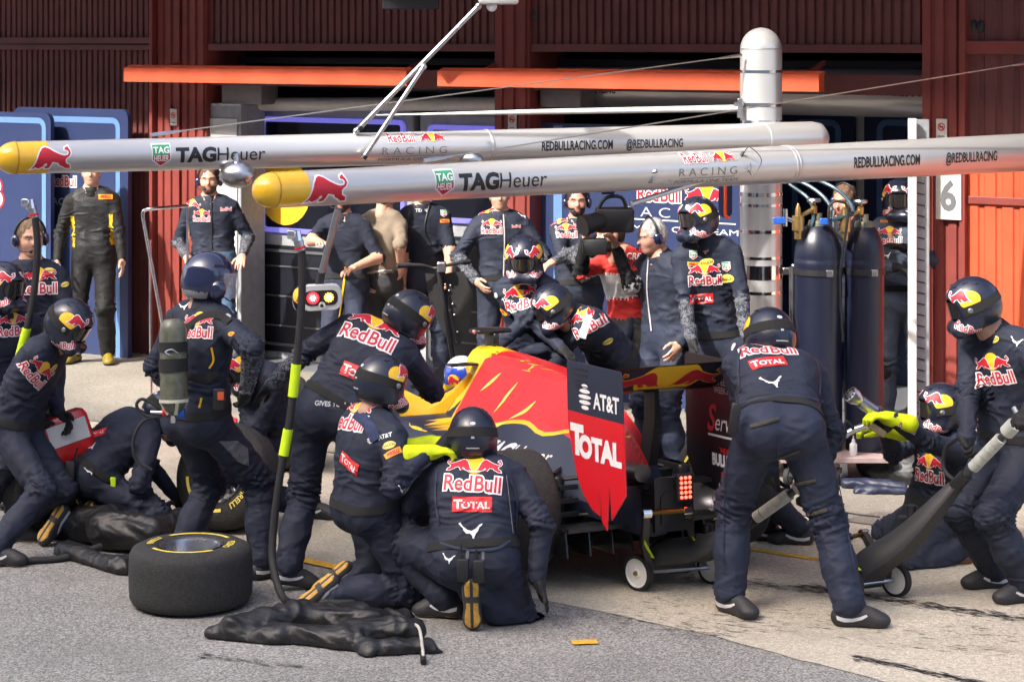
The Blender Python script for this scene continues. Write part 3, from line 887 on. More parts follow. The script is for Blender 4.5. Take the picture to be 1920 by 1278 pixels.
# ------------------------------------------------------------------ gantry arms and their post
M_TIPY = mat('yellow_gloss', (.72, .42, .012), .3, var=.05, coat=.6)
def arm(pa, pb, ra, rb, label, texts, tipk=.42, tail=0.0, ring=None):
    """tapering round beam from tip pa to pb with a yellow nose"""
    d = (pb - pa).normalized(); L = (pb - pa).length
    o = empty('overhead_gantry', pa, label, 'gantry arm', 'gantry arms over the pit box')
    x, y, z = frame_from(d, V((0, 0, 1))); M = M_from(x, y, z, pa)
    rad = lambda t: ra + (rb - ra) * t / L
    nose = [(max(.002, ra * math.sin(a)), ra * 1.15 * (1 - math.cos(a))) for a in [PI / 2 * i / 10 for i in range(11)]]
    nose += [(rad(tipk), tipk)]
    mb = MB(M); mb.lathe(nose, 40); nz = mb.build('nose', M_TIPY, o, smooth=True)
    mb = MB(M); mb.lathe([(rad(tipk) - .001, tipk), (rad(L * .3), L * .3), (rad(L * .62), L * .62), (rb, L)] + ([(rb * 1.04, L), (rb * 1.04, L + tail - .12), (rb * .95, L + tail - .06), (rb * .6, L + tail - .015), (.01, L + tail)] if tail else []), 40)
    tb = mb.build('tube', M_SILVER, o, smooth=True)
    for t in (ring or []):
        mb = MB(M); mb.lathe([(rad(t), t - .012), (rad(t) + .004, t - .006), (rad(t) + .004, t + .006), (rad(t), t + .012)], 40); mb.build('joint_ring', M_SILVER, o, smooth=True)
    mb = MB(M); mb.lathe([(ra + .0015, ra * 1.1), (ra + .003, ra * 1.15), (ra + .0015, ra * 1.2)], 40); mb.build('seam', mat('seam_dark_yellow', (.45, .25, .01), .4), o, smooth=True)
    bt = bvh_of([nz, tb])
    toc = V((-pa.x, -pa.y, 0)).normalized()
    side = d.cross(V((0, 0, 1))).normalized()
    if side.y > 0: side = -side
    up = side.cross(-d).normalized()
    if up.z < 0: up = -up
    u = up.cross(side)
    if u.dot(V((1, 0, 0))) < 0: u = -u
    for (t, dz, lay, nm) in texts:
        c = pa + d * t + side * rad(min(t, L)) + up * dz
        decal(nm, lay, c, u, up, bt, o, -side, reach=.12, off=.002, cell=.012)
    return o, pa, d, side, rad
# near arm
nA, nB = at(476, 358, 11.6), at(2040, 277, 15.9)
nA.z = 2.206; nB.z = at(1920, 284, 15.6).z
dN = (nB - nA); LN = dN.length; dN.normalize()
def t_at(pa, d, px):
    k = (px - 960) / FPX
    return (k * pa.y - pa.x) / (d.x - k * d.y)
tN = lambda px: t_at(nA, dN, px)
def bull1(h): return [(P('bull_o', BULL, h, 0, 0, .06, False, .0006), 'd_white'), (P('bull', BULL, h, 0, 0, 0, False, .0016), 'd_red')]
def tagh(h, col='d_black', slant=0.0, cx=0.0, cy=0.0, sh=True):
    wt, wh = width('TAG', h, 1.08), width('Heuer', h, 1.05); tw = wt + wh + h * .16
    return (shield(h * 1.5, cx - tw / 2 - h * 1.15, cy) if sh else []) + [(T('TAG', h, cx - tw / 2 + wt / 2, cy, .05, 1.08, slant), col), (T('Heuer', h, cx + tw / 2 - wh / 2, cy, .0, 1.05, slant), col)]
def racing(h):
    return rb_text(h, -h * 1.6, h * 1.15) + duo(h * 1.05, h * 2.45, h * 1.2) + [(T('R A C I N G', h * .9, 0, -h * .35, -.012, 1.35), 'd_grey'), (R_(h * 8, h * .05, 0, -h * 1.05), 'd_grey'), (T('FORMULA ONE TEAM', h * .36, 0, -h * 1.4, 0, 1.9), 'd_grey')]
near_t = [(tN(595), 0, bull1(.15), 'bull_emblem'), (tN(925), 0, tagh(.094), 'lettering'), (tN(1305), .012, racing(.058), 'team_lettering'),
          (tN(1638), .0, [(T('REDBULLRACING.COM', .072, 0, 0, .03, .62), 'd_black')], 'lettering'), (tN(1795), .0, [(T('@REDBULLRACING', .070, 0, 0, .02, .62), 'd_black')], 'lettering')]
armN = arm(nA, nB, .099, .142, 'silver gantry arm with yellow nose, the nearer and lower one', near_t, .30, 0, [tN(1472), tN(1478)])
# post and far arm
PX, PY = at(1427, 0, 15.5).x, 15.5
po = empty('gantry_post', (PX, PY, 0), 'round silver gantry post with dome top and chrome bands', 'post')
rp = .152; zt = at(1427, 52, PY).z
mb = MB(Matrix.Translation((PX, PY, 0)))
mb.lathe([(rp, 0), (rp, zt - .16)] + [(max(.003, rp * math.cos(a)), zt - .16 + .16 * math.sin(a)) for a in [PI / 2 * i / 8 for i in range(1, 9)]], 40)
pt = mb.build('tube', M_SILVER, po, smooth=True)
for py, hh in ((134, 5), (196, 7), (229, 8), (262, 9), (363, 7), (383, 5), (432, 6), (481, 5), (508, 26), (546, 5)):
    z = at(0, py, PY).z; h2 = hh * PY / FPX / 2
    mb = MB(Matrix.Translation((PX, PY, 0))); mb.lathe([(rp + .001, z - h2), (rp + .003, z - h2), (rp + .003, z + h2), (rp + .001, z + h2)], 40); mb.build('chrome_band', M_CHROME, po, smooth=True)
mb = MB(Matrix.Translation((PX, PY, 0))); z = at(0, 92, PY).z; mb.lathe([(rp + .0005, z - .003), (rp + .0025, z), (rp + .0005, z + .003)], 40); mb.build('cap_seam', M_STEEL, po, smooth=True)
mb = MB(Matrix.Translation((PX, PY, 0))); mb.lathe([(.0, .0), (.30, .0), (.30, .02), (.16, .03)], 24); mb.build('base_plate', M_STEEL, po)
mb = MB(); mb.box(at(1497, 508, PY - .12), (.10, .05, .10), None, .008); mb.box(at(1480, 508, PY - .06), (.10, .03, .05), None, .006); mb.build('clamp', M_STEEL, po)
fA, fB = at(-8, 297, 12.7), V((PX - .02, PY - .26, 0)); fB.z = at(1420, 262, fB.y).z
dF = (fB - fA); dF.normalize()
tF = lambda px: t_at(fA, dF, px)
far_t = [(tF(88), 0, bull1(.135), 'bull_emblem'), (tF(405), 0, tagh(.086), 'lettering'), (tF(765), .012, racing(.055), 'team_lettering'),
         (tF(1068), 0, [(T('REDBULLRACING.COM', .062, 0, 0, .03, .62), 'd_black')], 'lettering'), (tF(1212), 0, [(T('@REDBULLRACING', .060, 0, 0, .02, .62), 'd_black')], 'lettering')]
armF = arm(fA, fB, .098, .118, 'silver gantry arm with yellow nose, the farther one joined to the post', far_t, .30, .55, [tF(912)])
# lamp boom on the far arm
def along(a, px): return a[1] + a[2] * t_at(a[1], a[2], px)
j0 = along(armF, 667); Yj = j0.y - .05
o = empty('lamp_boom', j0, 'silver strut boom carrying a lamp box above the far arm', 'boom')
top = at(897, 12, Yj + .1)
mb = MB(); mb.tube([at(668, 246, Yj), top], .017, 10); mb.build('strut', M_STEEL, o, smooth=True)
mb = MB(); mb.tube([at(681, 297, Yj - .1), at(794, 126, Yj - .02)], .015, 10); mb.build('strut', M_STEEL, o, smooth=True)
for q in (at(794, 125, Yj - .01), at(668, 246, Yj), top):
    mb = MB(); mb.sphere(q, .023, 10, 6); mb.build('joint', M_STEEL, o, smooth=True)
mb = MB(); mb.tube([at(681, 297, Yj - .1), at(685, 291, Yj - .1)], .02, 10); mb.tube([at(672, 242, Yj), at(678, 236, Yj)], .021, 10); mb.build('collar', M_BLACK, o, smooth=True)
mb = MB(); mb.box(at(935, -2, Yj + .1), (.26, .22, .075), None, .02); lb = mb.build('lamp_box', M_SILVER, o, smooth=True)
mb = MB(); mb.sphere(at(922, 12, Yj + .05), .036, 14, 8); mb.build('lens', mat('clear_lens', (.65, .65, .67), .08, var=0, spec=.8), o, smooth=True)
mb = MB(); mb.box(at(770, 2, 17.5), (.46, .1, .14), None, .01)
tag(mb.build('floodlight', M_BLACK), 'black floodlight body at the top edge before the shutters', 'floodlight')
# thin brace tube and guy wires
o = empty('brace_tube', at(1388, 203, PY - .1), 'pale horizontal brace tube fixed to the post', 'brace')
mb = MB(); mb.tube([at(1385, 203, PY - .05), at(1000, 210, PY + .1), at(705, 216, PY + .4)], [.026, .02, .004], 10); mb.build('tube', mat('pale_tube', (.62, .62, .60), .35, .3), o, smooth=True)
mb = MB(); mb.box(at(1387, 203, PY - .1), (.035, .06, .14), None, .004); mb.box(at(1383, 196, PY - .12), (.05, .03, .03)); mb.build('bracket', M_STEEL, o)
def wire(a, b, label):
    o = empty('guy_wire', b, label, 'wire')
    mb = MB(); mb.tube([a, b], .0045, 6); mb.build('cable', mat('wire_steel', (.35, .33, .30), .4, .8), o)
    d = (b - a).normalized()
    for p, s in ((a, 1), (b, -1)):
        mb = MB(); mb.tube([p, p + d * .09 * s, p + d * .2 * s], [.013, .013, .006], 8); mb.build('turnbuckle', M_STEEL, o)
wire(along(armF, 283) + V((0, 0, .12)), at(1390, 104, PY - .12), 'thin steel wire from the far arm to the post top')
wire(along(armN, 795) + V((0, 0, .125)), at(1935, 117, 15.2), 'thin steel wire from the near arm rising to the right')
# bowl lamps under / over the far arm
def bowl(px, py, Y, r, label, S=(1.15, 1, .85)):
    o = empty('bowl_lamp', at(px, py, Y), label, 'lamp', 'silver bowl lamps')
    mb = MB(); mb.sphere(at(px, py, Y), r, 24, 14, S); mb.build('shell', M_STEEL, o, smooth=True)
    mb = MB(); mb.tube([at(px + 8, py + 5, Y - r * .86), at(px + 8, py + 5, Y - r * .80)], .006, 8); mb.build('screw', M_BLACK, o)
    mb = MB(); mb.tube([at(px, py, Y), at(px - 2, py - 40, Y + .02)], .02, 8); mb.build('stem', M_STEEL, o)
bowl(445, 328, along(armF, 445).y - .12, .098, 'silver bowl lamp hanging below the far arm beside a headset wearer')
bowl(884, 300, along(armF, 884).y - .08, .075, 'silver bowl lamp half hidden behind the near arm')
# small strut rod under the near arm pointing left
Yr = along(armN, 1400).y - .15
o = empty('support_rod', at(1398, 316, Yr), 'slim silver rod sticking out below the near arm', 'rod')
mb = MB(); mb.tube([at(1400, 314, Yr), at(1185, 382, Yr - .45)], [.014, .017], 10); mb.build('rod', M_STEEL, o, smooth=True)
mb = MB(); mb.box(at(1398, 314, Yr + .02), (.07, .03, .06), None, .006); mb.build('bracket', M_STEEL, o)
mb = MB(); mb.tube(catmull([at(1392, 292, Yr), at(1405, 276, Yr - .02), at(1428, 300, Yr - .02), at(1412, 328, Yr - .02), at(1402, 318, Yr)], 5), .003, 6); mb.tube([at(1389, 293, Yr), at(1394, 284, Yr)], [.012, .007], 8); mb.build('cable', M_BLACK, o)
o2 = empty('arm_sensor', at(1219, 330, along(armN, 1219).y - .13), 'small steel latch block on the near arm', 'latch')
mb = MB(); Yq = along(armN, 1219).y - .125; mb.box(at(1219, 333, Yq), (.035, .03, .07), None, .004); mb.tube([at(1222, 323, Yq), at(1231, 321, Yq - .02)], .012, 8); mb.build('block', M_STEEL, o2)
mb = MB(); mb.tube([at(1256, 341, Yq - .02), at(1256, 341, Yq + .02)], .011, 10); mb.tube([at(1239, 343, Yq - .02), at(1239, 343, Yq + .02)], .009, 10); mb.build('bolt', M_STEEL, o2)

# ------------------------------------------------------------------ air hoses
M_LIME = mat('lime_sleeve', (.55, .78, .01), .6, var=.08)
M_REDP = mat('red_plastic', (.55, .02, .02), .4)
def hose(pts, r, sl, label, head):
    o = empty('air_hose', pts[-1], label, 'hose', 'black air hoses hanging from the arms')
    c = catmull(pts, 10)
    mb = MB(); mb.tube(c, r, 12); mb.build('hose', M_RUBBER, o, smooth=True)
    for y0, y1 in sl:
        seg = [p for p in c if at(0, y1, p.y).z <= p.z <= at(0, y0, p.y).z]
        if len(seg) > 1:
            mb = MB(); mb.tube(seg, r * 1.32, 12); mb.build('sleeve', M_LIME, o, smooth=True)
    p = pts[0]
    mb = MB(); mb.tube([p + V((-.02, 0, .055)), p + V((-.01, 0, .02)), p], [.028, .026, .024], 12); mb.build('fitting', M_STEEL, o, smooth=True)
    mb = MB(); mb.tube([p + V((-.012, 0, .022)), p + V((-.008, 0, .008))], .031, 12); mb.build('red_ring', M_REDP, o, smooth=True)
    mb = MB(); mb.tube([p + V((-.025, 0, .055)), p + V((-.03, 0, .11))], [.03, .022], 12); mb.box(p + V((-.055, -.01, .09)), (.05, .04, .05), None, .01); mb.build('swivel', M_CHROME, o, smooth=True)
Yh = 11.62
hose([at(566, 470, Yh), at(566, 560, Yh), at(558, 660, Yh - .01), at(544, 780, Yh - .02), at(524, 900, Yh - .04), at(512, 1000, Yh - .06), at(512, 1060, Yh - .12), at(530, 1118, 11.35), gp(556, 1141) + V((0, 0, .03)), gp(600, 1150) + V((0, 0, .06)), gp(660, 1150) + V((0, 0, .06)), gp(740, 1125) + V((0, 0, .06)), at(800, 1080, 11.45), at(812, 1020, 11.5)], .021, ((680, 752), (795, 862)), 'black air hose with lime sleeves hanging from the near arm', 0)
Yh = 12.72
hose([at(66, 408, Yh), at(70, 470, Yh), at(62, 560, Yh), at(44, 640, Yh), at(18, 730, Yh), at(-20, 830, Yh), at(-60, 940, Yh - .1), at(-60, 1040, 12.4), gp(-20, 1062) + V((0, 0, .02)), gp(60, 1057) + V((0, 0, .02)), gp(120, 1052) + V((0, 0, .02)), gp(190, 1040) + V((0, 0, .05))], .021, ((610, 680), (712, 778)), 'black air hose with lime sleeves hanging from the far arm', 0)
# nozzles under the arm noses
# ------------------------------------------------------------------ signal lights on a strut
Ys = 12.1
o = empty('signal_light', at(600, 575, Ys), 'white pit signal light with glowing red and amber lamps', 'signal light')
mb = MB(); mb.tube([at(634, 392, Ys - .1), at(603, 512, Ys)], .020, 12); mb.build('strut', M_STEEL, o, smooth=True)
mb = MB(); mb.tube([at(606, 500, Ys), at(600, 528, Ys), at(598, 545, Ys)], [.02, .024, .03], 10); mb.build('clamp', M_BLACK, o, smooth=True)
def rr_poly(w, h, r, n=6):
    return [(cx + r * math.cos(math.radians(a0 + 90 / n * k)), cy + r * math.sin(math.radians(a0 + 90 / n * k))) for cx, cy, a0 in ((w / 2 - r, h / 2 - r, 0), (-w / 2 + r, h / 2 - r, 90), (-w / 2 + r, -h / 2 + r, 180), (w / 2 - r, -h / 2 + r, 270)) for k in range(n + 1)]
c0 = at(602, 558, Ys - .06); Mx = M_from(V((1, .05, .04)).normalized(), V((-.04, 0, 1)).normalized(), V((.05, -1, 0)).normalized(), c0)
mb = MB(Mx); mb.loft([[V((p[0], p[1], z)) for p in rr_poly(.235 * k, .145 * k, .05 * k)] for z, k in ((-.20, .55), (-.17, .8), (-.08, .97), (0, 1), (.012, .96))]); mb.build('housing', M_WHITE, o, smooth=True)
mb = MB(Mx); mb.prism(rr_poly(.19, .085, .035), .0, .016); mb.build('face', M_BLACK, o)
for sx, m in ((-.045, mat('red_lamp', (1.0, .03, .04), .3, var=0, emit=2.2)), (.045, mat('amber_lamp', (1.0, .40, .02), .3, var=0, emit=2.0))):
    hot = mat('lamp_hot', (1, .75, .45), .3, var=0, emit=3.0)
    if sx < 0:
        mb = MB(Mx); mb.prism([(sx + .035 * math.cos(2 * PI * k / 20), .002 + .035 * math.sin(2 * PI * k / 20)) for k in range(20)], .015, .018); mb.build('lamp_glow', mat('red_lamp_base', (.9, .02, .03), .3, var=0, emit=.7), o)
    for rr, nn in ((.0, 1), (.012, 6), (.023, 11)):
        for k in range(nn):
            a = 2 * PI * k / nn; mb = MB(Mx); mb.sphere((sx + rr * math.cos(a), .002 + rr * math.sin(a), .019), .0046, 8, 5)
            mb.build('lamp_diode', hot if rr < .015 else m, o, smooth=True)
mb = MB(Mx); mb.tube([V((.004, -.042, 0)), V((.004, -.042, .03))], .02, 14); mb.build('camera_lens', M_WHITE, o, smooth=True)
mb = MB(Mx); mb.tube([V((.004, -.042, .03)), V((.004, -.042, .032))], .010, 12); mb.build('lens_glass', M_BLACK, o)
mb = MB(); mb.sphere(at(563, 560, Ys + .02), .075, 18, 10, (.62, 1.3, 1)); sp = mb.build('side_pod', mat('navy_gloss', (.014, .022, .075), .22, var=.06, coat=.7), o, smooth=True)
decal('bull_emblem', [(E_(.075, .085, 0, 0), 'd_yellow'), (P('bull', BULL, .045, .02, -.01, 0, False, .001), 'd_red')], at(556, 560, Ys - .2), V((1, 0, 0)), V((0, 0, 1)), bvh_of([sp]), o, reach=.3, cell=.008)

# ------------------------------------------------------------------ wheels
def wheel_meshes(width, R=.33, r=.168):
    """tyre lying with its axis on z, bottom at 0; returns list of (name, mesh)"""
    w = width; out = []
    pr = [(r + .004, .012), (r + .05, .0), (R - .055, .004), (R - .018, .022), (R - .003, .05), (R, .10), (R + .001, w / 2), (R, w - .10), (R - .003, w - .05), (R - .018, w - .022), (R - .055, w - .004), (r + .05, w), (r + .004, w - .012), (r - .006, w - .03), (r - .006, .03)]
    mb = MB(); mb.lathe(pr, 72, close=True); me = mb.mesh('tyre'); me.materials.append(M_TYRE); me.shade_smooth(); out.append(('tyre', me))
    mb = MB(); mb.lathe([(r + .002, w - .006), (r - .012, w - .012), (r - .02, w - .03), (r - .024, w * .55), (r - .03, w * .5), (.06, w * .42), (.055, w * .52), (.03, w * .54), (.001, w * .54)], 48)
    mb.lathe([(r + .002, .008), (r - .015, .014), (r - .024, .06), (r - .03, w * .45), (.06, w * .38), (.001, w * .38)], 48)
    for k in range(7):
        a = 2 * PI * k / 7; ca, sa = math.cos(a), math.sin(a)
        mb.bar((.05 * ca, .05 * sa, w * .50), ((r - .028) * ca, (r - .028) * sa, w * .56), .02, .028, bev=.004)
    me = mb.mesh('rim'); me.materials.append(M_RIM); me.shade_smooth(); me.set_sharp_from_angle(angle=math.radians(35)); out.append(('rim', me))
    for zz, s in ((w + .0015, 1), (-.0015, -1)):
        for a0, a1 in ((188, 285), (8, 105)):
            mb = MB(); n = 26; vs = []
            for k in range(n + 1):
                a = math.radians(a0 + (a1 - a0) * k / n)
                for rr in (r + .040, r + .060): vs.append((rr * math.cos(a), rr * math.sin(a), zz))
            f = [(2 * k, 2 * k + 1, 2 * k + 3, 2 * k + 2) for k in range(n)]
            mb.add(vs, f if s > 0 else [tuple(reversed(x)) for x in f])
            me = mb.mesh('stripe'); me.materials.append(dm('d_paleyellow')); out.append(('stripe', me))
        for txt, a0 in (('PIRELLI', 322), ('PZERO', 146)):
            mb = MB(); vs, fs, _ = T(txt, .036, 0, 0, .02, .95)
            vv = []
            for p in vs:
                a = math.radians(a0) - p[0] / (r + .05) * s
                rr = r + .05 + p[1]; vv.append((rr * math.cos(a), rr * math.sin(a), zz))
            mb.add(vv, fs if s > 0 else [tuple(reversed(x)) for x in fs])
            me = mb.mesh('lettering'); me.materials.append(dm('d_paleyellow')); out.append(('lettering', me))
    return out
M_TYRE = mat('slick_tyre', (.024, .024, .0235), .85, var=.45, nscale=45, bump=.6, bscale=110)
M_RIM = mat('wheel_alloy', (.34, .34, .36), .28, .9, var=.06)
WH_R, WH_F = wheel_meshes(.325), wheel_meshes(.245)
def put_wheel(meshes, M, label=None, parent=None, group='loose racing wheels'):
    if parent is None:
        o = empty('spare_slick', M.translation, label, 'wheel', group)
        for nm, me in meshes: place_mesh(nm, me, M, o)
    else:
        o = bpy.data.objects.new('wheel', None); link(o, parent); o.location = M.translation - wloc(parent)
        for nm, me in meshes: place_mesh(nm, me, M, o)
    return o
c = gp(358, 1131)
put_wheel(WH_R, Matrix.Translation(c + V((0, 0, .002))) @ Matrix.Rotation(math.radians(205), 4, 'Z'), 'wide slick wheel lying flat on the asphalt in the left foreground')
def stand(p, ax, R=.33, w=.245, lift=0.0):
    z = V(ax).normalized(); x, y, z = frame_from(z); return M_from(x, y, z, V((p[0], p[1], R + lift)) - z * w / 2)
put_wheel(WH_F, stand(gp(428, 992), (-.35, -.75, .22)), 'yellow-striped wheel tilted upright beside the front-left wheel crew')
put_wheel(WH_F, stand(gp(92, 988), (.75, -.6, .0)), 'upright wheel with yellow stripe behind the kneeling man at far left')

# ------------------------------------------------------------------ gas cylinders on a trolley
Yc = 14.75
o = empty('cylinder_trolley', at(1580, 880, Yc).xy.to_3d(), 'low steel trolley carrying the gas cylinders', 'trolley')
zb = .20
mb = MB(); mb.box((at(1560, 0, Yc).x, Yc, zb - .02), (.78, .60, .04), None, .006); mb.build('deck', mat('pinkish_steel', (.30, .22, .21), .5), o)
for px, dy in ((1575, -.25), (1478, -.25), (1640, .25), (1478, .25)):
    p = V((at(px, 0, Yc + dy).x, Yc + dy, .062))
    mb = MB(); mb.lathe([(.001, -.018), (.035, -.018), (.036, -.016), (.036, .016), (.035, .018), (.001, .018)], 20, Matrix.Translation(p) @ Matrix.Rotation(PI / 2, 4, 'Y') @ Matrix.Rotation(.5, 4, 'X')); mb.lathe([(.036, -.014), (.06, -.016), (.062, 0), (.06, .016), (.036, .014)], 24, Matrix.Translation(p) @ Matrix.Rotation(PI / 2, 4, 'Y') @ Matrix.Rotation(.5, 4, 'X'), 1); mb.bar(p + V((.03, 0, 0)), p + V((.02, 0, .11)), .012, .05, mi=0); mb.build('castor', [M_STEEL, M_RUBBER], o)
mb = MB(); mb.tube([at(1485, 830, Yc), at(1485, 500, Yc)], .02, 10); mb.build('upright', M_STEEL, o, smooth=True)
M_COVER = mat('navy_vinyl', (.0085, .011, .026), .36, var=.1, nscale=6, bump=.25, bscale=9)
M_BRASS = mat('brass', (.50, .32, .12), .32, .9, var=.15)
M_BLUEP = mat('blue_plastic', (.02, .10, .45), .35)
for i, (p0, p1, yt, lb) in enumerate(((1489, 1578, 424, 'tall navy padded gas cylinder next to the post'), (1584, 1657, 426, 'tall navy padded gas cylinder next to the slotted upright'))):
    cx = at((p0 + p1) / 2, 0, Yc).x; r = at(p1, 0, Yc).x - cx; top = at(0, yt, Yc).z
    o = empty('gas_cylinder', (cx, Yc, zb), lb, 'gas cylinder', 'padded gas cylinders')
    rr = random.Random(i); n = 40; rings = []
    for rz, zz in ((r * .97, zb), (r, zb + .03), (r * 1.0, .5), (r * .99, .8), (r, 1.1), (r * 1.0, top - .26), (r * 1.008, top - .235), (r * .985, top - .228), (r, top - .21), (r * .985, top - .17), (r * .93, top - .12), (r * .80, top - .06), (r * .62, top - .015), (r * .5, top + .005)):
        rings.append([V((cx + (rz + .006 * math.sin(3 * k * .157 + zz * 9) * math.sin(zz * 5 + k)) * math.cos(2 * PI * k / n), Yc + rz * math.sin(2 * PI * k / n), zz)) for k in range(n)])
    mb = MB(); mb.loft(rings); mb.build('padded_cover', M_COVER, o, smooth=True)
    for zz, hh in ((at(0, 508, Yc).z, .04),):
        mb = MB(Matrix.Translation((cx, Yc, 0))); mb.lathe([(r + .002, zz - hh / 2), (r + .008, zz - hh / 2), (r + .008, zz + hh / 2), (r + .002, zz + hh / 2)], 36); mb.build('strap', M_BLACK, o)
    mb = MB(); mb.box((cx + r * .35, Yc - r * .96, at(0, 508, Yc).z), (.05, .02, .045), None, .004); mb.build('buckle', M_STEEL, o)
    mb = MB(Matrix.Translation((cx, Yc, 0))); mb.lathe([(.001, top - .02), (.066, top - .02), (.070, top + .01), (.062, top + .04), (.03, top + .045), (.03, top + .09), (.001, top + .09)], 24); mb.build('collar', mat('olive_steel', (.16, .16, .12), .5, .4), o, smooth=True)
    mb = MB(Matrix.Translation((cx - .03, Yc - .02, top + .09))); mb.lathe([(.001, 0), (.022, 0), (.022, .05), (.012, .06), (.012, .09), (.001, .09)], 12); mb.build('valve', M_BRASS, o, smooth=True)
    mb = MB(Matrix.Translation((cx - .03, Yc - .02, top + .18))); mb.lathe([(.001, -.012), (.045, -.012), (.05, 0), (.045, .012), (.001, .012)], 14); mb.build('hand_wheel', M_STEEL, o, smooth=True)
    q = V((cx - .15, Yc - .10, top + .03))
    mb = MB(); mb.tube([V((cx - .03, Yc - .02, top + .12)), q + V((0, 0, .04))], .016, 8); mb.tube([q + V((0, 0, -.11)), q + V((0, 0, -.04))], .026, 12); mb.tube([q + V((0, 0, -.05)), q + V((0, 0, .05))],   .042, 14); mb.tube([q + V((0, 0, .05)), q + V((0, 0,   .10)), q + V((0, 0, .135))], [.022, .018, .006], 12); mb.build('regulator', M_BRASS, o, smooth=True)
    mb = MB(); mb.tube([q + V((-.09, -.02, -.02)), q + V((-.09, -.02, .10))], .016, 10); mb.tube([q + V((-.09, -.02, .04)), q], .014, 8); mb.build('gauge_fitting', M_CHROME, o, smooth=True)
    mb = MB(); mb.box(q + V((-.13, -.02, .02)), (.09, .03, .045), None, .006); mb.build('blue_lever', M_BLUEP, o)
def rubber_line(pts, r, m, name, label, cat='hose', n=8):
    o = MB(); o.tube(catmull(pts, 8), r, n); return tag(o.build(name, m, smooth=True), label, cat)
M_TEAL = mat('teal_hose', (.022, .055, .075), .4)
rubber_line([at(1465, 330, 15.0), at(1510, 345, 14.9), at(1545, 370, 14.8), at(1560, 400, 14.7), at(1540, 425, 14.7)], .014, M_TEAL, 'gas_hose', 'teal hose curving from the post to the first cylinder')
rubber_line([at(1500, 325, 15.0), at(1560, 350, 14.9), at(1590, 375, 14.75), at(1598, 400, 14.65), at(1560, 412, 14.6)], .014, M_TEAL, 'gas_hose', 'teal hose arching over both cylinder tops')
rubber_line([at(1480, 345, 15.0), at(1518, 375, 14.9), at(1525, 410, 14.7), at(1515, 440, 14.7)], .013, M_TEAL, 'gas_hose', 'short teal hose dropping beside the post')
rubber_line([at(1580, 450, 14.6), at(1556, 420, 14.6), at(1556, 385, 14.6), at(1575, 378, 14.6), at(1590, 400, 14.6), at(1575, 520, 14.58), at(1580, 640, 14.55)], .009, M_BLACK, 'gas_hose', 'thin black hose looping between the two cylinders')
# orange-edged navy launch plate hanging at the post
o = empty('hanging_tag', at(1376, 340, 15.3), 'navy tag with glowing orange edge hanging beside the post', 'tag')
mb = MB(); mb.loft([[at(1360 + p[0], 370 - p[1], 15.32 + dz) for p in rr_poly(26, 75, 11)] for dz in (0, .03)]); mb.build('plate', M_BLUE, o)
mb = MB(); q = [at(1368 + p[0], 370 - p[1], 15.3) for p in rr_poly(16, 78, 8)]; mb.tube(q[7:21] , .012, 8); mb.build('edge', mat('orange_edge', (.85, .10, .02), .4), o)

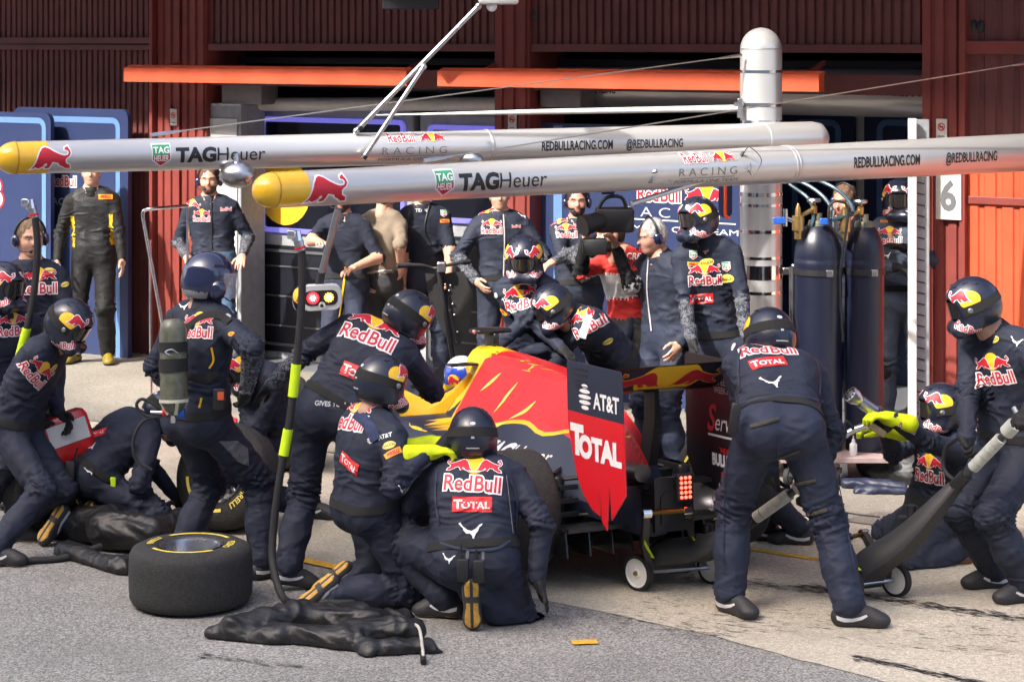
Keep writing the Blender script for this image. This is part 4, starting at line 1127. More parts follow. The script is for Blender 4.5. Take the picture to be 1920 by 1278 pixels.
# ------------------------------------------------------------------ quick-lift jacks
M_JACK = mat('carbon_black', (.030, .030, .031), .42, var=.2, nscale=60)
M_GRIP = mat('grip_grey', (.40, .42, .38), .5, var=.05)
M_JWH = mat('white_nylon', (.72, .72, .70), .4, var=.05)
M_GOLD = mat('gold_anodised', (.34, .22, .045), .35, 1.0)
def jack(w1, w2, knee, hand, fork, label, roller=True):
    """wheel hub points, body shoulder point, handle end, fork tops"""
    o = empty('jack', ((w1 + w2) / 2).xy.to_3d(), label, 'jack', 'quick-lift jacks')
    ax = (w2 - w1).normalized()
    for p, s in ((w1, -1), (w2, 1)):
        x, y, z = frame_from(V((.72, .69, 0)) * s, V((0, 0, 1))); Mw = M_from(x, y, z, p)
        r = p.z
        wo = bpy.data.objects.new('wheel', None); link(wo, o); wo.location = p - wloc(o)
        mb = MB(Mw); mb.lathe([(r * .80, -.02), (r * .97, -.02), (r, -.012), (r, .012), (r * .97, .02), (r * .80, .02)], 36); mb.build('tyre', M_RUBBER, wo, smooth=True)
        mb = MB(Mw); mb.lathe([(.001, .022), (.02, .022), (.025, .012), (r * .70, .010), (r * .76, .018), (r * .81, .018), (r * .81, -.018), (.001, -.018)], 36); mb.build('disc', M_JWH, wo, smooth=True)
        mb = MB(Mw); mb.lathe([(.001, .036), (.01, .034), (.014, .024), (.014, .018)], 12); mb.build('hub_nut', M_GOLD, wo, smooth=True)
    mid = (w1 + w2) / 2; W2 = (w2 - w1).length
    d = (hand - knee).normalized(); up = ax.cross(d)
    if up.z < 0: up = -up
    def ring(c, w, h, dd):
        u2 = ax.cross(dd).normalized()
        if u2.z < 0: u2 = -u2
        return [c + ax * (w * a) + u2 * (h * b) for a, b in ((-.5, -.32), (-.38, -.5), (.38, -.5), (.5, -.32), (.5, .32), (.38, .5), (-.38, .5), (-.5, .32))]
    pts = catmull([mid + V((0, 0, .06)) - d * .10, mid + V((0, 0, .10)), knee.lerp(mid, .55) + V((0, 0, .02)), knee], 6)
    rings = []
    n = len(pts)
    for i, p in enumerate(pts):
        t = i / (n - 1); dd = (pts[min(i + 1, n - 1)] - pts[max(0, i - 1)]).normalized()
        rings.append(ring(p, W2 * .80 * (1 - t) + .075 * t, .10 + .06 * math.sin(t * PI) - .04 * t, dd))
    mb = MB(); mb.loft(rings); mb.build('body', M_JACK, o, smooth=True, fixn=True)
    mb = MB(); mb.tube([w1, w2], .012, 8); mb.build('axle', M_STEEL, o)
    mb = MB(); mb.tube([knee - d * .02, knee + d * .10], .036, 12); mb.build('socket', M_BLACK, o, smooth=True)
    L = (hand - knee).length
    mb = MB(); mb.tube([knee, hand], .021, 12); mb.build('handle_tube', M_JACK, o, smooth=True)
    for k in range(5):
        a = knee + d * (L * .22 + k * .052); mb = MB(); mb.tube([a, a + d * .048], .033, 14); mb.build('grip_ring', M_GRIP, o, smooth=True)
    a = knee + d * (L * .22 + .31); mb = MB(); mb.tube([a, a + d * .07], .04, 14); mb.build('grip_collar', M_GRIP, o, smooth=True)
    mb = MB(); mb.tube([a + d * .12, a + d * .12 + up * .07], .014, 8); mb.build('pin', M_STEEL, o, smooth=True)
    mb = MB(); mb.tube(catmull([knee + d * .02, knee + up * .12 - d * .02, knee + up * .2 + d * .06, knee + up * .19 + d * .16], 5), .011, 8); mb.build('trigger_lever', M_BLACK, o, smooth=True)
    for f, w in zip(fork, (w1, w2)):
        b = w.lerp(mid, .28) + V((0, 0, .09)); mp = b.lerp(f, .45) - V((0, 0, .05)) + (f - b).cross(ax).normalized() * 0
        pp = catmull([b - V((0, 0, .04)), b.lerp(f, .35) - d * .03, f], 5); rg = []
        for i, p in enumerate(pp):
            t = i / (len(pp) - 1); dd = (pp[min(i + 1, len(pp) - 1)] - pp[max(0, i - 1)]).normalized()
            u2 = ax.cross(dd).normalized(); rg.append([p + ax * (.018 * a_) + u2 * ((.05 - .032 * t) * b_) for a_, b_ in ((-1, -1), (1, -1), (1, 1), (-1, 1))])
        mb = MB(); mb.loft(rg); mb.build('fork', M_JACK, o, fixn=True)
        mb = MB(); mb.tube([f - ax * .024, f + ax * .024], .026, 14); mb.build('fork_end', M_CHROME, o, smooth=True)
        q = b.lerp(f, .12); mb = MB(); s = -1 if f is fork[0] else 1
        n2 = V((-.3, -.95, 0)).normalized() * .055; lx = V((.95, -.3, 0)).normalized(); ff = (f - b).normalized(); mb.add([q + n2 - lx * .012 - ff * .05, q + n2 + lx * .045 - ff * .05, q + n2 + ff * .14 - lx * .005, q + n2 * .9 - lx * .012 - ff * .05, q + n2 * .9 + lx * .045 - ff * .05, q + n2 * .9 + ff * .14 - lx * .005], [(0, 1, 2), (5, 4, 3), (0, 3, 4, 1), (1, 4, 5, 2), (2, 5, 3, 0)]); mb.build('lime_flash', M_LIME, o)
    if roller:
        mb = MB(); prof = []
        Lr = (fork[1] - fork[0]).length
        for k in range(10): prof += [(.013, Lr * (.05 + .09 * k)), (.010, Lr * (.05 + .09 * k + .045))]
        x, y, z = frame_from(fork[1] - fork[0]); mb.lathe(prof, 12, M_from(x, y, z, fork[0])); mb.build('gold_roller', M_GOLD, o, smooth=True)
    mb = MB(); c = knee.lerp(mid, .45) + up * .085; mb.tube([c, c + V((0, 0, .06))], .03, 14); mb.box(c - V((0.02, 0, .01)), (.10, .03, .03), None, .006); mb.build('cup', M_BLACK, o, smooth=True)
    return o
def hub(px, yc, yg): 
    p = gp(px, yg); p.z = CZ - (yc - HY) * p.y / FPX; return p
j1a, j1b = hub(1197, 1073, 1107), hub(1334, 1063, 1094)
jack(j1a, j1b, at(1392, 988, 11.62), at(1510, 905, 11.40), [at(1212, 962, 11.42), at(1288, 956, 11.56)], 'black jack with white wheels lifting the rear of the car')
j2a, j2b = hub(1590, 1097, 1131), hub(1680, 1086, 1118)
jack(j2a, j2b, at(1792, 910, 11.42), at(1945, 750, 11.0), [at(1588, 1008, 12.0), at(1620, 1000, 12.15)], 'spare black jack leaning in the hands of the man at right')

# ------------------------------------------------------------------ bottle, bags, floor clutter on the right
o = empty('spray_bottle', at(1600, 852, Yc - .2), 'small white plastic bottle on the trolley deck', 'bottle')
p = V((at(1600, 0, Yc - .2).x, Yc - .2, zb)); mb = MB(Matrix.Translation(p)); mb.lathe([(.001, 0), (.024, 0), (.026, .01), (.026, .07), (.014, .085), (.001, .085)], 20); mb.build('body', M_WHITE, o, smooth=True)
mb = MB(Matrix.Translation(p + V((0, 0, .085)))); mb.lathe([(.012, 0), (.012, .018), (.005, .022), (.003, .045), (.001, .046)], 14); mb.build('cap', M_WHITE, o, smooth=True)
o.location = p
for c in o.children: pass

def cloth_heap(name, prims, label, cat, m, h=.0105, amp=.011, plane=0.0, f=30, group=None, parent=None, k=.05):
    s = SDF()
    for a, b, ra, rb in prims: s.cone(a, b, ra, rb, 0, 0, k)
    vs, F = s.mesh(h, plane=None)
    N = vnormals(vs, F)
    R45 = vs @ np.array([[.7, -.7, 0], [.7, .7, 0], [0, 0, 1.0]])
    vs = vs + N * (amp * 1.5 * ridged(R45 * np.array([1, .3, .6]), f * .75, 1) ** 2 + amp * .35 * ridged(vs * np.array([.5, 1.3, 1.]), f * 1.6, 2) - amp)[:, None]
    vs[:, 2] = np.where(vs[:, 2] < plane + .008, plane + .008 + (vs[:, 2] - plane - .008) * .05, vs[:, 2])
    vs = relax(vs, F, 1, .35)
    me = np_mesh(name, vs, F, None, [m], V((0, 0, 0)) if parent is None else wloc(parent))
    ob = link(bpy.data.objects.new(name, me), parent)
    if label: tag(ob, label, cat, group)
    return ob
M_JACKET = mat('black_padded_nylon', (.008, .008, .009), .5, var=.25, nscale=18, bump=.35, bscale=40)
G = lambda px, py, z: gp(px, py) + V((0, 0, z))
oj = empty('padded_jacket', gp(600, 1200), 'black padded cover with silver bands lying in the centre foreground', 'padded cover', 'black padded covers on the ground')
pr = [(G(440, 1195, .05), G(560, 1178, .07), .075, .075), (G(560, 1178, .07), G(680, 1172, .06), .07, .06), (G(400, 1195, .02), G(520, 1205, .02), .05, .05), (G(520, 1200, .03), G(660, 1215, .03), .06, .07), (G(660, 1205, .05), G(770, 1205, .06), .085, .075), (G(690, 1225, .02), G(800, 1222, .02), .06, .05), (G(600, 1180, .05), G(700, 1190, .06), .06, .08), (G(700, 1185, .05), G(760, 1180, .05), .07, .06), (G(790, 1220, .0), G(828, 1224, .0), .035, .02)]
hp = cloth_heap('cover', pr, None, None, M_JACKET, parent=oj)
bt = bvh_of([hp])
for (px, py, w, hh, rot) in ((408, 1188, .075, .055, .2), (470, 1150, .10, .05, -.25)):
    c = G(px, py, .03); decal('silver_band', [(R_(w, hh * 1.1), 'd_silver')], c + V((0, 0, .3)), V((math.cos(rot), math.sin(rot), 0)), V((-math.sin(rot), math.cos(rot), 0)), bt, oj, V((0, .12, -1)), reach=.5)
mb = MB(); mb.tube(catmull([G(766, 1205, .10), G(785, 1213, .10), G(792, 1235, .06), G(794, 1246, .02)], 5), .008, 8); mb.build('cord', mat('pale_cord', (.45, .43, .36), .5), oj, smooth=True)
mb = MB(); mb.tube([G(792, 1236, .04), G(794, 1247, .016)], [.013, .016], 10); mb.build('cord_tip', M_BLACK, oj, smooth=True)
pr = [(G(110, 1010, .10), G(200, 1022, .13), .10, .12), (G(200, 1030, .12), G(285, 1040, .12), .12, .11), (G(120, 1040, .03), G(230, 1075, .02), .06, .06), (G(230, 1070, .03), G(320, 1082, .03), .06, .05), (G(280, 1035, .1), G(340, 1010, .1), .10, .09)]
tag(cloth_heap('padded_cover', pr, 'black padded cover heaped behind the flat wheel at left', 'padded cover', M_JACKET, group='black padded covers on the ground'))
pr = [(G(1640, 900, .10), G(1720, 905, .10), .12, .12), (G(1650, 880, .25), G(1700, 880, .25), .10, .10), (G(1690, 905, .05), G(1760, 915, .05), .10, .08)]
cloth_heap('padded_cover', pr, 'black fabric cover heaped behind the crouching man in yellow gloves', 'padded cover', M_JACKET, group='black padded covers on the ground')
M_NAVYB = mat('navy_nylon', (.010, .014, .036), .5, bump=.4, bscale=30)
cloth_heap('folded_bag', [(G(1590, 916, .03), G(1690, 922, .03), .05, .045), (G(1610, 926, .02), G(1700, 928, .02), .045, .04)], 'flat navy bag with steel buckle beside the trolley', 'bag', M_NAVYB, k=.03)
cloth_heap('folded_bag', [(G(1822, 965, .02), G(1868, 968, .02), .05, .04), (G(1830, 975, .01), G(1880, 978, .01), .04, .03)], 'dark maroon bag on the floor behind the crouching man', 'bag', mat('maroon_nylon', (.06, .012, .018), .5, bump=.3), k=.03)
rubber_line([gp(1578, 962) + V((0, 0, .01)), gp(1610, 968) + V((0, 0, .012)), gp(1650, 972) + V((0, 0, .01))], .006, M_BLACK, 'floor_cable', 'thin black cable on the concrete near the crouching man', 'cable')
o = empty('equipment_case', gp(1880, 885), 'low grey-framed blue equipment case by the right wall', 'case')
c = gp(1880, 885); mb = MB(); mb.box(c + V((.03, .2, .16)), (.42, .4, .24), None, .01); mb.build('case', M_BLUE, o)
for dz in (.03, .28):
    mb = MB(); mb.box(c + V((.03, .0, dz + .005)), (.45, .03, .03), None, .004); mb.build('frame_bar', M_STEEL, o)
c = at(100, 828, 12.95)
o = empty('red_case', c, 'glossy red case with white label carried low by the mechanic at the left edge', 'case')
Rc = (Matrix.Rotation(math.radians(-18), 3, 'Y') @ Matrix.Rotation(math.radians(15), 3, 'Z'))
mb = MB(); mb.box(c, (.48, .16, .30), Rc, .05); mb.build('case', mat('red_gloss', (.55, .012, .014), .3, coat=.5), o, smooth=True)
mb = MB(); mb.box(c + Rc @ V((.10, -.083, .03)), (.24, .008, .13), Rc, .003); mb.build('label_plate', M_WHITE, o)
mb = MB(); mb.tube(catmull([c + Rc @ V((-.12, 0, .14)), c + Rc @ V((-.10, 0, .20)), c + Rc @ V((.06, 0, .20)), c + Rc @ V((.08, 0, .14))], 4), .012, 8); mb.build('handle', M_BLACK, o, smooth=True)
# ------------------------------------------------------------------ racing car
TH = math.radians(25); CR = V((math.cos(TH), math.sin(TH), 0)); CF = V((-math.sin(TH), math.cos(TH), 0))
R0 = V((.575, 12.15, 0))
LIFT = .17; ptc = math.atan2(LIFT, 3.55)
CFp = (CF * math.cos(ptc) - V((0, 0, math.sin(ptc)))).normalized(); CU = CR.cross(CFp).normalized()
CM = M_from(CR, CFp, CU, R0 + V((0, 0, LIFT)))
car = empty('racing_car', R0, 'navy, red and yellow open-wheel racing car jacked up at the rear', 'racing car')
M_MATTE = mat('matte_navy_paint', (.020, .026, .050), .42, var=.06, nscale=5)
M_CARB = mat('carbon_fibre', (.012, .012, .013), .32, var=.3, nscale=120)
M_REDC = mat('matte_red_paint', (.62, .012, .022), .36, var=.03)
M_YELC = mat('matte_yellow_paint', (.80, .45, .012), .38, var=.03)
def half(y, zt, tw, mw, mz, bw, bz):
    prof = [(0, zt), (tw * .6, zt - .008), (tw, zt - .05), (mw, mz), ((mw + bw) / 2 * .97, (mz + bz) / 2 - .01), (bw, bz), (bw * .95, bz - .08), (bw * .6, bz - .13), (0, bz - .14)]
    L = [V((-x, y, z)) for x, z in prof]; Rr = [V((x, y, z)) for x, z in prof[-2:0:-1]]
    return L + Rr
def smooth_loft(secs, n=5):
    secs = sorted(secs, key=lambda q: -q[0]); out = []
    for i in range(len(secs) - 1):
        for k in range(n):
            t = k / n; a, b = secs[i], secs[i + 1]; p = secs[max(0, i - 1)]; q = secs[min(len(secs) - 1, i + 2)]
            out.append([.5 * ((2 * bb) + (c - aa) * t + (2 * aa - 5 * bb + 4 * c - d) * t * t + (3 * bb - aa - 3 * c + d) * t ** 3) for aa, bb, c, d in zip(p, a, b, q)])
    out.append(list(secs[-1])); return out
mb = MB(CM); mb.loft([half(*s) for s in smooth_loft([(1.70, .93, .10, .15, .78, .30, .56), (1.4, .965, .11, .18, .74, .38, .52), (1.0, .95, .10, .20, .70, .45, .45), (.6, .925, .09, .20, .66, .47, .40), (.2, .86, .075, .17, .58, .38, .32), (-.2, .72, .055, .12, .48, .24, .27), (-.5, .52, .04, .07, .38, .12, .25)])])
mb.mi = [1 if (i < len(mb.f) - 2 and i % 16 in (0, 1, 2, 13, 14, 15) ) else 0 for i in range(len(mb.f))]
ec = mb.build('engine_cover', [M_MATTE, M_REDC], car, smooth=True, fixn=True)
for s in (-1, 1):
    def sp(y, xi, xo, zb, zt):
        return [V((s * x, y, z)) for x, z in ((xi, zt), (xo - .08, zt), (xo - .02, zt - .05), (xo, zt - .14), (xo, zb + .08), (xo - .05, zb), (xi, zb))]
    mb = MB(CM); mb.loft([sp(*q) for q in smooth_loft([(2.05, .30, .68, .16, .50), (1.7, .25, .70, .10, .56), (1.2, .25, .68, .08, .52), (.7, .2, .58, .07, .42), (.3, .1, .40, .07, .32), (-.05, .05, .22, .07, .24)])]); pod = mb.build('sidepod', M_MATTE, car, smooth=True, fixn=True)
    if s < 0: podL = pod
    mb = MB(CM); mb.prism([(s * .68, 2.06), (s * .34, 2.06), (s * .34, 2.05), (s * .68, 2.05)] if s < 0 else [(.34, 2.05), (.68, 2.05), (.68, 2.06), (.34, 2.06)], .18, .47); mb.build('air_intake', M_BLACK, car)
# tub, cockpit sides and nose
mb = MB(CM)
mb.loft([half(*s) for s in smooth_loft([(4.55, .30, .06, .09, .27, .08, .26), (4.1, .46, .10, .14, .40, .13, .34), (3.5, .60, .15, .20, .52, .18, .36), (2.9, .66, .20, .26, .58, .24, .36), (2.45, .66, .22, .30, .58, .30, .34), (2.42, .50, .20, .30, .48, .30, .33), (1.75, .50, .20, .32, .46, .32, .32)], 4)])
tub = mb.build('monocoque', M_MATTE, car, smooth=True, fixn=True)
for s in (-1, 1):
    mb = MB(CM); rg = []
    for y, z0, z1, x0, x1 in ((2.48, .46, .63, .22, .30), (2.2, .46, .62, .25, .32), (1.95, .46, .62, .24, .32), (1.80, .48, .68, .17, .28), (1.62, .5, .82, .12, .2)):
        rg.append([V((s * x0, y, z0)), V((s * x1, y, z0)), V((s * x1, y, z1 - .06)), V((s * (x1 + x0) / 2, y, z1)), V((s * x0, y, z1 - .05))])
    mb.loft(rg); mb.build('cockpit_side', M_YELC if True else M_MATTE, car, smooth=True, fixn=True)
# roll hoop, airbox, camera pod
mb = MB(CM); rg = []
for y, w, z0, z1 in ((1.80, .10, .72, .95), (1.74, .13, .70, .975), (1.6, .125, .68, .985), (1.38, .115, .80, .972)):
    rg.append([V((w * math.cos(a), y, (z0 + z1) / 2 + (z1 - z0) / 2 * math.sin(a))) for a in [2 * PI * k / 20 for k in range(20)]])
mb.loft(rg); ab = mb.build('airbox', M_YELC, car, smooth=True, fixn=True)
mb = MB(CM); mb.loft([[V((w * math.cos(a), y, .84 + h * math.sin(a))) for a in [2 * PI * k / 20 for k in range(20)]] for y, w, h in ((1.812, .085, .095), (1.80, .085, .095))]); mb.build('airbox_mouth', M_BLACK, car)
for s in (-1, 1):
    mb = MB(CM); mb.bar((s * .10, 1.78, .72), (s * .26, 1.88, .62), .04, .05, bev=.01); mb.build('roll_hoop_leg', M_YELC, car)
mb = MB(CM); mb.box((0, 1.62, 1.02), (.04, .16, .09), None, .012); mb.build('camera_stalk', M_CARB, car, smooth=True)
mb = MB(CM); mb.box((0, 1.64, 1.075), (.24, .16, .03), None, .012); tc = mb.build('camera_pod', M_CARB, car, smooth=True)
mb = MB(CM); mb.sphere((-.122, 1.62, 1.075), .014, 10, 6); mb.build('camera_lens', mat('pink_lens', (.6, .2, .2), .2), car, smooth=True)
for s in (-1, 1):
    mb = MB(CM); mb.box((s * .22, 1.60, .875), (.19, .10, .014), None, .005); mb.build('airbox_winglet', M_CARB, car)
    mo = bpy.data.objects.new('mirror', None); link(mo, car); mo.location = CM @ V((s * .55, 2.45, .70)) - wloc(car)
    mb = MB(CM); mb.box((s * .56, 2.45, .70), (.16, .07, .07), None, .025); mb.build('mirror_shell', M_MATTE, mo, smooth=True)
    mb = MB(CM); mb.box((s * .56, 2.411, .70), (.13, .004, .05)); mb.build('mirror_glass', M_CHROME, mo)
    mb = MB(CM); mb.bar((s * .50, 2.45, .68), (s * .30, 2.4, .60), .012, .03); mb.build('mirror_stay', M_CARB, mo)
# livery pressed on the left flank of the engine cover
bt = bvh_of([ec, ab, podL])
def lv(pts): return [((x - 850) / 89.0 - 2.0, .97 - (y - 672) / 290.0) for x, y in pts]
def poly_layer(pts, off=0.0, lift=0.0, smooth=True):
    q = lv(pts)
    if smooth:
        c = catmull([V((*p, 0)) for p in q] + [V((*q[0], 0))], 3); q = [(p.x, p.y) for p in c[:-1]]
    vs, fs = curve_mesh('poly', [q], off); return vs, fs, lift
redp = [(900, 662), (960, 668), (1010, 680), (1060, 705), (1095, 740), (1095, 800), (1060, 812), (1040, 802), (1028, 775), (1012, 770), (992, 782), (975, 770), (960, 772), (945, 782), (930, 792), (908, 795), (893, 785), (888, 740), (894, 700)]
def streak(p, w):
    c = catmull([V((*q, 0)) for q in lv(p)], 5); n = len(c); L = []; Rr = []
    for i, q in enumerate(c):
        d = (c[min(i + 1, n - 1)] - c[max(0, i - 1)]).normalized(); s = V((-d.y, d.x, 0)); ww = w * math.sin(PI * (i + .4) / (n + .2)); L.append(q + s * ww); Rr.append(q - s * ww)
    vs = [(p_.x, p_.y) for p_ in L + Rr]; return vs, [(i, i + 1, n + i + 1, n + i) for i in range(n - 1)], .003
lay = [(poly_layer(redp, .022, .0), 'd_yellow'), (poly_layer(redp, 0, .0015), 'd_scarlet'), (poly_layer([(850, 662), (880, 655), (906, 660), (897, 700), (890, 745), (880, 785), (862, 770), (855, 720)], 0, .0005), 'd_yellow')]
for st, w_ in (([(950, 692), (955, 682), (968, 676)], .018), ([(905, 742), (915, 722), (922, 706)], .022), ([(936, 768), (938, 745), (945, 715)], .024), ([(956, 772), (966, 755), (972, 738)], .022), ([(1018, 770), (1024, 750), (1026, 728)], .026), ([(928, 802), (942, 792), (955, 778)], .024)):
    lay.append((streak(st, w_ * .62), 'd_paleyellow'))
Oc = CM @ V((-.75, 0, 0))
decal('bull_livery', lay, Oc, -CFp, CU, bt, car, CR, reach=.6, off=.003, cell=.035)
lay = tagh(.085, 'd_white', .15, -.52, .47, True)
decal('lettering', lay, Oc, -CFp, CU, bt, car, CR, reach=.6, off=.004, cell=.03)
bt2 = bvh_of([tub]); decal('lettering', [(T('exness', .10, -2.75, .53, .03, 1.1, .12), 'd_white')], Oc, -CFp, CU, bt2, car, CR, reach=.6, off=.004, cell=.03)
# floor, diffuser, crash structure, rain light
mb = MB(CM); mb.prism([(-.70, .2), (-.70, 2.3), (-.45, 2.9), (.45, 2.9), (.70, 2.3), (.70, .2), (.48, -.20), (-.48, -.20)][::-1], .035, .055); mb.build('floor', M_CARB, car)
mb = MB(CM); mb.prism([(-.5, -.20), (-.5, -.40), (.5, -.40), (.5, -.20)], .155, .17); mb.prism([(-.5, -.40), (-.5, -.445), (.5, -.445), (.5, -.40)], .165, .185); mb.build('diffuser_roof', M_CARB, car)
for x in (-.5, -.36, -.22, -.10, .10, .22, .36, .5):
    mb = MB(CM); Mx = CM @ M_from(V((0, 1, 0)), V((0, 0, 1)), V((1, 0, 0)), V((x, 0, 0))); mb = MB(Mx)
    mb.prism([(-.43, .03), (-.12, .02), (-.12, .06), (-.41, .165)], -.004, .004); mb.build('diffuser_strake', M_CARB, car)
mb = MB(CM); mb.loft([[V((x * w, y, .30 + z * h)) for x, z in ((-1, -1), (1, -1), (1.0, .6), (.6, 1), (-.6, 1), (-1, .6))] for y, w, h in ((.1, .14, .13), (-.35, .09, .11), (-.70, .065, .085))]); mb.build('crash_structure', M_CARB, car, smooth=True, fixn=True)
mb = MB(CM); mb.prism([(-.10, -.69), (.14, -.69), (.14, -.66), (-.10, -.66)][::-1], .17, .46); mb.build('light_mount', M_CARB, car)
rl = bpy.data.objects.new('rain_light', None); link(rl, car); rl.location = CM @ V((.07, -.72, .40)) - wloc(car)
mb = MB(CM); mb.box((.07, -.715, .405), (.095, .03, .145), None, .006); mb.build('light_housing', M_BLACK, rl)
M_RL = mat('rain_light_red', (1.0, .05, .03), .3, var=0, emit=2.4)
for i in range(3):
    for j in range(5):
        mb = MB(CM); mb.sphere((.07 + (i - 1) * .026, -.733, .405 + (j - 2) * .026), .009, 10, 6); mb.build('diode', M_RL, rl, smooth=True)
mb = MB(CM); mb.tube([(-.12, -.15, .46), (-.12, -.60, .48)], .05, 18); mb.build('exhaust', mat('exhaust_steel', (.16, .14, .12), .35, .9), car, smooth=True)
for s in (-1, 1):
    mb = MB(CM); mb.tube([(s * .075, -.2, .40), (s * .075, -.56, .40)], .02, 12); mb.build('wastegate_pipe', MATS['exhaust_steel'], car, smooth=True)
mb = MB(CM); mb.loft([[V((x * w, y + yy, z)) for x, yy in ((-1, -.06), (1, -.06), (1, .06), (-1, .06))] for z, y, w in ((.32, -.42, .03), (.50, -.44, .028), (.75, -.50, .018), (.95, -.50, .012))]); mb.build('wing_pylon', M_CARB, car, fixn=True)
mb = MB(CM); mb.bar((-.34, -.50, .40), (.34, -.50, .40), .10, .018, V((0, 0, 1))); mb.build('beam_wing', M_CARB, car)
# rear wing
rw = bpy.data.objects.new('rear_wing', None); link(rw, car); rw.location = CM @ V((0, -.5, .9)) - wloc(car)
def foil(y0, z0, y1, z1, th, m, nm, camber=.02):
    mb = MB(CM); n = 10; up = []; dn = []
    for k in range(n + 1):
        t = k / n; y = y0 + (y1 - y0) * t; z = z0 + (z1 - z0) * t - camber * math.sin(t * PI); tt = th * (1 - t) ** .5 * (t + .05) ** .3
        up.append((y, z + tt)); dn.append((y, z - tt * .6))
    pr = up + dn[::-1]
    mb.loft([[V((x, y, z)) for y, z in pr] for x in (-.372, .372)]); return mb.build(nm, m, rw, smooth=True, fixn=True)
foil(-.30, .90, -.60, .935, .018, M_CARB, 'main_plane')
fl = foil(-.58, .925, -.80, 1.075, .010, M_CARB, 'flap', .012)
lay = [(R_(.73, .20), 'd_navy'), (E_(.40, .36, 0, -.02, .0008), 'd_yellow'), (P('bull_o', BULL, .165, -.175, -.005, .035, True, .0012), 'd_yellow'), (P('bull_o', BULL, .165, .175, -.005, .035, False, .0012), 'd_yellow'), (P('bull', BULL, .165, -.175, -.005, 0, True, .002), 'd_red'), (P('bull', BULL, .165, .175, -.005, 0, False, .002), 'd_red')]
fv = (CM.to_3x3() @ V((0, -.22, .15))).normalized()
decal('bull_emblem', lay, CM @ V((0, -.70, 1.00)) + fv.cross(CR) * 0, CR, fv, bvh_of([fl]), rw, (CM.to_3x3() @ V((0, .56, .82))).normalized(), reach=.15, off=.002, cell=.03)
for s in (-1, 1):
    Mx = CM @ M_from(V((0, -1, 0)), V((0, 0, 1)), V((-1, 0, 0)), V((s * .375 + .004, -.22, 0)))     # local x rearwards, y up, z to the left
    def plate(poly, m, nm, th=.008):
        mb = MB(Mx); mb.prism(poly, 0, th); return mb.build(nm, m, rw, fixn=True)
    if s < 0:
        plate([(0, .80), (.655, .795), (.645, 1.04), (.63, 1.065), (.02, 1.075), (0, 1.055)], M_MATTE, 'endplate_upper')
        lo = [(0, .798), (.0, .74), (.04, .60), (.10, .45), (.17, .36), (.28, .29), (.36, .27), (.365, .42), (.375, .42), (.385, .25), (.44, .205), (.475, .44), (.485, .44), (.50, .27), (.665, .42), (.656, .793)]
        plate(lo, M_REDC, 'endplate_lower')
        for k in range(4):
            mb = MB(Mx); mb.prism([(.05 + .02 * k, 1.04 - .03 * k), (.05 + .02 * k, 1.033 - .03 * k), (.25, 1.033 - .03 * k), (.25, 1.04 - .03 * k)][::-1], .0085, .011); mb.build('louvre_slot', M_BLACK, rw)
        fx = Mx.to_3x3() @ V((1, 0, 0)); fy = Mx.to_3x3() @ V((0, 1, 0))
        decal('lettering', globe(.15, .22, .89) + [(T('AT&T', .085, .47, .885, .03, 1.0), 'd_white')], Mx @ V((0, 0, .008)), fx, fy, None, rw)
        decal('lettering', [(T('T', .155, .115, .655, .06, 1.1), 'd_white'), (T('OTAL', .115, .385, .625, .06, 1.18), 'd_white')], Mx @ V((0, 0, .008)), fx, fy, None, rw)
    else:
        plate([(0, .50), (.10, .36), (.60, .30), (.655, .42), (.655, 1.04), (.63, 1.065), (.02, 1.075), (0, 1.055)], M_CARB, 'endplate')
        fx = Mx.to_3x3() @ V((1, 0, 0)); fy = Mx.to_3x3() @ V((0, 1, 0))
        lay = [(T('SPEED', .035, .42, .94, .02, 1.1), 'd_white'), (T('WEEK.COM', .035, .45, .895, .02, 1.0), 'd_white'), (T('S', .15, .30, .74, .02, .9, .25), 'd_scarlet'), (T('ervus', .10, .47, .72, .0, .9, .3), 'd_white'), (R_(.34, .012, .42, .64, 0, .2), 'd_white'), (T('THE RED', .028, .44, .565, .02, .9), 'd_scarlet'), (T('BULLETIN', .062, .44, .51, .05, .8), 'd_white'), (T('RedBull', .045, .47, .425, .02, .9), 'd_scarlet'), (T('MOBILE', .055, .47, .36, -.01, .9), 'd_white')]
        lay = [((vs, [tuple(reversed(f)) for f in fs], l), k) for (vs, fs, l), k in lay]
        lay2 = []
        for (vs, fs, l), k in lay: lay2.append(((([(-x, y) for x, y in vs]), fs, l), k))
        # inner face is seen from the left as well: rearwards runs to the right
        lay3 = [((([(-x, y) for x, y in vs]), [tuple(reversed(f)) for f in fs], l), k) for (vs, fs, l), k in lay2]
        decal('lettering', lay3, Mx @ V((0, 0, .008)), fx, fy, None, rw)
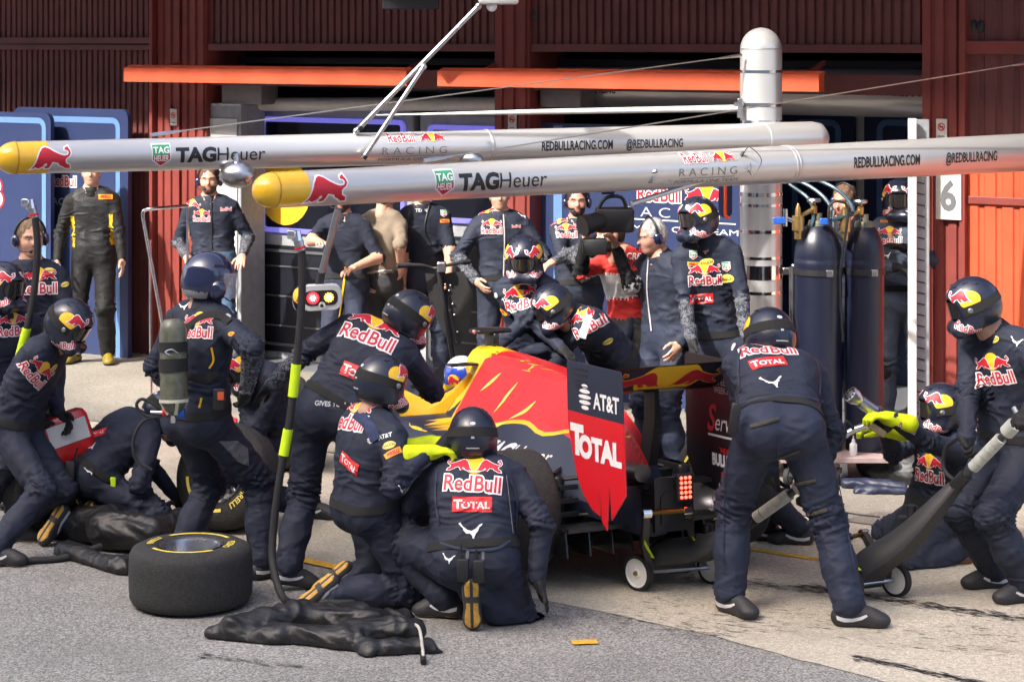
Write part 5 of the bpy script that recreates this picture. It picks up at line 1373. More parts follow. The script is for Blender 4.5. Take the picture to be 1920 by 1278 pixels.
# suspension and wheels
for s in (-1, 1):
    for (ya, za, yb, zb_) in ((.25, .45, .0, .42), (-.2, .42, .0, .42), (.3, .22, .02, .22), (-.25, .22, -.02, .22), (.0, .32, -.1, .3)):
        mb = MB(CM); mb.tube([(s * .12, ya, za), (s * .42, yb, zb_ - .04)], .012, 8); mb.build('suspension_arm', M_CARB, car, smooth=True)
    mb = MB(CM); mb.box((s * .40, 0, .26), (.08, .30, .34), None, .03); mb.build('brake_duct', M_CARB, car, smooth=True)
    for k in range(4):
        mb = MB(CM); mb.box((s * .36, -.17, .14 + k * .075), (.12, .012, .03), None, .004); mb.build('duct_vane', M_CARB, car)
    ax = (CM.to_3x3() @ V((s, 0, 0))).normalized(); x, y, z = frame_from(ax); c = CM @ V((-.455 if s < 0 else .575, 0, .33 - .09))
    put_wheel(WH_R, M_from(x, y, z, c), parent=car)
    c = CM @ V((s * .60, 3.55, .33)); put_wheel(WH_F, M_from(x, y, z, c), parent=car)
    for (ya, za) in ((3.3, .42), (3.8, .42), (3.3, .28), (3.8, .28)):
        mb = MB(CM); mb.tube([(s * .18, ya, za + .05), (s * .66, 3.55, za - .06)], .012, 8); mb.build('suspension_arm', M_CARB, car, smooth=True)
    mb = MB(CM); mb.prism([(s * .34, 2.6), (s * .55, 2.45), (s * .56, 2.47), (s * .35, 2.62)], .06, .42); mb.build('bargeboard', M_REDC, car, fixn=True)
    mb = MB(CM); mb.prism([(s * .10, 4.75), (s * .9, 4.55), (s * .9, 4.30), (s * .10, 4.42)], .10, .125); mb.build('front_wing', M_REDC, car, fixn=True)
    mb = MB(CM); mb.prism([(s * .30, 4.45), (s * .9, 4.32), (s * .9, 4.18), (s * .30, 4.30)], .16, .175); mb.build('front_flap', M_MATTE, car, fixn=True)
    mb = MB(CM); mb.box((s * .905, 4.4, .19), (.012, .5, .22), None, .003); mb.build('front_endplate', M_REDC, car)
    mb = MB(CM); mb.box((s * .09, 4.5, .19), (.012, .25, .16)); mb.build('nose_pylon', M_MATTE, car)

# handlebar pole with shield panels beyond the car
Yk = 14.55
o = empty('handlebar_stand', gp(850, 74 + FPX * CZ / Yk), 'black shield panel stand with bicycle-like handlebar beyond the car', 'stand')
p0 = at(822, 506, Yk); p1 = at(852, 690, Yk - .02); p2 = V((p1.x + .06, Yk, .05))
mb = MB(); mb.tube([p0, p1, p2], .018, 12); mb.build('pole', M_BLACK, o, smooth=True)
mb = MB(); mb.tube(catmull([at(748, 497, Yk - .1), at(790, 497, Yk - .05), at(815, 503, Yk), at(840, 497, Yk), at(868, 492, Yk + .05)], 5), .012, 10); mb.build('handlebar', mat('dark_alloy', (.10, .10, .10), .35, .8), o, smooth=True)
mb = MB(); mb.tube([at(744, 498, Yk - .12), at(770, 497, Yk - .08)], .018, 10); mb.build('grip', M_RUBBER, o, smooth=True)
mb = MB(); mb.tube([at(866, 492, Yk + .06), at(880, 491, Yk + .1)], .018, 10); mb.build('grip', M_RUBBER, o, smooth=True)
mb = MB(); mb.box(at(828, 500, Yk - .02), (.06, .06, .07), None, .01); mb.build('stem_clamp', M_STEEL, o)
M_SH = mat('matt_black_panel', (.018, .018, .017), .6, var=.2)
mb = MB(); mb.loft([[at(x, y, Yk + d) for x, y in ((797, 512), (826, 515), (856, 648), (838, 636), (806, 570))] for d in (.03, .045)]); mb.build('shield_panel', M_SH, o, fixn=True)
mb = MB(); mb.loft([[at(x, y, Yk + d) for x, y in ((832, 513), (868, 508), (887, 550), (880, 610), (866, 640), (858, 648))] for d in (.03, .045)]); mb.build('shield_panel', M_SH, o, fixn=True)
for (x, y) in ((845, 535), (849, 570), (842, 545), (852, 590), (858, 622)):
    mb = MB(); mb.sphere(at(x, y, Yk + .02), .008, 8, 5); mb.build('rivet', M_STEEL, o)
mb = MB(); mb.tube([p1, at(856, 745, Yk)], .03, 12); mb.tube([at(846, 690, Yk - .05), at(846, 745, Yk - .05)], .012, 8); mb.build('hinge', M_CHROME, o, smooth=True)
mb = MB(); mb.box(at(816, 724, Yk + .05), (.13, .16, .24), None, .012); mb.build('battery_box', M_BLACK, o)
mb = MB(); mb.tube([at(838, 715, Yk - .06), at(838, 715, Yk + .1)], .11, 24); mb.build('drum', M_BLACK, o, smooth=True)
mb = MB(); mb.box((p2.x - .1, Yk, .05), (.5, .3, .08), None, .02); mb.build('base', M_BLACK, o)
# ------------------------------------------------------------------ people: shared pieces
def cloth_mat(name, c, rough=.72, bump=.12, sheen=.04, camo=None):
    if name in MATS: return MATS[name]
    m = mat(name, c, min(.85, rough + .12), var=.22, nscale=9, bump=bump, bscale=55, sheen=sheen, spec=.32)
    if camo:
        nt = m.node_tree; b = nt.nodes['Principled BSDF']
        tc = nt.nodes.new('ShaderNodeTexCoord'); n = nt.nodes.new('ShaderNodeTexNoise'); n.inputs['Scale'].default_value = 26; n.inputs['Detail'].default_value = 2; n.inputs['Distortion'].default_value = 1.5
        nt.links.new(tc.outputs['Object'], n.inputs['Vector'])
        r = nt.nodes.new('ShaderNodeValToRGB'); r.color_ramp.interpolation = 'CONSTANT'
        r.color_ramp.elements[0].color = (*camo[0], 1); r.color_ramp.elements[1].position = .43; r.color_ramp.elements[1].color = (*camo[1], 1)
        e = r.color_ramp.elements.new(.52); e.color = (*camo[2], 1); e = r.color_ramp.elements.new(.60); e.color = (*camo[0], 1)
        nt.links.new(n.outputs[0], r.inputs[0]); nt.links.new(r.outputs[0], b.inputs['Base Color'])
    # woven wrinkles: a second, larger bump
    nt = m.node_tree; b = nt.nodes['Principled BSDF']
    tc = nt.nodes.new('ShaderNodeTexCoord'); w = nt.nodes.new('ShaderNodeTexNoise'); w.noise_type = 'RIDGED_MULTIFRACTAL'; w.normalize = True; w.inputs['Scale'].default_value = 5.5; w.inputs['Detail'].default_value = 1.5; w.inputs['Distortion'].default_value = .9
    mp = nt.nodes.new('ShaderNodeMapping'); mp.inputs['Scale'].default_value = (1, 1, 1.9)
    nt.links.new(tc.outputs['Object'], mp.inputs[0]); nt.links.new(mp.outputs[0], w.inputs['Vector'])
    bp = nt.nodes.new('ShaderNodeBump'); bp.inputs['Strength'].default_value = .85; bp.inputs['Distance'].default_value = .02
    old = b.inputs['Normal'].links[0].from_socket if b.inputs['Normal'].links else None
    nt.links.new(w.outputs[0], bp.inputs['Height'])
    if old: nt.links.new(old, bp.inputs['Normal'])
    nt.links.new(bp.outputs[0], b.inputs['Normal'])
    return m
C_SUIT = cloth_mat('navy_overall', (.0175, .0225, .040), .60, sheen=.0)
C_SUIT2 = cloth_mat('navy_trousers', (.0195, .0255, .048), .60, sheen=.0)
C_GREYB = cloth_mat('blue_grey_overall', (.055, .072, .105), .65)
C_POLO = cloth_mat('navy_polo', (.012, .016, .030), .7)
C_BLACK = cloth_mat('black_cloth', (.0055, .0055, .006), .6)
C_QUILT = cloth_mat('charcoal_quilt', (.020, .021, .023), .45, .6)
C_JEAN = cloth_mat('blue_jeans', (.055, .10, .17), .85)
C_GREYJ = cloth_mat('grey_jeans', (.038, .038, .040), .85)
C_TAN = cloth_mat('tan_cloth', (.19, .15, .11), .85)
C_BIBR = cloth_mat('red_bib', (.55, .03, .025), .7)
C_BIBW = cloth_mat('white_bib', (.62, .60, .58), .7)
C_CAMO = cloth_mat('grey_camo', (.05, .05, .06), .75, camo=((.022, .026, .040), (.13, .135, .15), (.055, .06, .075)))
M_SKIN = mat('skin', (.52, .29, .20), .5, var=.10, nscale=30, bump=.1, bscale=120)
M_SKIN2 = mat('skin_ruddy', (.50, .25, .18), .5, var=.10, nscale=30, bump=.1, bscale=120)
M_HEL = mat('helmet_navy', (.010, .013, .028), .33, var=.08, nscale=4, coat=.35)
M_HELG = mat('helmet_gloss_navy', (.010, .014, .05), .10, var=.05, coat=1.0)
M_PAD = mat('black_foam', (.012, .012, .012), .9)
M_GLOVEB = cloth_mat('black_glove', (.012, .012, .013), .65)
M_GLOVEY = cloth_mat('lime_glove', (.60, .72, .005), .55, .25)
M_SHOEU = mat('shoe_grey', (.022, .022, .025), .6, bump=.2)
M_SOLED = mat('sole_dark', (.03, .03, .032), .7)
M_SOLET = mat('sole_tan', (.48, .27, .045), .65, var=.25, nscale=60)
M_SHOEW = mat('shoe_flash', (.42, .39, .39), .5)
M_VISOR = mat('visor_dark', (.02, .018, .018), .08, var=0, coat=1)
M_EYE = mat('eye_white', (.5, .47, .45), .3, var=0)
M_IRIS = mat('eye_dark', (.02, .015, .012), .2, var=0)

def solid(sd, h, name, mats, tagf=None, amp=0.0, f=60, rel=1, seed=0):
    vs, F = sd.mesh(h)
    if amp:
        vs = vs + vnormals(vs, F) * (amp * wnoise(vs, f, seed))[:, None]
    if rel: vs = relax(vs, F, rel, .3)
    t = sd.tags(vs) if tagf is None else tagf(vs)
    fm = np.median(t[F], 1).astype(int)
    return np_mesh(name, vs, F, fm, mats)

# helmet (origin = head centre, y = forwards)
def make_helmet():
    s = SDF()
    s.ell((0, -.012, .018), (.128, .150, .140), k=.03)
    s.ell((0, -.03, -.035), (.124, .128, .105), k=.05)
    s.cone((-.092, .02, -.085), (-.055, .112, -.105), .042, .036, k=.03); s.cone((.092, .02, -.085), (.055, .112, -.105), .042, .036, k=.03)
    s.cone((-.055, .112, -.105), (.055, .112, -.105), .036, k=.03)
    s.sub((0, .155, .012), (.098, .11, .058), k=.02)
    s.sub((0, -.01, -.16), (.090, .105, .10), k=.02)
    s.sub((0, .02, -.04), (.088, .09, .09), k=.02)
    return solid(s, .0075, 'helmet', [M_HEL], lambda v: np.zeros(len(v), int))
ME_HEL = make_helmet()
BT_HEL = BVHTree.FromPolygons([v.co for v in ME_HEL.vertices], [list(p.vertices) for p in ME_HEL.polygons])
def grab(o):
    me = o.data; bpy.data.objects.remove(o); return me
HEL_PARTS = [('helmet_shell', ME_HEL)]
for s in (-1, 1):
    n = V((s * .80, .55, .30)).normalized(); v = (V((0, 0, 1)) - n * n.z).normalized(); u = v.cross(n)
    c = n * .16 + V((0, 0, .045))
    lay = [(E_(.11, .10, .045 * s * -1, -.015), 'd_yellow'), (P('bull_o', BULL, .070, .012 * s, .01, .06, s < 0, .0006), 'd_white'), (P('bull', BULL, .070, .012 * s, .01, 0, s < 0, .0014), 'd_red')]
    HEL_PARTS.append(('bull_emblem', grab(decal('e', lay, c, u, v, BT_HEL, None, -n, reach=.12, off=.0015, cell=.012))))
    n = V((s * 1, .35, -.10)).normalized(); v = (V((0, 0, 1)) - n * n.z).normalized(); u = v.cross(n); r = .55 * s
    c = n * .15 + V((0, .035, -.078))
    u2 = u * math.cos(r) + v * math.sin(r) * 1; v2 = v * math.cos(r) - u * math.sin(r)
    HEL_PARTS.append(('lettering', grab(decal('e', rb_text(.041, 0, 0), c, u2, v2, BT_HEL, None, -n, reach=.12, off=.0015, cell=.012))))
HEL_PARTS.append(('lettering', grab(decal('e', [(R_(.07, .006, 0, -.055), 'd_silver'), (R_(.018, .016, 0, .005), 'd_silver'), (E_(.03, .018, 0, .075), 'd_silver')], V((0, -.17, .0)), V((1, 0, 0)), V((0, 0, 1)), BT_HEL, None, V((0, 1, 0)), reach=.14, off=.0015, cell=.012))))
mb = MB(); n = 40; rings = []
for z in (-.022, .028):
    rg = []
    for k in range(n + 1):
        a = math.radians(-215 + 250 * k / n); d = V((math.cos(a), math.sin(a), 0)); h = BT_HEL.ray_cast(d * .3 + V((0, -.01, .012 + z + .018 * math.sin(a) * -1)), -d, .3)
        rg.append((h[0] if h[0] else d * .13 + V((0, 0, z))) + d * .004)
    rings.append(rg)
mb.add(rings[0] + rings[1], [(k, k + 1, n + 2 + k, n + 1 + k) for k in range(n)])
me = mb.mesh('goggle_strap'); me.materials.append(M_PAD); me.shade_smooth(); HEL_PARTS.append(('goggle_strap', me))
mb = MB(); rg = []
for k in range(13):
    a = math.radians(28 + 124 * k / 12); hz = .048 * (1 - .35 * abs(math.cos(a)) ** 3)
    rg.append((V((.112 * math.cos(a), .122 * math.sin(a) + .004, .012 + hz)), V((.112 * math.cos(a), .122 * math.sin(a) + .004, .012 - hz))))
mb.add([p for q in rg for p in q], [(2 * k, 2 * k + 1, 2 * k + 3, 2 * k + 2) for k in range(12)])
me = mb.mesh('goggle_lens'); me.materials.append(M_VISOR); me.shade_smooth(); HEL_PARTS.append(('goggle_lens', me))
for sx in (-1, 1):
    h_ = BT_HEL.ray_cast(V((sx * .3, .035, .005)), V((-sx, 0, 0)), .4); mb = MB(Matrix.Translation(h_[0]) @ Matrix.Rotation(PI / 2 * sx, 4, 'Y')); mb.lathe([(.016, -.004), (.016, .004), (.012, .007), (.001, .007)], 14); me = mb.mesh('visor_screw'); me.materials.append(mat('grey_screw', (.25, .25, .26), .4, .6)); me.shade_smooth(); HEL_PARTS.append(('visor_screw', me))
    for k in range(3):
        q0 = V((sx * (.035 + .02 * k), .06 - .05 * k, .3)); h_ = BT_HEL.ray_cast(q0, V((0, 0, -1)), .4)
        mb = MB(); mb.box(h_[0], (.008, .034, .006), None, .002); me = mb.mesh('vent_slot'); me.materials.append(M_PAD); HEL_PARTS.append(('vent_slot', me))
# rolled edge round the neck opening
rg = []
for k in range(33):
    a = math.radians(-200 + 220 * k / 32); d = V((math.cos(a), math.sin(a), 0)); zc = -.098
    h_ = BT_HEL.ray_cast(d * .3 + V((0, -.015, zc)), -d, .3)
    if h_[0]: rg.append(h_[0] - d * .003)
if len(rg) > 4:
    mb = MB(); mb.tube(rg, .006, 6); me = mb.mesh('edge_trim'); me.materials.append(M_PAD); me.shade_smooth(); HEL_PARTS.append(('edge_trim', me))
# open helmet with clear visor and ear cups
s = SDF(); s.ell((0, -.015, .022), (.130, .150, .140), k=.03); s.ell((0, -.045, -.045), (.122, .11, .085), k=.05); s.sub((0, .135, -.06), (.11, .11, .115), k=.015); s.sub((0, -.02, -.14), (.092, .10, .10), k=.02); s.sub((0, .02, -.05), (.10, .10, .10), k=.02)
OPEN_PARTS = [('helmet_shell', solid(s, .0075, 'helmet', [M_HELG, mat('grey_trim', (.30, .30, .31), .5)], lambda v: ((v[:, 2] < -.062) & (v[:, 1] < -.02)).astype(int)))]
for sx in (-1, 1):
    s = SDF(); s.ell((sx * .118, .03, -.045), (.032, .048, .058)); OPEN_PARTS.append(('ear_cup', solid(s, .007, 'ear_cup', [M_HELG])))
mb = MB(); rg = []
for k in range(15):
    a = math.radians(20 + 140 * k / 14)
    rg.append([V((.125 * math.cos(a), .150 * math.sin(a), .055)), V((.130 * math.cos(a), .165 * math.sin(a), -.01)), V((.118 * math.cos(a), .155 * math.sin(a), -.085))])
mb.add([p for q in rg for p in q], [(3 * k + j, 3 * k + j + 1, 3 * k + j + 4, 3 * k + j + 3) for k in range(14) for j in range(2)])
mv = bpy.data.materials.new('clear_visor'); mv.use_nodes = True; nt = mv.node_tree; b = nt.nodes['Principled BSDF']; b.inputs['Base Color'].default_value = (.75, .75, .78, 1); b.inputs['Roughness'].default_value = .06; b.inputs['Alpha'].default_value = .28
me = mb.mesh('visor'); me.materials.append(mv); me.shade_smooth(); OPEN_PARTS.append(('visor', me))
mb = MB(); mb.tube(catmull([V((.118, .06, -.075)), V((.09, .11, -.10)), V((.04, .135, -.10))], 4), .004, 6); mb.sphere((.035, .135, -.10), .015, 10, 6); me = mb.mesh('microphone'); me.materials.append(M_BLACK); OPEN_PARTS.append(('microphone', me))
# driver's helmet
s = SDF(); s.ell((0, -.01, .01), (.125, .150, .140)); s.cone((-.05, .09, -.09), (.05, .09, -.09), .05, k=.05)
ME_DRV = solid(s, .008, 'driver_helmet', [mat('helmet_blue', (.02, .06, .42), .15, var=.05, coat=1), mat('helmet_white', (.75, .75, .75), .2, var=.03, coat=1), M_YELC], lambda v: np.where(v[:, 2] > .075, 1, np.where((v[:, 2] < -.05), 2, 0)))
# bare heads
def make_head(beard):
    s = SDF(); s.ell((0, -.012, .03), (.076, .097, .092), k=.03); s.ell((0, .018, -.04), (.062, .074, .074), k=.04); s.ell((0, .045, -.088), (.034, .034, .026), k=.03)
    s.cone((0, .082, .018), (0, .103, -.018), .009, .014, k=.012); s.ell((0, .068, .032), (.058, .026, .012), k=.015)
    for x in (-1, 1):
        s.ell((x * .036, .05, -.022), (.024, .026, .022), k=.025); s.ell((x * .078, -.008, -.002), (.010, .022, .032), k=.008); s.sub((x * .031, .098, .014), (.017, .018, .011), k=.014)
    s.ell((0, .079, -.053), (.022, .010, .006), tag=1, k=.008); s.ell((0, .077, -.064), (.019, .010, .006), tag=1, k=.008)
    s.cone((0, -.025, -.06), (0, -.05, -.17), .058, .062, k=.03)
    def tg(v):
        t = np.zeros(len(v), int); lip = (np.abs(v[:, 0]) < .022) & (np.abs(v[:, 2] + .058) < .009) & (v[:, 1] > .06); t[lip] = 1
        if beard:
            bd = (v[:, 2] < -.035) & (v[:, 2] > -.115) & (v[:, 1] > -.02) & ~lip & ~((np.abs(v[:, 0]) < .02) & (v[:, 2] > -.045)); t[bd] = 2
        eb = (np.abs(v[:, 2] - .034) < .006) & (v[:, 1] > .06) & (np.abs(v[:, 0]) > .014) & (np.abs(v[:, 0]) < .05); t[eb] = 2
        return t
    return s, tg
def head_parts(skin, hairc, beard=False, cap=None):
    s, tg = make_head(beard)
    hm = mat('hair_' + '_'.join(str(int(c * 100)) for c in hairc), hairc, .6, var=.4, nscale=70, bump=.8, bscale=160)
    lips = mat('lips', (.40, .15, .12), .45)
    pr = [('head', solid(s, .0065, 'head', [skin, lips, hm], tg))]
    h = SDF(); h.ell((0, -.022, .042), (.084, .100, .094), k=.02); h.ell((0, -.055, -.01), (.076, .060, .075), k=.03); h.sub((0, .095, -.012), (.075, .075, .088), k=.02); h.sub((0, .03, -.10), (.1, .08, .085), k=.01)
    pr.append(('hair', solid(h, .0075, 'hair', [hm], amp=.005, f=55)))
    for x in (-1, 1):
        mb = MB(); mb.sphere((x * .031, .0725, .013), .0105, 10, 6, mi=0); mb.sphere((x * .031, .0785, .013), .0058, 8, 5, mi=1); me = mb.mesh('eye'); me.materials.append(M_EYE); me.materials.append(M_IRIS); me.shade_smooth(); pr.append(('eye', me))
    return pr
HEADSET = []
mb = MB(); mb.tube([V((.098 * math.cos(a), -.012, .03 + .112 * math.sin(a))) for a in [PI * k / 14 for k in range(15)]], .009, 8); me = mb.mesh('headset_band'); me.materials.append(M_BLACK); me.shade_smooth(); HEADSET.append(('headset_band', me))
for sx in (-1, 1):
    s = SDF(); s.ell((sx * .096, -.008, -.004), (.028, .036, .045)); HEADSET.append(('ear_cup', solid(s, .007, 'ear_cup', [M_HELG])))
mb = MB(); mb.tube(catmull([V((.10, .01, -.025)), V((.085, .075, -.06)), V((.03, .108, -.062))], 4), .0035, 6); mb.sphere((.026, .109, -.062), .011, 10, 6); me = mb.mesh('microphone'); me.materials.append(M_BLACK); HEADSET.append(('microphone', me))
HEADS = {k: head_parts(*a) for k, a in {'brown': (M_SKIN, (.10, .06, .035), False), 'fair': (M_SKIN, (.20, .13, .07), False), 'dark': (M_SKIN2, (.02, .016, .014), True), 'grey': (M_SKIN2, (.42, .41, .40), False), 'beard': (M_SKIN, (.09, .05, .03), True), 'ginger': (M_SKIN2, (.16, .085, .05), True)}.items()}
# hands: wrist at origin, fingers along +y, palm faces -z, thumb towards +x
def make_hand(curl, spread, thumb, fat=1.0, cuff=False):
    s = SDF(); r = fat
    s.ell((0, .045, 0), (.041 * r, .052, .017 * r), k=.015); s.cone((0, -.02, 0), (0, .02, 0), .028 * r, .030 * r, k=.02)
    if cuff: s.cone((0, -.10, 0), (0, -.01, 0), .046, .036, k=.015)
    for i, (x, L) in enumerate(((.030, .072), (.010, .080), (-.011, .075), (-.030, .060))):
        p = np.array((x, .085 - .006 * abs(i - 1), 0)); a = 0.0; sp = (x / .03) * spread
        for j, f in enumerate((.45, .32, .25)):
            a += curl * (.7 if j == 0 else 1.0)
            d = np.array((math.sin(sp) * math.cos(a), math.cos(a) * math.cos(sp), -math.sin(a))); q = p + d * L * f
            s.cone(p, q, (.0105 - .0012 * j) * r, (.0095 - .0014 * j) * r, g=1 + i, k=.004); p = q
        s.gk[1 + i] = .008
    p = np.array((.030, .020, -.004)); a = thumb
    for j, (L, dd) in enumerate(((.040, (.75, .62, -.25)), (.032, (.45 - .4 * thumb, .85, -.35 * thumb - .1)), (.024, (.25 - .6 * thumb, .85, -.6 * thumb)))):
        d = np.array(dd); d = d / np.linalg.norm(d); q = p + d * L; s.cone(p, q, (.0135 - .0015 * j) * r, (.012 - .0018 * j) * r, g=6, k=.006); p = q
    s.gk[6] = .014
    return s
HANDS = {}
def hand_mesh(pose, m, mirror):
    key = (pose, m.name, mirror)
    if key in HANDS: return HANDS[key]
    glove = m in (M_GLOVEB, M_GLOVEY); fat = 1.2 if m is M_GLOVEY else 1.16 if glove else 1.0
    c = {'relax': (.32, .12, .3), 'grip': (.95, .04, .9), 'flat': (.16, .30, .05), 'half': (.62, .06, .6)}[pose]
    vs, F = make_hand(*c, fat=fat, cuff=(m is M_GLOVEY)).mesh(.0048)
    vs = relax(vs, F, 1, .3)
    if mirror: vs = vs * np.array([-1, 1, 1]); F = F[:, ::-1]
    HANDS[key] = np_mesh('glove' if glove else 'hand', vs, F, None, [m]); return HANDS[key]
# shoe: ankle at origin, toe along +y, sole at z = -.085
def make_shoe(sole):
    s = SDF(); s.ell((0, -.03, -.045), (.040, .055, .048), k=.03); s.cone((0, -.025, -.055), (0, .12, -.058), .040, .040, k=.03); s.ell((0, .140, -.056), (.046, .052, .034), k=.03); s.cone((0, -.012, -.03), (0, -.005, .03), .043, .046, k=.02); s.ell((0, .055, -.026), (.038, .075, .038), k=.03)
    vs, F = s.mesh(.008)
    vs[:, 2] = np.maximum(vs[:, 2], -.088 + .012 * np.clip((vs[:, 1] - .13) / .07, 0, 1) ** 2)
    vs = relax(vs, F, 1, .3); c = vs[F].mean(1)
    t = np.zeros(len(F), int); t[c[:, 2] < -.064] = 1
    st = (np.abs(c[:, 0]) > .033) & (np.abs(c[:, 2] + .046 - .22 * (.03 - c[:, 1])) < .009) & (c[:, 1] > -.04) & (c[:, 1] < .10) & (c[:, 2] < -.02)
    bt = c[:, 2] < -.0835; t[bt] = 3
    if sole == 'tan':
        mid = bt & (np.abs(c[:, 0]) < .006); t[mid] = 1; t[bt & (c[:, 1] > .01) & (c[:, 1] < .045)] = 1
    return np_mesh('shoe', vs, F, t, [M_SHOEU, M_SOLED, M_SHOEW, M_SOLET if sole == 'tan' else M_SOLED])
SHOES = {k: make_shoe(k) for k in ('tan', 'dark')}
SHOES['yellow'] = SHOES['dark'].copy(); SHOES['yellow'].materials[0] = mat('yellow_shoe', (.20, .14, .012), .5)

_bs = BVHTree.FromPolygons([v.co for v in SHOES['dark'].vertices], [list(q.vertices) for q in SHOES['dark'].polygons])
FLASH = []
for s_ in (-1, 1):
    pts = [(-.055, -.052), (-.02, -.060), (.02, -.058), (.06, -.046), (.085, -.030), (.080, -.022), (.05, -.034), (.015, -.042), (-.025, -.040), (-.058, -.034)]
    lay = ((pts if s_ > 0 else [(-x, y) for x, y in pts[::-1]]), [tuple(range(len(pts)))], 0.0)
    FLASH.append(grab(decal('e', [(lay, 'd_silver')], V((s_ * .1, 0, 0)), V((0, s_, 0)), V((0, 0, 1)), _bs, None, V((-s_, 0, 0)), reach=.1, off=.0012, cell=.008)))
SHOE_V = np.array([v.co[:] for v in SHOES['dark'].vertices])
def ik(a, t, l1, l2, hint):
    d = t - a; L = d.length; mx = (l1 + l2) * .995
    if L > mx: t = a + d * (mx / L); d = t - a; L = mx
    L = max(L, abs(l1 - l2) + .02); dn = d.normalized()
    x = (l1 * l1 - l2 * l2 + L * L) / (2 * L); h = math.sqrt(max(0, l1 * l1 - x * x))
    hp = hint - dn * hint.dot(dn)
    hp = hp.normalized() if hp.length > 1e-5 else frame_from(dn)[0]
    return a + dn * x + hp * h, t

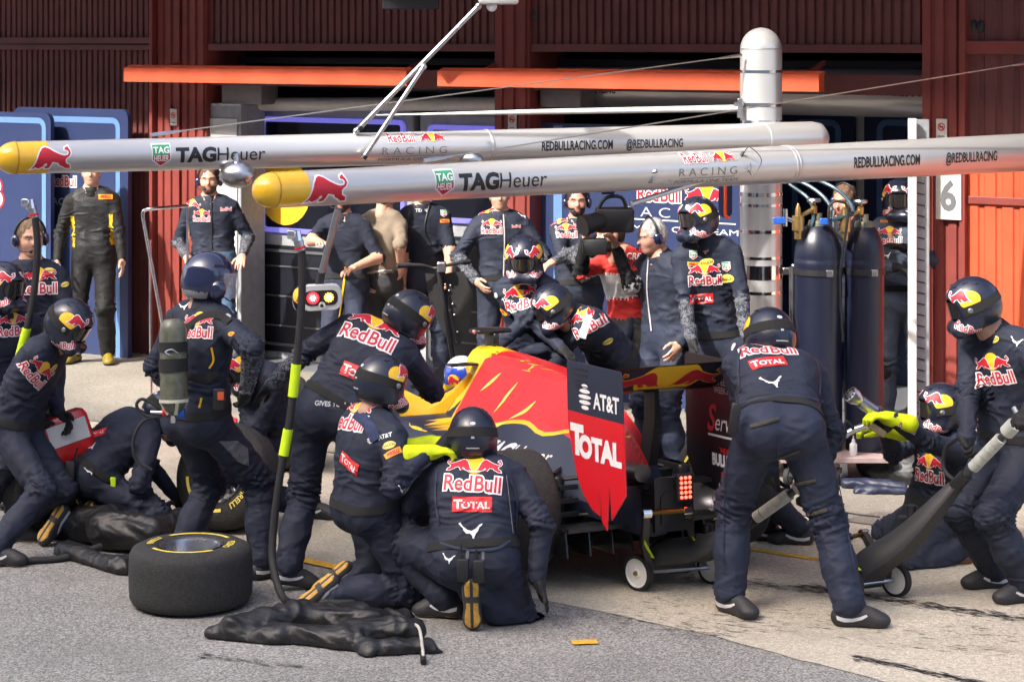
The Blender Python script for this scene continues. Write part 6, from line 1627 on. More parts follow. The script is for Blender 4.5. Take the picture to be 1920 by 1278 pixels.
class Person: pass
def person(label, pel, neck, front, hands, feet, face=None, H=1.8, elb=None, knee=None, toes=None, helm='crew', head_off=None, top=None, low=None, fore=None, glove=(M_GLOVEB, M_GLOVEB), pose=('relax', 'relax'), shoe='tan', bend=.03, bulk=1.0, res=.0145, hipfront=None, belt=True, toeup=(None, None), collar=True, roll=(0, 0), hdir=(None, None), col_h=1.0, tpan=None, lean=0.0, skinf=False, fold=1.75, group='pit crew and bystanders'):
    """hands / feet: (left, right) wrist and ankle points; front: where the chest faces"""
    k = H / 1.8; up = (neck - pel).normalized(); front = V(front); front = (front - up * front.dot(up)).normalized(); right = front.cross(up).normalized()
    hf = V(hipfront).normalized() if hipfront is not None else front
    hr = hf.cross(V((0, 0, 1))); hr = hr.normalized() if hr.length > .2 else right
    if hr.dot(right) < 0: hr = right
    top = top or C_SUIT; low = low or top; fore = fore or top
    base = V((pel.x, pel.y, 0)); o = empty('person', base, label, 'person', group)
    mid = (pel + neck) / 2 - front * bend * 2
    B = lambda t: pel * (1 - t) ** 2 + mid * 2 * t * (1 - t) + neck * t * t
    rt = lambda t: hr.lerp(right, min(1, max(0, t))).normalized()
    S = SDF(); A = lambda p: (p.x, p.y, p.z)
    b = bulk * k
    for t, w, r, tg in ((-.06, .058, .112, 1), (.06, .062, .118, 1), (.22, .058, .116, 0), (.36, .056, .110, 0), (.52, .066, .112, 0), (.68, .080, .112, 0), (.82, .100, .096, 0), (.93, .110, .070, 0)):
        c = B(t); S.cone(A(c - rt(t) * w * b), A(c + rt(t) * w * b), r * b, None, tg, 0, .07)
    bk = -front
    for s in (-1, 1): S.ell(A(pel + hr * (s * .075 * b) - hf * .045 * b + V((0, 0, -.02))), (.105 * b,) * 3, None, 1, 0, .06)
    S.ell(A(B(.72) + front * .03), (.125 * b, .09 * b, .12 * b), np.array([list(right), list(front), list(up)]).T, 0, 0, .05)
    # neck
    hd = head_off if head_off is not None else (up * .55 + V((0, 0, .45)) + front * .05).normalized() * .165 * k
    hc = neck + hd
    S.cone(A(neck - up * .04), A(neck + hd * .62), .062 * k, .056 * k, 2, 0, .025)
    S.cone(A(B(.93) - right * .10 * b), A(neck + hd * .12), .065 * b, .055, 0, 0, .05); S.cone(A(B(.93) + right * .10 * b), A(neck + hd * .12), .065 * b, .055, 0, 0, .05)
    limbs = []; info = Person(); info.o = o; info.hc = hc; info.up = up; info.front = front; info.right = right; info.B = B; info.pel = pel; info.neck = neck; info.hr = hr
    elb = elb or (None, None); knee = knee or (None, None); toes = toes or (None, None)
    info.el = []; info.wr = []; info.kn = []; info.an = []
    for i, s in enumerate((-1, 1)):
        sh = B(.90) + right * (s * .178 * b)
        tgt = hands[i]
        if tgt is None: tgt = sh + V((0, 0, -.50)) + right * s * .08 + front * .10
        d0 = (tgt - sh).normalized(); sh = sh + d0 * .02
        hint = V(elb[i]) if elb[i] is not None else (-front * .7 + right * s * .5 - up * .5)
        e, wv = ik(sh, tgt, .295 * k, .265 * k, hint)
        g = 1 + i
        S.cone(A(sh), A(e), .066 * b, .053 * b, 0, g, .03); S.cone(A(e), A(wv - (wv - e).normalized() * .0), .053 * b, (.040 if not skinf else .033) * b, 3 + i * 0, g, .03)
        S.gk[g] = .035
        info.el.append(e); info.wr.append(wv)
        limbs += [(sh, e, 1.0), (e, wv, 0.0)]
        fw = (wv - e).normalized()
        if hdir[i] is not None: fw = V(hdir[i]).normalized()
        palm = V((0, 0, -1)) if abs(fw.z) < .6 else -right * s
        z = -(palm - fw * palm.dot(fw)).normalized(); x = fw.cross(z)
        Mh = M_from(x, fw, z, wv + fw * .012)
        if roll[i]: Mh = Mh @ Matrix.Rotation(roll[i], 4, 'Y')
        gm = glove[i]
        if gm is not None:
            nm = 'glove' if gm in (M_GLOVEB, M_GLOVEY) else 'hand'
            # thumb side: right hand palm down -> thumb to the left (-x)
            place_mesh(nm, hand_mesh(pose[i], gm, s > 0), Mh @ Matrix.Scale(k * (1.12 if gm is M_GLOVEY else 1.0), 4), o)
    for i, s in enumerate((-1, 1)):
        hp = pel + hr * (s * .092 * b) - V((0, 0, .03))
        hint = V(knee[i]) if knee[i] is not None else (hf + V((0, 0, .1)))
        td = V(toes[i]) if toes[i] is not None else V((hf.x, hf.y, 0))
        td.normalize(); uh = V(toeup[i]) if toeup[i] is not None else V((0, 0, 1))
        z = (uh - td * uh.dot(td)).normalized(); x = td.cross(z)
        if helm != 'driver':
            zr = SHOE_V @ np.array((x.z, td.z, z.z)) * k * 1.03; feet = [V(f) for f in feet]; feet[i].z = -float(zr.min()) + .004
        kn, an = ik(hp, feet[i], .435 * k, .425 * k, hint)
        if (an - feet[i]).length > .03: print('LEG SHORT', label[:40], i, round((an - feet[i]).length, 2), 'ankle z', round(an.z, 2))
        g = 3 + i
        S.cone(A(hp), A(kn), .102 * b, .079 * b, 1, g, .05)
        S.cone(A(kn), A(kn.lerp(an, .55)), .077 * b, .072 * b, 1, g, .04); S.cone(A(kn.lerp(an, .5)), A(kn.lerp(an, .96)), .072 * b, .070 * b, 1, g, .04)
        S.gk[g] = .05 if i == 0 else .025
        info.kn.append(kn); info.an.append(an)
        limbs += [(hp, kn, 1.0), (kn, an, 0.0)]
        so = place_mesh('shoe', SHOES[shoe], M_from(x, td, z, an) @ Matrix.Scale(k * 1.03, 4), o)
        if shoe != 'yellow':
            for fm_ in FLASH: link(bpy.data.objects.new('shoe_flash', fm_), so)
    vs, F = S.mesh(res, gk=.03)
    N = vnormals(vs, F); tg = S.tags(vs)
    np_ = lambda p: np.array((p.x, p.y, p.z))
    # cloth folds
    RX = vs @ np.array([[.8, 0, .6], [0, 1, 0], [-.6, 0, .8]]); RY = vs @ np.array([[.8, 0, -.6], [0, 1, 0], [.6, 0, .8]])
    disp = .0026 * np.clip(ridged(RX * np.array([.35, .5, 1.1]) + pel.x, 17, 0), 0, 1) ** 2.5 + .0024 * np.clip(ridged(RY * np.array([.35, .5, 1.1]) - pel.x, 21, 3), 0, 1) ** 2.5 - .0015
    for a, e, end in limbs:
        a_, e_ = np_(a), np_(e); ba = e_ - a_; L = np.linalg.norm(ba); pa = vs - a_; t = pa @ ba / (L * L)
        d = np.linalg.norm(pa - np.clip(t, 0, 1)[:, None] * ba, axis=1)
        m = (d < .14) & (t > -.1) & (t < 1.1)
        wgt = np.exp(-((t - end) / .30) ** 2) * m + .35 * np.exp(-((t - (1 - end)) / .25) ** 2) * m
        ang = wnoise(vs, 9, 2)
        ux, uy, _ = frame_from(V(ba)); ph = np.arctan2(pa @ np.array(uy), pa @ np.array(ux)); cs, sn = np.cos(ph), np.sin(ph); o3 = a_[0] * 3.1 + a_[2]
        cr_ = ridged(np.stack([t * L + .018 * cs, .022 * cs + o3, .022 * sn], 1), 52, 0)
        c2_ = ridged(np.stack([t * L - .02 * sn, .03 * cs, .03 * sn + o3], 1), 78, 2)
        ax_ = ridged(np.stack([t * L * .18, .07 * cs + o3, .07 * sn], 1), 42, 1)
        wm = np.clip(wgt, 0, 1)
        disp += wm * (.0085 * np.clip(cr_, 0, 1) ** 2 + .0045 * np.clip(c2_, 0, 1) ** 2 - .005) + m * (1 - wm) * .0022 * (np.clip(ax_, 0, 1) ** 2 - .3)
    q = (vs - np_(pel)) @ np_(up)
    wst = np.exp(-((q - .19) / .09) ** 2); lat = (vs - np_(pel)) @ np_(right); fro = (vs - np_(pel)) @ np_(front)
    disp += wst * (.008 * np.clip(ridged(np.stack([lat * .35, fro * .35 + pel.x, q], 1), 46, 1), 0, 1) ** 2 - .003)
    disp = disp * fold; disp[tg == 2] = 0
    if skinf: disp[tg == 3] *= .1
    vs = vs + N * disp[:, None]
    vs[:, 2] = np.maximum(vs[:, 2], .012)
    if tpan is not None: tg = tpan(vs, tg, info)
    fm = np.max(tg[F], 1); fm = np.where((tg[F] == 2).sum(1) >= 2, 2, np.where((tg[F] == 2).any(1), 0, fm)); med = tg[F[:, 0]]; fm = np.where((tg[F] == 2).any(1), fm, med)
    me = np_mesh('body', vs, F, fm, [top, low, M_SKIN, fore, C_BIBW, C_BIBR, C_TAN, C_QUILT, MATS['yellow_panel'] if 'yellow_panel' in MATS else cloth_mat('yellow_panel', (.62, .42, .01), .7)], base)
    bo = bpy.data.objects.new('body', me); link(bo, o); info.body = bo
    info.bvh = BVHTree.FromPolygons([tuple(p) for p in vs], F.tolist())
    # head
    fd = V(face) if face is not None else front
    fd.normalize(); hu = (hd.normalized() * .5 + V((0, 0, .5)) ); hu = (hu - fd * hu.dot(fd)).normalized()
    Mh = M_from(fd.cross(hu), fd, hu, hc) @ Matrix.Scale(k * (.96 if helm in ('crew', 'open') else .98), 4); info.Mh = Mh
    def put(parts): 
        for nm, me_ in parts: place_mesh(nm, me_, Mh, o)
    if helm == 'crew':
        put(HEL_PARTS); hs = [p for p in HEADS['brown'] if p[0] == 'head']; put(hs)
    elif helm == 'open': put(OPEN_PARTS); put([p for p in HEADS['beard'] if p[0] in ('head', 'eye')])
    elif helm == 'driver': put([('driver_helmet', ME_DRV)])
    elif helm:
        nm, hs = helm; put(HEADS[nm])
        if hs: put(HEADSET)
    if collar:
        ax = hd.normalized(); x, y, z = frame_from(ax); mb = MB(M_from(x, y, z, neck - up * .015)); r = .073 * b
        mb.lathe([(r + .014, -.012), (r + .008, .03 * col_h), (r + .001, .066 * col_h), (r - .006, .068 * col_h), (r - .008, .03), (r - .004, 0)], 24); c_ = mb.build('collar', top, o, smooth='all')
    if belt:
        band(info, 'belt', B(.10), (B(.2) - B(.0)), .045, M_PAD, .26)
    return info
def band(info, name, c, ax, h, m, reach=.3, n=36, off=.006):
    x, y, z = frame_from(ax, info.front); rings = []
    for dz in (-h / 2, 0, h / 2):
        rg = []
        for k in range(n):
            a = 2 * PI * k / n; d = x * math.cos(a) + y * math.sin(a); p = c + z * dz
            hit = info.bvh.ray_cast(p + d * reach, -d, reach)
            rg.append((hit[0] if hit[0] else p + d * .15) + d * off)
        # smooth the ring
        for _ in range(2): 
            rad = [(q - c - z * dz).length for q in rg]; rad = [max(rad[i], (rad[i - 1] + rad[i] * 2 + rad[(i + 1) % n]) / 4) for i in range(n)]
            rg = [c + z * dz + (q - c - z * dz).normalized() * r for q, r in zip(rg, rad)]
        rings.append(rg)
    mb = MB(); mb.loft(rings, cap=False); return mb.build(name, m, info.o, smooth='all', fixn=True)
XO = 0
def stick(info, px, py, layers, rot=0.0, name='sponsor_print', nm=.6, cell=.022, upv=None, tgt=None, parent=None):
    """press a print onto the cloth where the given sight line meets it"""
    o_ = V((0, 0, CZ)); bv = tgt or info.bvh
    hits = []
    for dx, dy in ((0, 0), (9, 0), (-9, 0), (0, 9), (0, -9)):
        d = (at(px + dx + XO, py + dy, 10.0) - o_).normalized(); h = bv.ray_cast(o_, d, 60)
        if h[0] is not None: hits.append((h[0], h[1] if h[1].dot(d) < 0 else -h[1], d))
    if not hits: print('MISS', px, py, name); return None
    c, _, d = hits[0]; n = V((0, 0, 0))
    for h in hits: n += h[1]
    n = (n.normalized() * nm + (-d) * (1 - nm)).normalized()
    v = V(upv) if upv is not None else V((0, 0, 1)); v = (v - n * v.dot(n)).normalized(); u = v.cross(n)
    u2 = u * math.cos(rot) + v * math.sin(rot); v2 = v * math.cos(rot) - u * math.sin(rot)
    return decal(name, layers, c, u2, v2, bv, parent or info.o, -n, reach=.14, off=.004, cell=cell)
def oval(w, txt='RAUCH', c='d_paleyellow'): return [(E_(w, w * .55), c), (T(txt, w * .2, 0, 0, .02, .9, lift=.001), 'd_black')]
def pir(w): return [(R_(w, w * .36), 'd_orange'), (T('PIRELLI', w * .20, 0, 0, .04, .85, lift=.001), 'd_red')]
def cat(h): return [(P('cat', CAT, h), 'd_white')]
def att(h): return globe(h, -h * 1.4) + [(T('AT&T', h * .6, h * .9, 0, .02), 'd_white')]
# ------------------------------------------------------------------ people in the picture
a = at
def std_chest(p, px, py, s=1.0, rot=0): stick(p, px, py, rb_logo(.055 * s), rot, 'chest_print')
# 1 man in quilted jacket
def quilt(vs, tg, inf):
    l = (vs - np.array(inf.pel)) @ np.array(inf.right); f = (vs - np.array(inf.pel)) @ np.array(inf.front); q = (vs - np.array(inf.pel)) @ np.array(inf.up)
    t = tg.copy(); t[(tg == 0) & (np.abs(l) < .16) & (q > .0)] = 7
    t[(tg == 0) & (np.abs(l) >= .16) & (np.abs(l) < .195) & (q < .38) & (f > -.05)] = 8
    return t
p = person('man in black and charcoal quilted jacket with yellow side panels', V((-3.92, 20.0, 1.0)), V((-3.94, 20.0, 1.60)), (.1, -1, 0), (V((-3.62, 19.8, .98)), V((-4.22, 19.8, .98))), (V((-3.78, 19.95, .09)), V((-4.1, 20.0, .09))), H=1.92, helm=('brown', False), top=C_BLACK, glove=(M_SKIN, M_SKIN), shoe='yellow', tpan=quilt, toes=((.25, -1, 0), (-.3, -1, 0)), belt=False, res=.018, face=(.1, -1, .05))
stick(p, 198, 369, pir(.13))
# 2 fair man with headset
p = person('fair-haired man with headset in navy logo overall at left edge', a(62, 688, 13.9), a(58, 498, 13.9), (.25, -1, 0), (a(72, 640, 13.65), a(48, 645, 13.65)), (V((-3.0, 13.9, .09)), V((-3.3, 13.9, .09))), face=(.45, -.9, -.05), helm=('fair', True), glove=(M_SKIN, M_SKIN), pose=('half', 'half'), H=1.86, elb=((.6, .3, -.5), (-.6, .3, -.5)))
stick(p, 72, 540, rb_logo(.07), 0, 'chest_print'); stick(p, 92, 507, oval(.07)); stick(p, 122, 533, oval(.06), .3); stick(p, 107, 493, cat(.05))
# 3 helmeted man at the left edge
p = person('helmeted crew member cut off by the left edge, behind the leaning mechanic', a(2, 775, 13.35), a(8, 585, 13.3), (.6, -.8, 0), (None, None), (V((-3.1, 13.3, .09)), V((-3.3, 13.2, .09))), face=(.75, -.55, -.2))
stick(p, 25, 620, rb_logo(.06), 0, 'chest_print')
p = person('mechanic at the far left leaning forward with a red case', a(28, 800, 12.8), a(98, 640, 12.75), (.75, -.2, -.5), (a(112, 775, 12.95), a(70, 790, 12.85)), (a(20, 985, 12.9), a(-10, 1010, 12.3)), face=(.8, -.3, -.6), head_off=V((.12, -.05, .11)), toes=((1, .1, 0), (1, -.1, 0)))
stick(p, 62, 705, rb_logo(.06), -.9, 'back_print'); stick(p, 100, 690, oval(.07), .4)
# 4 kneeling man at the far left
p = person('crouching mechanic with radio on belt bending right at far left', a(168, 888, 13.0), a(268, 795, 13.15), (.65, .55, -.5), (a(330, 930, 13.3), a(300, 950, 13.0)), (a(120, 985, 12.85), a(175, 1000, 12.95)), knee=((.8, .2, -.5), (.8, -.2, -.4)), toes=((-.5, -.3, -.8), (-.5, -.3, -.8)), toeup=((.6, .5, .6), (.6, .5, .6)), head_off=V((.14, .04, .05)), face=(.7, .4, -.6), bulk=1.05)
stick(p, 182, 812, tot(.14, .055), .25); stick(p, 170, 838, cat(.05), .3); stick(p, 168, 882, cat(.05))
mb = MB(); mb.box(a(132, 882, 12.82), (.06, .04, .12), None, .01); mb.tube([a(138, 862, 12.82), a(146, 838, 12.82)], .006, 6); mb.build('radio', M_BLACK, p.o, smooth=True)
mb = MB(); mb.box(a(212, 905, 12.83), (.035, .02, .07), None, .006); mb.build('lime_rag', M_LIME, p.o)
# 5 fire marshal with air tank
p = person('man in open navy helmet with clear visor and air cylinder on his back', a(372, 782, 12.05), a(383, 580, 12.05), (.62, .78, 0), (a(335, 745, 12.35), a(462, 728, 11.80)), (a(334, 1052, 12.15), a(492, 1062, 12.0)), face=(.93, .25, -.12), helm='open', fore=C_CAMO, shoe='dark', H=1.88, bulk=1.06, col_h=1.5, head_off=V((.035, .015, .165)), res=.0092, elb=((-.7, -.3, -.4), (.55, -.8, -.2)), toes=((.7, .7, 0), (.75, .5, 0)), pose=('relax', 'half'), belt=True)
stick(p, 344, 574, cat(.055)); stick(p, 368, 622, rb_logo(.06), 0, 'back_print'); stick(p, 428, 592, globe(.035)); stick(p, 434, 626, oval(.05, 'RB', 'd_orange'))
for pth in ([(358, 590), (352, 610), (345, 640)], [(430, 590), (395, 588), (372, 600), (355, 612)], [(405, 720), (412, 680), (405, 650)]): pass
tank = bpy.data.objects.new('air_cylinder', None); link(tank, p.o); tank.location = a(326, 680, 11.72) - wloc(p.o)
tb0, tb1 = a(326, 752, 11.70), a(324, 597, 11.74); tu = (tb1 - tb0).normalized(); x, y, z = frame_from(tu); Mt = M_from(x, y, z, tb0); Lt = (tb1 - tb0).length
mb = MB(Mt); mb.lathe([(.022, -.07), (.055, -.045), (.073, 0), (.075, .03), (.075, Lt - .08), (.068, Lt - .03), (.045, Lt - .005), (.001, Lt)], 28); mb.build('cylinder', mat('olive_composite', (.10, .105, .075), .35, var=.35, nscale=25), tank, smooth=True)
for z0, z1, m in ((Lt * .60, Lt * .72, M_PAD), (Lt * .36, Lt * .52, M_PAD), (-.005, .012, mat('cream_ring', (.5, .5, .40), .5))):
    mb = MB(Mt); mb.lathe([(.076, z0), (.080, z0), (.080, z1), (.076, z1)], 28); mb.build('strap', m, tank, smooth=True)
for k in range(4):
    an = 2 * PI * k / 4 + .4; mb = MB(Mt); mb.bar((.074 * math.cos(an), .074 * math.sin(an), .0), (.035 * math.cos(an), .035 * math.sin(an), -.07), .018, .014); mb.build('base_rib', MATS['cream_ring'], tank)
mb = MB(); mb.tube([a(325, 748, 11.70), a(325, 778, 11.70)], .026, 14); mb.build('valve', MATS['olive_steel'], tank, smooth=True)
mb = MB(); mb.tube([a(325, 770, 11.70), a(325, 792, 11.70)], .016, 10); mb.tube([a(283, 772, 11.72), a(335, 775, 11.70)], .010, 10); mb.build('manifold', M_CHROME, tank, smooth=True)
mb = MB(); mb.tube([a(305, 772, 11.7), a(312, 772, 11.7)], .026, 16); mb.build('red_knob', M_REDP, tank, smooth=True)
mb = MB(); mb.tube([a(333, 775, 11.7), a(346, 775, 11.7)], .028, 12); mb.build('blue_knob', M_BLUEP, tank, smooth=True)
mb = MB(); mb.tube(catmull([a(318, 650 + 15, 11.63), a(310, 660, 11.62), a(322, 655, 11.62), a(334, 662, 11.63)], 4), .004, 6); mb.build('buckle_ring', M_CHROME, tank, smooth=True)
for pts in ([(300, 765), (268, 748), (256, 760), (272, 778), (300, 782)], [(305, 778), (268, 790), (250, 825), (256, 862), (285, 880)]):
    mb = MB(); mb.tube(catmull([a(x_, y_, 11.72) for x_, y_ in pts], 6), .009, 8); mb.build('air_line', M_RUBBER, tank, smooth=True)
def strap(p, pts, w, m, name='harness_strap'):
    """flat webbing laid on the body along sight-line points"""
    o_ = V((0, 0, CZ)); P3 = []; NN = []
    c = catmull([V((x, y, 0)) for x, y in pts], 6)
    for q in c:
        d = (at(q.x + XO, q.y, 10) - o_).normalized(); h = p.bvh.ray_cast(o_, d, 60)
        if h[0] is None: continue
        P3.append(h[0]); NN.append(h[1] if h[1].dot(d) < 0 else -h[1])
    if len(P3) < 2: return
    vs = []; n = len(P3)
    for i in range(n):
        t = (P3[min(i + 1, n - 1)] - P3[max(0, i - 1)]).normalized(); nn = (NN[max(0, i - 1)] + NN[i] + NN[min(n - 1, i + 1)]).normalized(); s = t.cross(nn).normalized() * w / 2
        vs += [P3[i] + s + nn * .006, P3[i] + nn * .011, P3[i] - s + nn * .006]
    mb = MB(); mb.add(vs, [(3 * i + j, 3 * i + j + 1, 3 * i + j + 4, 3 * i + j + 3) for i in range(n - 1) for j in range(2)]); mb.build(name, m, p.o, smooth='all')
strap(p, [(318, 590), (322, 602), (338, 640)], .045, M_PAD); strap(p, [(432, 604), (405, 590), (375, 596), (352, 616), (345, 640)], .045, M_PAD); strap(p, [(345, 700), (380, 712), (410, 700)], .05, M_PAD); strap(p, [(345, 640), (345, 720)], .06, M_PAD)
strap(p, [(396, 650), (400, 675), (392, 690)], .012, M_YELC, 'piping'); strap(p, [(378, 745), (374, 765)], .012, M_YELC, 'piping')
mb = MB(); mb.box(a(411, 748, 11.80), (.065, .035, .12), None, .01); mb.build('radio', M_BLACK, p.o, smooth=True)
mb = MB(); mb.box(a(414, 742, 11.775), (.035, .006, .045), None, .003); mb.build('radio_screen', M_RED2, p.o)
decal('trouser_print', [(P('camo1', [[(-.5, .5), (.1, .45), (.45, .1), (.5, -.5), (.1, -.3), (-.1, .0)]], .16), 'd_grey')], a(432, 860, 11.8), V((1, 0, 0)), V((0, 0, 1)), p.bvh, p.o, V((0, 1, 0)), reach=.4)
# 6 broad man bending over
p = person('broad mechanic seen from behind bending right, legs straddled beside the near hose', a(622, 770, 11.9), a(722, 628, 12.12), (.12, .95, -.3), (a(478, 745, 12.2), a(800, 720, 12.5)), (a(540, 1070, 11.75), a(695, 1060, 11.9)), face=(.75, .5, -.5), head_off=V((.14, .03, .10)), fore=C_CAMO, bulk=1.12, hipfront=(.1, 1, 0), toes=((.5, .1, -.1), (.4, .8, 0)), shoe='dark', elb=((-.8, .3, .3), (.5, .2, -.7)), res=.0092)
stick(p, 690, 630, rb_logo(.095), -.45, 'back_print'); stick(p, 672, 700, tot(.2, .08), -.4); stick(p, 640, 758, [(T('GIVES YOU WINGS', .028, 0, 0, .02, .9), 'd_silver')], -.08, 'belt_print')
# 7 front-left wheel man
p = person('mechanic bent over the front-left wheel, mostly behind the man with the tank', a(505, 800, 13.5), a(480, 690, 13.35), (-.6, -.5, -.5), (a(440, 880, 13.25), a(470, 860, 13.1)), (a(480, 970, 13.4), a(582, 985, 13.5)), face=(-.6, -.5, -.6), head_off=V((-.10, -.10, .03)), toes=((-.6, -.5, 0), (.8, -.2, 0)), shoe='dark')
# 8 kneeling wheel gunner
p = person('kneeling gunner in navy helmet and lime gloves facing right', a(690, 950, 11.42), a(703, 783, 11.42), (.82, .55, 0), (a(796, 832, 11.5), a(800, 848, 11.2)), (a(648, 1095, 11.6), a(622, 1088, 11.32)), face=(.85, .42, -.22), head_off=V((.045, .02, .185)), elb=((.2, .2, -1), (.1, -.6, -.8)), knee=((.7, .4, -.8), (.75, .1, -.8)), toes=((-.75, -.15, -.6), (-.75, -.15, -.6)), toeup=((.45, .45, -.75), (.45, .45, -.75)), glove=(M_GLOVEY, M_GLOVEY), pose=('half', 'half'), hdir=((.9, .2, .18), (.92, .2, .05)), bulk=1.10, res=.0092, low=C_SUIT)
stick(p, 655, 790, rb_logo(.085), -.15, 'back_print'); stick(p, 655, 868, tot(.17, .065), -.35); stick(p, 712, 820, att(.038), .3); stick(p, 729, 834, oval(.075), .3); stick(p, 737, 848, pir(.095), .45); stick(p, 762, 918, cat(.04), -.3)
strap(p, [(668, 775), (690, 795), (705, 825)], .06, cloth_mat('navy_yoke', (.02, .032, .085), .6), 'shoulder_yoke')
mb = MB(); gp0, gp1 = a(842, 828, 11.35), a(868, 800, 11.5)
gun = empty('wheel_gun', gp0, 'black and steel wheel gun in the kneeling gunner\'s lime gloves', 'wheel gun', 'wheel guns')
mb.tube([gp0 - (gp1 - gp0) * .9, gp0, gp0.lerp(gp1, .5)], [.045, .05, .045], 16); mb.build('motor', M_BLACK, gun, smooth=True)
mb = MB(); mb.tube([gp0.lerp(gp1, .5), gp1, gp1 + (gp1 - gp0) * .35], [.03, .028, .04], 16); mb.build('socket', M_STEEL, gun, smooth=True)
mb = MB(); mb.tube([gp0, a(824, 846, 11.25), a(808, 862, 11.22)], [.024, .022, .024], 12); mb.build('grip', M_BLACK, gun, smooth=True)
mb = MB(); mb.sphere(a(846, 858, 11.28), .03, 12, 8); mb.build('air_fitting', M_CHROME, gun, smooth=True)
# 9 centre kneeling man
XO = -12; a = lambda px, py, Y: at(px - 12, py, Y)
p = person('crouching man seen from behind with white hand-width logo on back, right hand on ground', a(903, 1040, 11.05), a(898, 878, 11.28), (.05, 1, -.2), (a(850, 960, 11.55), a(1018, 1082, 11.02)), (a(852, 1135, 11.18), a(897, 1112, 10.98)), face=(-.02, 1, -.12), head_off=V((0, .045, .165)), elb=((-1, -.2, -.4), (.45, -.3, .1)), knee=((-.75, .6, .35), (.65, .5, -.75)), toes=((-.85, .25, -.05), (.02, .12, -1)), toeup=(None, (0, 1, .1)), pose=('relax', 'flat'), hdir=(None, (.38, -.35, -.80)), bulk=1.17, res=.0092, H=1.84, hipfront=(.05, 1, 0))
stick(p, 898, 905, rb_logo(.088), -.06, 'back_print', cell=.016); stick(p, 897, 945, tot(.205, .08), -.03, cell=.016); stick(p, 893, 994, cat(.085), -.1); stick(p, 852, 1046, cat(.05), -.2)
for px, py in ((880, 1050), (909, 1052)):
    mb = MB(); mb.box(a(px, py + 18, 10.80), (.06, .04, .12), None, .012); mb.build('radio', M_BLACK, p.o, smooth=True)
    mb = MB(); mb.tube([a(px - 3, py, 10.80), a(px - 4, py - 32, 10.80)], .0055, 8); mb.tube([a(px - 3, py, 10.80), a(px - 3, py - 12, 10.80)], .010, 8); mb.build('antenna', M_BLACK, p.o, smooth=True)
    mb = MB(); mb.tube([a(px + 8, py - 4, 10.80), a(px + 9, py - 18, 10.80)], .009, 8); mb.build('channel_knob', M_STEEL, p.o, smooth=True)
strap(p, [(960, 890), (966, 940), (972, 1000)], .004, MATS['dark_grey_trim'], 'cable')
C_EDGE = cloth_mat('navy_vest_edge', (.018, .024, .05), .5)
strap(p, [(832, 882), (829, 930), (836, 985)], .014, C_EDGE, 'vest_edge'); strap(p, [(958, 885), (980, 930), (978, 990)], .014, C_EDGE, 'vest_edge')
strap(p, [(838, 1018), (870, 1028), (905, 1032), (945, 1028), (968, 1014)], .016, C_EDGE, 'vest_hem')
XO = 0; a = at
# 11 bystander with jeans and headset
p = person('bearded bystander with headset, navy jacket and blue jeans', V((-2.70, 19.35, 1.0)), V((-2.74, 19.35, 1.57)), (.05, -1, 0), (a(455, 478, 19.15), a(350, 480, 19.15)), (V((-2.55, 19.25, .09)), V((-2.84, 19.35, .09))), H=1.92, helm=('beard', True), low=C_JEAN, fore=C_CAMO, glove=(M_SKIN, M_SKIN), res=.017, belt=False, shoe='dark')
stick(p, 378, 410, rb_logo(.045), 0, 'chest_print'); stick(p, 424, 392, rb_text(.03)); stick(p, 350, 380, duo(.06), -.3); stick(p, 456, 398, oval(.05, 'R', 'd_orange')); strap(p, [(396, 372), (397, 440), (396, 500)], .012, M_BLACK, 'zip')
# 12 bystander left of traffic light
p = person('bystander in navy polo with yellow-piped trousers behind the signal light', V((-1.42, 18.2, .95)), V((-1.44, 18.2, 1.5)), (-.2, -1, 0), (a(668, 500, 17.9), a(596, 452, 17.7)), (V((-1.28, 18.15, .09)), V((-1.55, 18.2, .09))), helm=('dark', True), top=C_POLO, low=C_SUIT2, fore=M_SKIN, skinf=True, glove=(M_SKIN, M_SKIN), res=.018, shoe='dark', elb=((.6, .2, -.4), (-.8, -.2, -.6)))
strap(p, [(648, 500), (644, 540), (636, 590), (630, 640)], .018, M_YELC, 'piping')
# 13 tan shirt
p = person('person in tan shirt and grey trousers walking behind the near arm', V((-1.12, 18.4, .96)), V((-1.10, 18.4, 1.52)), (.5, .8, 0), (a(680, 520, 18.3), a(752, 500, 18.2)), (V((-1.25, 18.3, .09)), V((-.98, 18.5, .09))), helm=('brown', False), top=C_TAN, low=C_GREYJ, fore=M_SKIN, skinf=True, glove=(M_SKIN, M_SKIN), res=.018, shoe='dark', belt=False)
strap(p, [(688, 512), (715, 508), (735, 506)], .018, M_SHOEW, 'belt_flash')
# 14 navy polo man
p = person('bystander in navy polo with bare forearms next to the handlebar', V((-.76, 18.6, 1.0)), V((-.78, 18.6, 1.55)), (0.1, -1, 0), (a(842, 512, 18.3), a(755, 548, 18.4)), (V((-.6, 18.5, .09)), V((-.9, 18.6, .09))), helm=('fair', False), top=C_POLO, low=C_SUIT2, fore=M_SKIN, skinf=True, glove=(M_SKIN, M_SKIN), res=.017, H=1.84)
stick(p, 832, 400, shield(.06), 0); stick(p, 834, 414, pir(.085)); stick(p, 790, 394, [(T('TEAM', .03, 0, 0, .02), 'd_silver')]); strap(p, [(768, 385), (765, 430), (758, 470)], .012, M_BLACK, 'lanyard'); strap(p, [(806, 380), (796, 430), (808, 460)], .012, M_BLACK, 'lanyard')
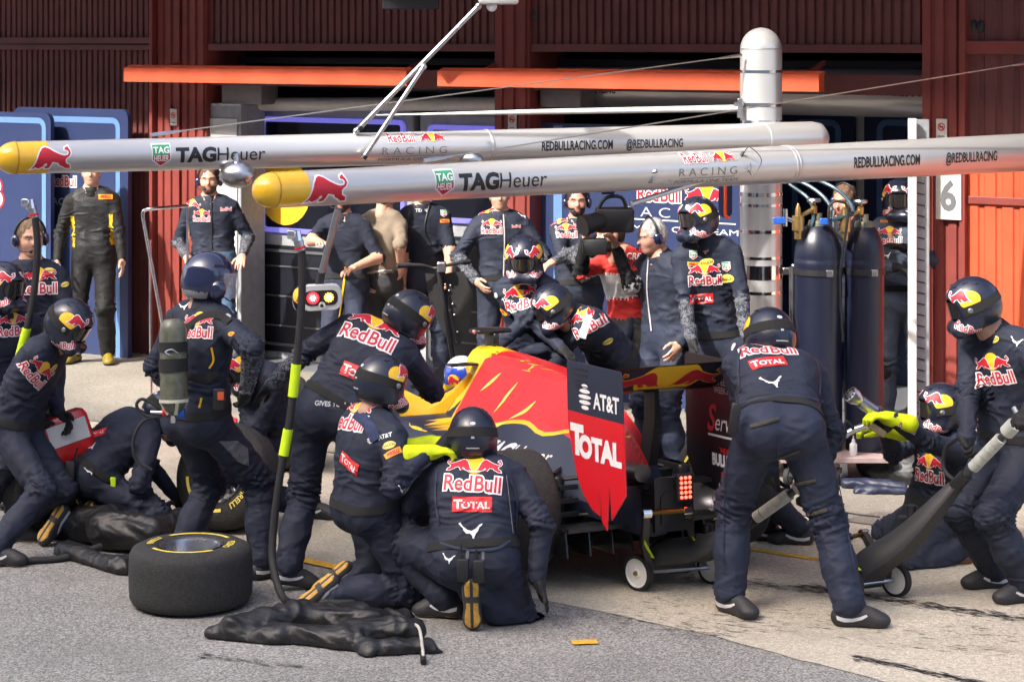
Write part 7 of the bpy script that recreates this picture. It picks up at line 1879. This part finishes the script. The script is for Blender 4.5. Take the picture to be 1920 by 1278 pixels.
# 15 jacket man hands on hips
p = person('bystander in navy zip jacket with camouflage forearms, hand on hip', V((-.08, 17.6, 1.0)), V((-.10, 17.6, 1.57)), (.05, -1, 0), (a(988, 522, 17.4), a(892, 524, 17.35)), (V((.08, 17.5, .09)), V((-.22, 17.6, .09))), helm=('brown', False), fore=C_CAMO, glove=(M_SKIN, M_SKIN), res=.016, H=1.84, elb=((.9, .3, 0), (-.9, .3, 0)), bulk=1.05)
stick(p, 922, 432, rb_logo(.05), 0, 'chest_print'); stick(p, 980, 404, cat(.06)); stick(p, 905, 396, duo(.05), .2); stick(p, 968, 424, rb_text(.022)); strap(p, [(944, 402), (946, 450), (944, 520)], .012, M_SHOEW, 'zip')
# 16 arms crossed
p = person('bearded bystander with headset, arms crossed in camouflage sleeves', V((.54, 17.3, 1.0)), V((.53, 17.3, 1.54)), (.0, -1, 0), (a(1040, 490, 16.92), a(1110, 494, 16.92)), (V((.68, 17.3, .09)), V((.38, 17.3, .09))), helm=('dark', True), fore=C_CAMO, glove=(M_SKIN, M_SKIN), res=.016, H=1.84, elb=((.9, -.3, -.4), (-.9, -.3, -.4)))
stick(p, 1062, 440, rb_logo(.05), 0, 'chest_print'); stick(p, 1048, 414, duo(.05), .2)
# 17 helmeted mechanics beyond the car
p = person('helmeted mechanic facing the viewer beyond the cockpit', a(1005, 690, 14.5), a(985, 525, 14.25), (-.15, -1, -.2), (a(925, 655, 14.05), a(1060, 660, 14.05)), (V((.05, 14.7, .09)), V((.35, 14.7, .09))), face=(-.1, -.95, -.45), head_off=V((-.01, -.06, .155)))
stick(p, 980, 570, rb_logo(.07), .2, 'chest_print'); stick(p, 1045, 540, oval(.08), .2); stick(p, 935, 585, oval(.08, 'RB', 'd_orange'), -.3); stick(p, 942, 560, att(.04), -.3)
p = person('mechanic leaning left over the far side of the engine cover', a(1150, 672, 14.5), a(1072, 590, 14.2), (-.7, -.5, -.6), (a(975, 660, 14.15), a(1030, 690, 14.0)), (V((.62, 14.75, .09)), V((.92, 14.8, .09))), face=(-.85, -.3, -.5), head_off=V((-.14, -.06, .06)))
stick(p, 1105, 612, rb_logo(.07), .5, 'back_print'); stick(p, 1140, 640, oval(.08), .3)
mb = MB(); mb.box(a(1098, 612, 13.95), (.05, .01, .16), Matrix.Rotation(.3, 3, 'Y'), .003); mb.build('paper_tag', M_WHITE, p.o)
# 18 cameraman
def bib(vs, tg, inf):
    q = (vs - np.array(inf.pel)) @ np.array(inf.up); l = np.abs((vs - np.array(inf.pel)) @ np.array(inf.right)); t = tg.copy(); m = (tg == 0) & (q > -.02) & (l < .21)
    t[m] = 5; t[m & (q > .24) & (q < .42)] = 4; t[m & (q > .04) & (q < .075)] = 4; return t
p = person('cameraman in red and white numbered bib and grey jeans', V((.86, 15.2, .96)), V((.80, 15.2, 1.49)), (-.45, -.85, 0), (a(1158, 470, 14.95), a(1098, 450, 14.95)), (V((.98, 15.1, .09)), V((.72, 15.3, .09))), face=(-.8, -.5, 0), helm=('dark', False), head_off=V((-.11, -.02, .14)), top=C_BLACK, low=C_GREYJ, glove=(M_SKIN, M_SKIN), pose=('half', 'grip'), tpan=bib, shoe='dark', belt=False, elb=((.4, -.2, -1), (-.5, -.2, -1)), H=1.8)
stick(p, 1178, 520, [(T('017', .13, 0, 0, .07, .85), 'd_black')], 0, 'bib_number'); stick(p, 1185, 480, [(T('TV CREW', .05, 0, 0, .02, .9), 'd_white')], 0, 'bib_print')
cm = empty('video_camera', a(1140, 410, 14.75), 'black shoulder video camera held up by the cameraman', 'video camera')
mb = MB(); mb.box(a(1152, 412, 14.85), (.27, .18, .17), None, .02); mb.build('body', M_BLACK, cm, smooth=True)
mb = MB(); mb.tube([a(1128, 412, 14.8), a(1092, 424, 14.72)], [.06, .075], 18); mb.build('lens', M_BLACK, cm, smooth=True)
mb = MB(); mb.box(a(1115, 462, 14.7), (.17, .12, .11), None, .012); mb.build('matte_box', M_BLACK, cm, smooth=True)
mb = MB(); mb.tube(catmull([a(1118, 400, 14.8), a(1135, 372, 14.8), a(1165, 370, 14.8), a(1176, 395, 14.8)], 4), .013, 10); mb.build('handle', M_BLACK, cm, smooth=True)
mb = MB(); mb.box(a(1140, 360, 14.8), (.09, .06, .03), None, .006); mb.build('viewfinder', M_BLACK, cm, smooth=True)
# 19 grey-haired engineer
p = person('grey-haired man with headset and long navy jacket facing left', V((1.10, 14.9, .95)), V((1.04, 14.9, 1.50)), (-.75, -.62, 0), (None, None), (V((1.14, 14.7, .09)), V((1.02, 15.0, .09))), face=(-.9, -.35, -.22), helm=('grey', True), low=C_SUIT2, glove=(M_SKIN, M_SKIN), belt=False, bulk=1.14, shoe='dark', H=1.82, head_off=V((-.07, -.04, .155)))
stick(p, 1238, 455, cat(.05)); stick(p, 1212, 470, rb_logo(.035), 0, 'chest_print'); strap(p, [(1218, 470), (1214, 540), (1222, 620)], .012, M_SHOEW, 'zip')
# 20 helmeted man right of the engineer
p = person('helmeted mechanic with colourful chest badges left of the post', a(1345, 640, 14.55), a(1322, 455, 14.4), (-.15, -1, 0), (a(1400, 650, 14.2), a(1300, 655, 14.25)), (V((1.5, 14.6, .09)), V((1.25, 14.6, .09))), face=(-.75, -.6, -.15), head_off=V((-.06, -.03, .165)), fore=C_CAMO)
stick(p, 1322, 525, rb_logo(.065), .05, 'chest_print'); stick(p, 1315, 560, tot(.16, .065), .08); stick(p, 1300, 478, shield(.055)); stick(p, 1325, 492, oval(.1), .2); stick(p, 1362, 500, shield(.06), .1); stick(p, 1362, 522, oval(.11), .15); stick(p, 1300, 495, pir(.08))
# 21 bystander behind the cylinders
p = person('bearded man with headset standing behind the gas cylinders', V((2.60, 16.5, 1.0)), V((2.575, 16.5, 1.60)), (-.3, -1, 0), (None, None), (V((2.73, 16.5, .09)), V((2.43, 16.5, .09))), face=(-.65, -.75, -.15), helm=('ginger', True), top=C_POLO, fore=M_SKIN, skinf=True, glove=(M_SKIN, M_SKIN), res=.017, H=1.9, shoe='dark')
stick(p, 1640, 425, shield(.06), -.2)
# 22 helmeted man with knee pads
p = person('helmeted man with goggles, blue-grey overall and knee pads by the slotted upright', V((3.00, 16.4, 1.05)), V((2.985, 16.4, 1.62)), (-.2, -1, 0), (a(1702, 468, 16.1), a(1672, 500, 16.1)), (V((3.16, 16.4, .09)), V((2.86, 16.4, .09))), face=(-.25, -1, -.1), top=C_GREYB, res=.014, H=1.95, elb=((.8, .1, -.3), (-.8, .1, -.3)), bulk=1.06)
stick(p, 1668, 450, rb_logo(.055), 0, 'chest_print'); stick(p, 1658, 415, pir(.06)); stick(p, 1692, 414, oval(.06)); stick(p, 1662, 478, cat(.05))
for i in (0, 1):
    kn = p.kn[i]; mb = MB(); mb.sphere(kn + V((-.02, -.035, -.02)), .085, 18, 12, (.95, .72, 1.35)); mb.build('knee_pad', M_PAD, p.o, smooth=True)
# 23 man behind the jack man
p = person('crouched mechanic half hidden behind the jack man, badge on sleeve', a(1462, 770, 12.75), a(1395, 668, 12.55), (-.75, .1, -.6), (a(1462, 938, 11.75), a(1345, 830, 12.5)), (a(1500, 985, 12.8), a(1440, 1000, 12.9)), face=(-.4, .7, -.6), head_off=V((.13, .04, .06)), elb=((.3, -.5, -.5), (-.7, -.2, .1)), toes=((-.8, .1, 0), (-.8, .1, 0)))
stick(p, 1375, 650, globe(.05), 0); stick(p, 1372, 668, oval(.07, 'RB', 'd_orange'), -.5)
# 24 jack man
p = person('jack man seen from behind bending forward, feet apart on the concrete', a(1462, 800, 11.20), a(1448, 680, 11.66), (-.08, .85, -.5), (a(1462, 940, 11.6), a(1528, 905, 11.55)), (a(1368, 1112, 11.28), a(1592, 1138, 11.02)), face=(-.35, .9, -.35), head_off=V((-.01, .11, .125)), elb=((-.9, 0, 0), (.9, .1, .3)), toes=((.35, -.5, 0), (.9, -.15, 0)), shoe='dark', bulk=1.12, res=.0092, H=1.95, hipfront=(-.1, 1, 0), low=C_SUIT2, pose=('grip', 'grip'), knee=((-.3, 1, 0), (.25, 1, 0)))
stick(p, 1440, 655, rb_logo(.09), .14, 'back_print', cell=.016); stick(p, 1440, 678, tot(.2, .075), .18, cell=.016); stick(p, 1446, 716, cat(.085), .05)
mb = MB(); mb.box(a(1377, 785, 11.05), (.05, .04, .17), Matrix.Rotation(.15, 3, 'Y'), .01); mb.tube([a(1381, 755, 11.05), a(1388, 705, 11.08)], .006, 6); mb.build('radio', M_BLACK, p.o, smooth=True)
for x0, y0, x1, y1 in ((1452, 860, 1500, 845), (1480, 910, 1530, 900), (1515, 965, 1550, 955), (1408, 800, 1460, 785)):
    strap(p, [(x0, y0), ((x0 + x1) / 2, (y0 + y1) / 2), (x1, y1)], .02, cloth_mat('scuff_tan', (.05, .046, .036), .8), 'scuff_mark')
strap(p, [(1378, 762), (1420, 748), (1480, 742), (1542, 752)], .018, C_EDGE, 'vest_hem'); strap(p, [(1458, 800), (1456, 835), (1458, 868)], .006, C_EDGE, 'seam'); strap(p, [(1392, 640), (1385, 690), (1388, 735)], .014, C_EDGE, 'vest_edge'); strap(p, [(1520, 650), (1535, 700), (1535, 740)], .014, C_EDGE, 'vest_edge'); strap(p, [(1372, 830), (1362, 900), (1358, 980), (1358, 1070)], .006, C_EDGE, 'seam'); strap(p, [(1555, 850), (1575, 930), (1592, 1020), (1605, 1090)], .006, C_EDGE, 'seam')
# 25 crouching gunner on the right
p = person('crouching gunner in lime gloves aiming a wheel gun to the left', a(1750, 960, 12.5), a(1775, 818, 12.45), (-.88, -.40, 0), (a(1674, 786, 12.05), a(1662, 806, 12.25)), (a(1806, 988, 12.35), a(1790, 990, 12.75)), face=(-.95, -.2, -.05), head_off=V((-.045, -.02, .165)), elb=((-.1, -.4, -1), (-.2, .5, -1)), knee=((-1, -.1, -.1), (-1, .2, 0)), toes=((.72, -.05, -.68), (.72, .05, -.68)), toeup=((-.75, -.15, -.6), (-.75, -.1, -.6)), glove=(M_GLOVEY, M_GLOVEY), pose=('half', 'half'), hdir=((-.93, -.12, .25), (-.95, .1, .12)), bulk=1.08, res=.0092)
stick(p, 1742, 892, rb_logo(.068), -.02, 'chest_print', cell=.016); stick(p, 1702, 800, rb_text(.035), -.5)
gun = empty('wheel_gun', a(1610, 770, 12.1), 'steel-nosed wheel gun held up by the crouching gunner', 'wheel gun', 'wheel guns')
mb = MB(); mb.tube([a(1640, 772, 12.1), a(1612, 752, 12.08)], [.036, .034], 16); mb.build('neck', M_STEEL, gun, smooth=True)
d = (a(1594, 738, 12.06) - a(1612, 752, 12.08)).normalized(); x, y, z = frame_from(d); mb = MB(M_from(x, y, z, a(1612, 752, 12.08))); mb.lathe([(.028, 0), (.044, .04), (.046, .075), (.034, .078), (.030, .04), (.001, .03)], 22); mb.build('socket', M_STEEL, gun, smooth=True)
for k in range(10):
    an = 2 * PI * k / 10; mb = MB(M_from(x, y, z, a(1612, 752, 12.08))); mb.box((.036 * math.cos(an), .036 * math.sin(an), .078), (.009, .009, .012)); mb.build('socket_tooth', M_BLACK, gun)
mb = MB(); mb.tube([a(1640, 772, 12.1), a(1664, 800, 12.14)], [.05, .055], 16); mb.build('motor', M_BLACK, gun, smooth=True)
mb = MB(); mb.box(a(1645, 805, 12.05), (.10, .06, .04), Matrix.Rotation(.6, 3, 'Y'), .006); mb.build('heat_plate', mat('bronze_plate', (.34, .26, .16), .4, .6), gun)
mb = MB(); mb.tube(catmull([a(1630, 796, 12.1), a(1600, 806, 12.1), a(1575, 822, 12.1), a(1562, 832, 12.1)], 5), [.020] * 16, 10); mb.build('air_elbow', M_CHROME, gun, smooth=True)
mb = MB(); mb.tube(catmull([a(1600, 802, 12.08), a(1586, 790, 12.08), a(1584, 815, 12.08), a(1576, 835, 12.08), a(1558, 845, 12.1), a(1556, 900, 12.2), gp(1575, 962)], 5), .010, 8); mb.build('air_line', M_RUBBER, gun, smooth=True)
# 26 man at the right with the spare jack
p = person('standing man in bull-print helmet at right holding the spare jack', a(1905, 832, 11.75), a(1872, 628, 11.68), (-.80, -.55, -.1), (a(1932, 768, 11.02), a(1812, 838, 11.48)), (a(1924, 1112, 11.5), a(1866, 1096, 11.8)), face=(-1, -.02, -.30), head_off=V((-.155, -.03, .165)), elb=((.6, -.5, -.3), (-.2, .6, -.8)), toes=((-.9, -.3, 0), (-.9, -.2, 0)), shoe='dark', bulk=1.16, res=.0092, H=1.86, pose=('grip', 'grip'))
stick(p, 1866, 708, rb_logo(.07), .22, 'chest_print', cell=.016); stick(p, 1862, 636, oval(.075), .25); stick(p, 1905, 640, cat(.05), -.3)
# driver
dh = CM @ V((0, 2.12, .735)); p = person('driver in blue and white helmet sitting in the cockpit', CM @ V((0, 2.15, .28)), CM @ V((0, 2.0, .64)), CFp, (CM @ V((-.12, 2.45, .50)), CM @ V((.12, 2.45, .50))), (CM @ V((-.1, 3.1, .30)), CM @ V((.1, 3.1, .30))), H=1.72, helm='driver', belt=False, head_off=dh - CM @ V((0, 2.0, .64)), face=CFp, res=.018, bulk=.9)
hp_ = p.hc + V((-.05, -.1, -.01)); stick(p, 960 + FPX * hp_.x / hp_.y, HY + FPX * (CZ - hp_.z) / hp_.y, [(E_(.09, .08), 'd_yellow'), (P('bull', BULL, .06, .0, 0, 0, False, .001), 'd_red')], 0, 'helmet_emblem', tgt=BVHTree.FromPolygons([p.Mh @ v.co for v in ME_DRV.vertices], [list(q.vertices) for q in ME_DRV.polygons]))
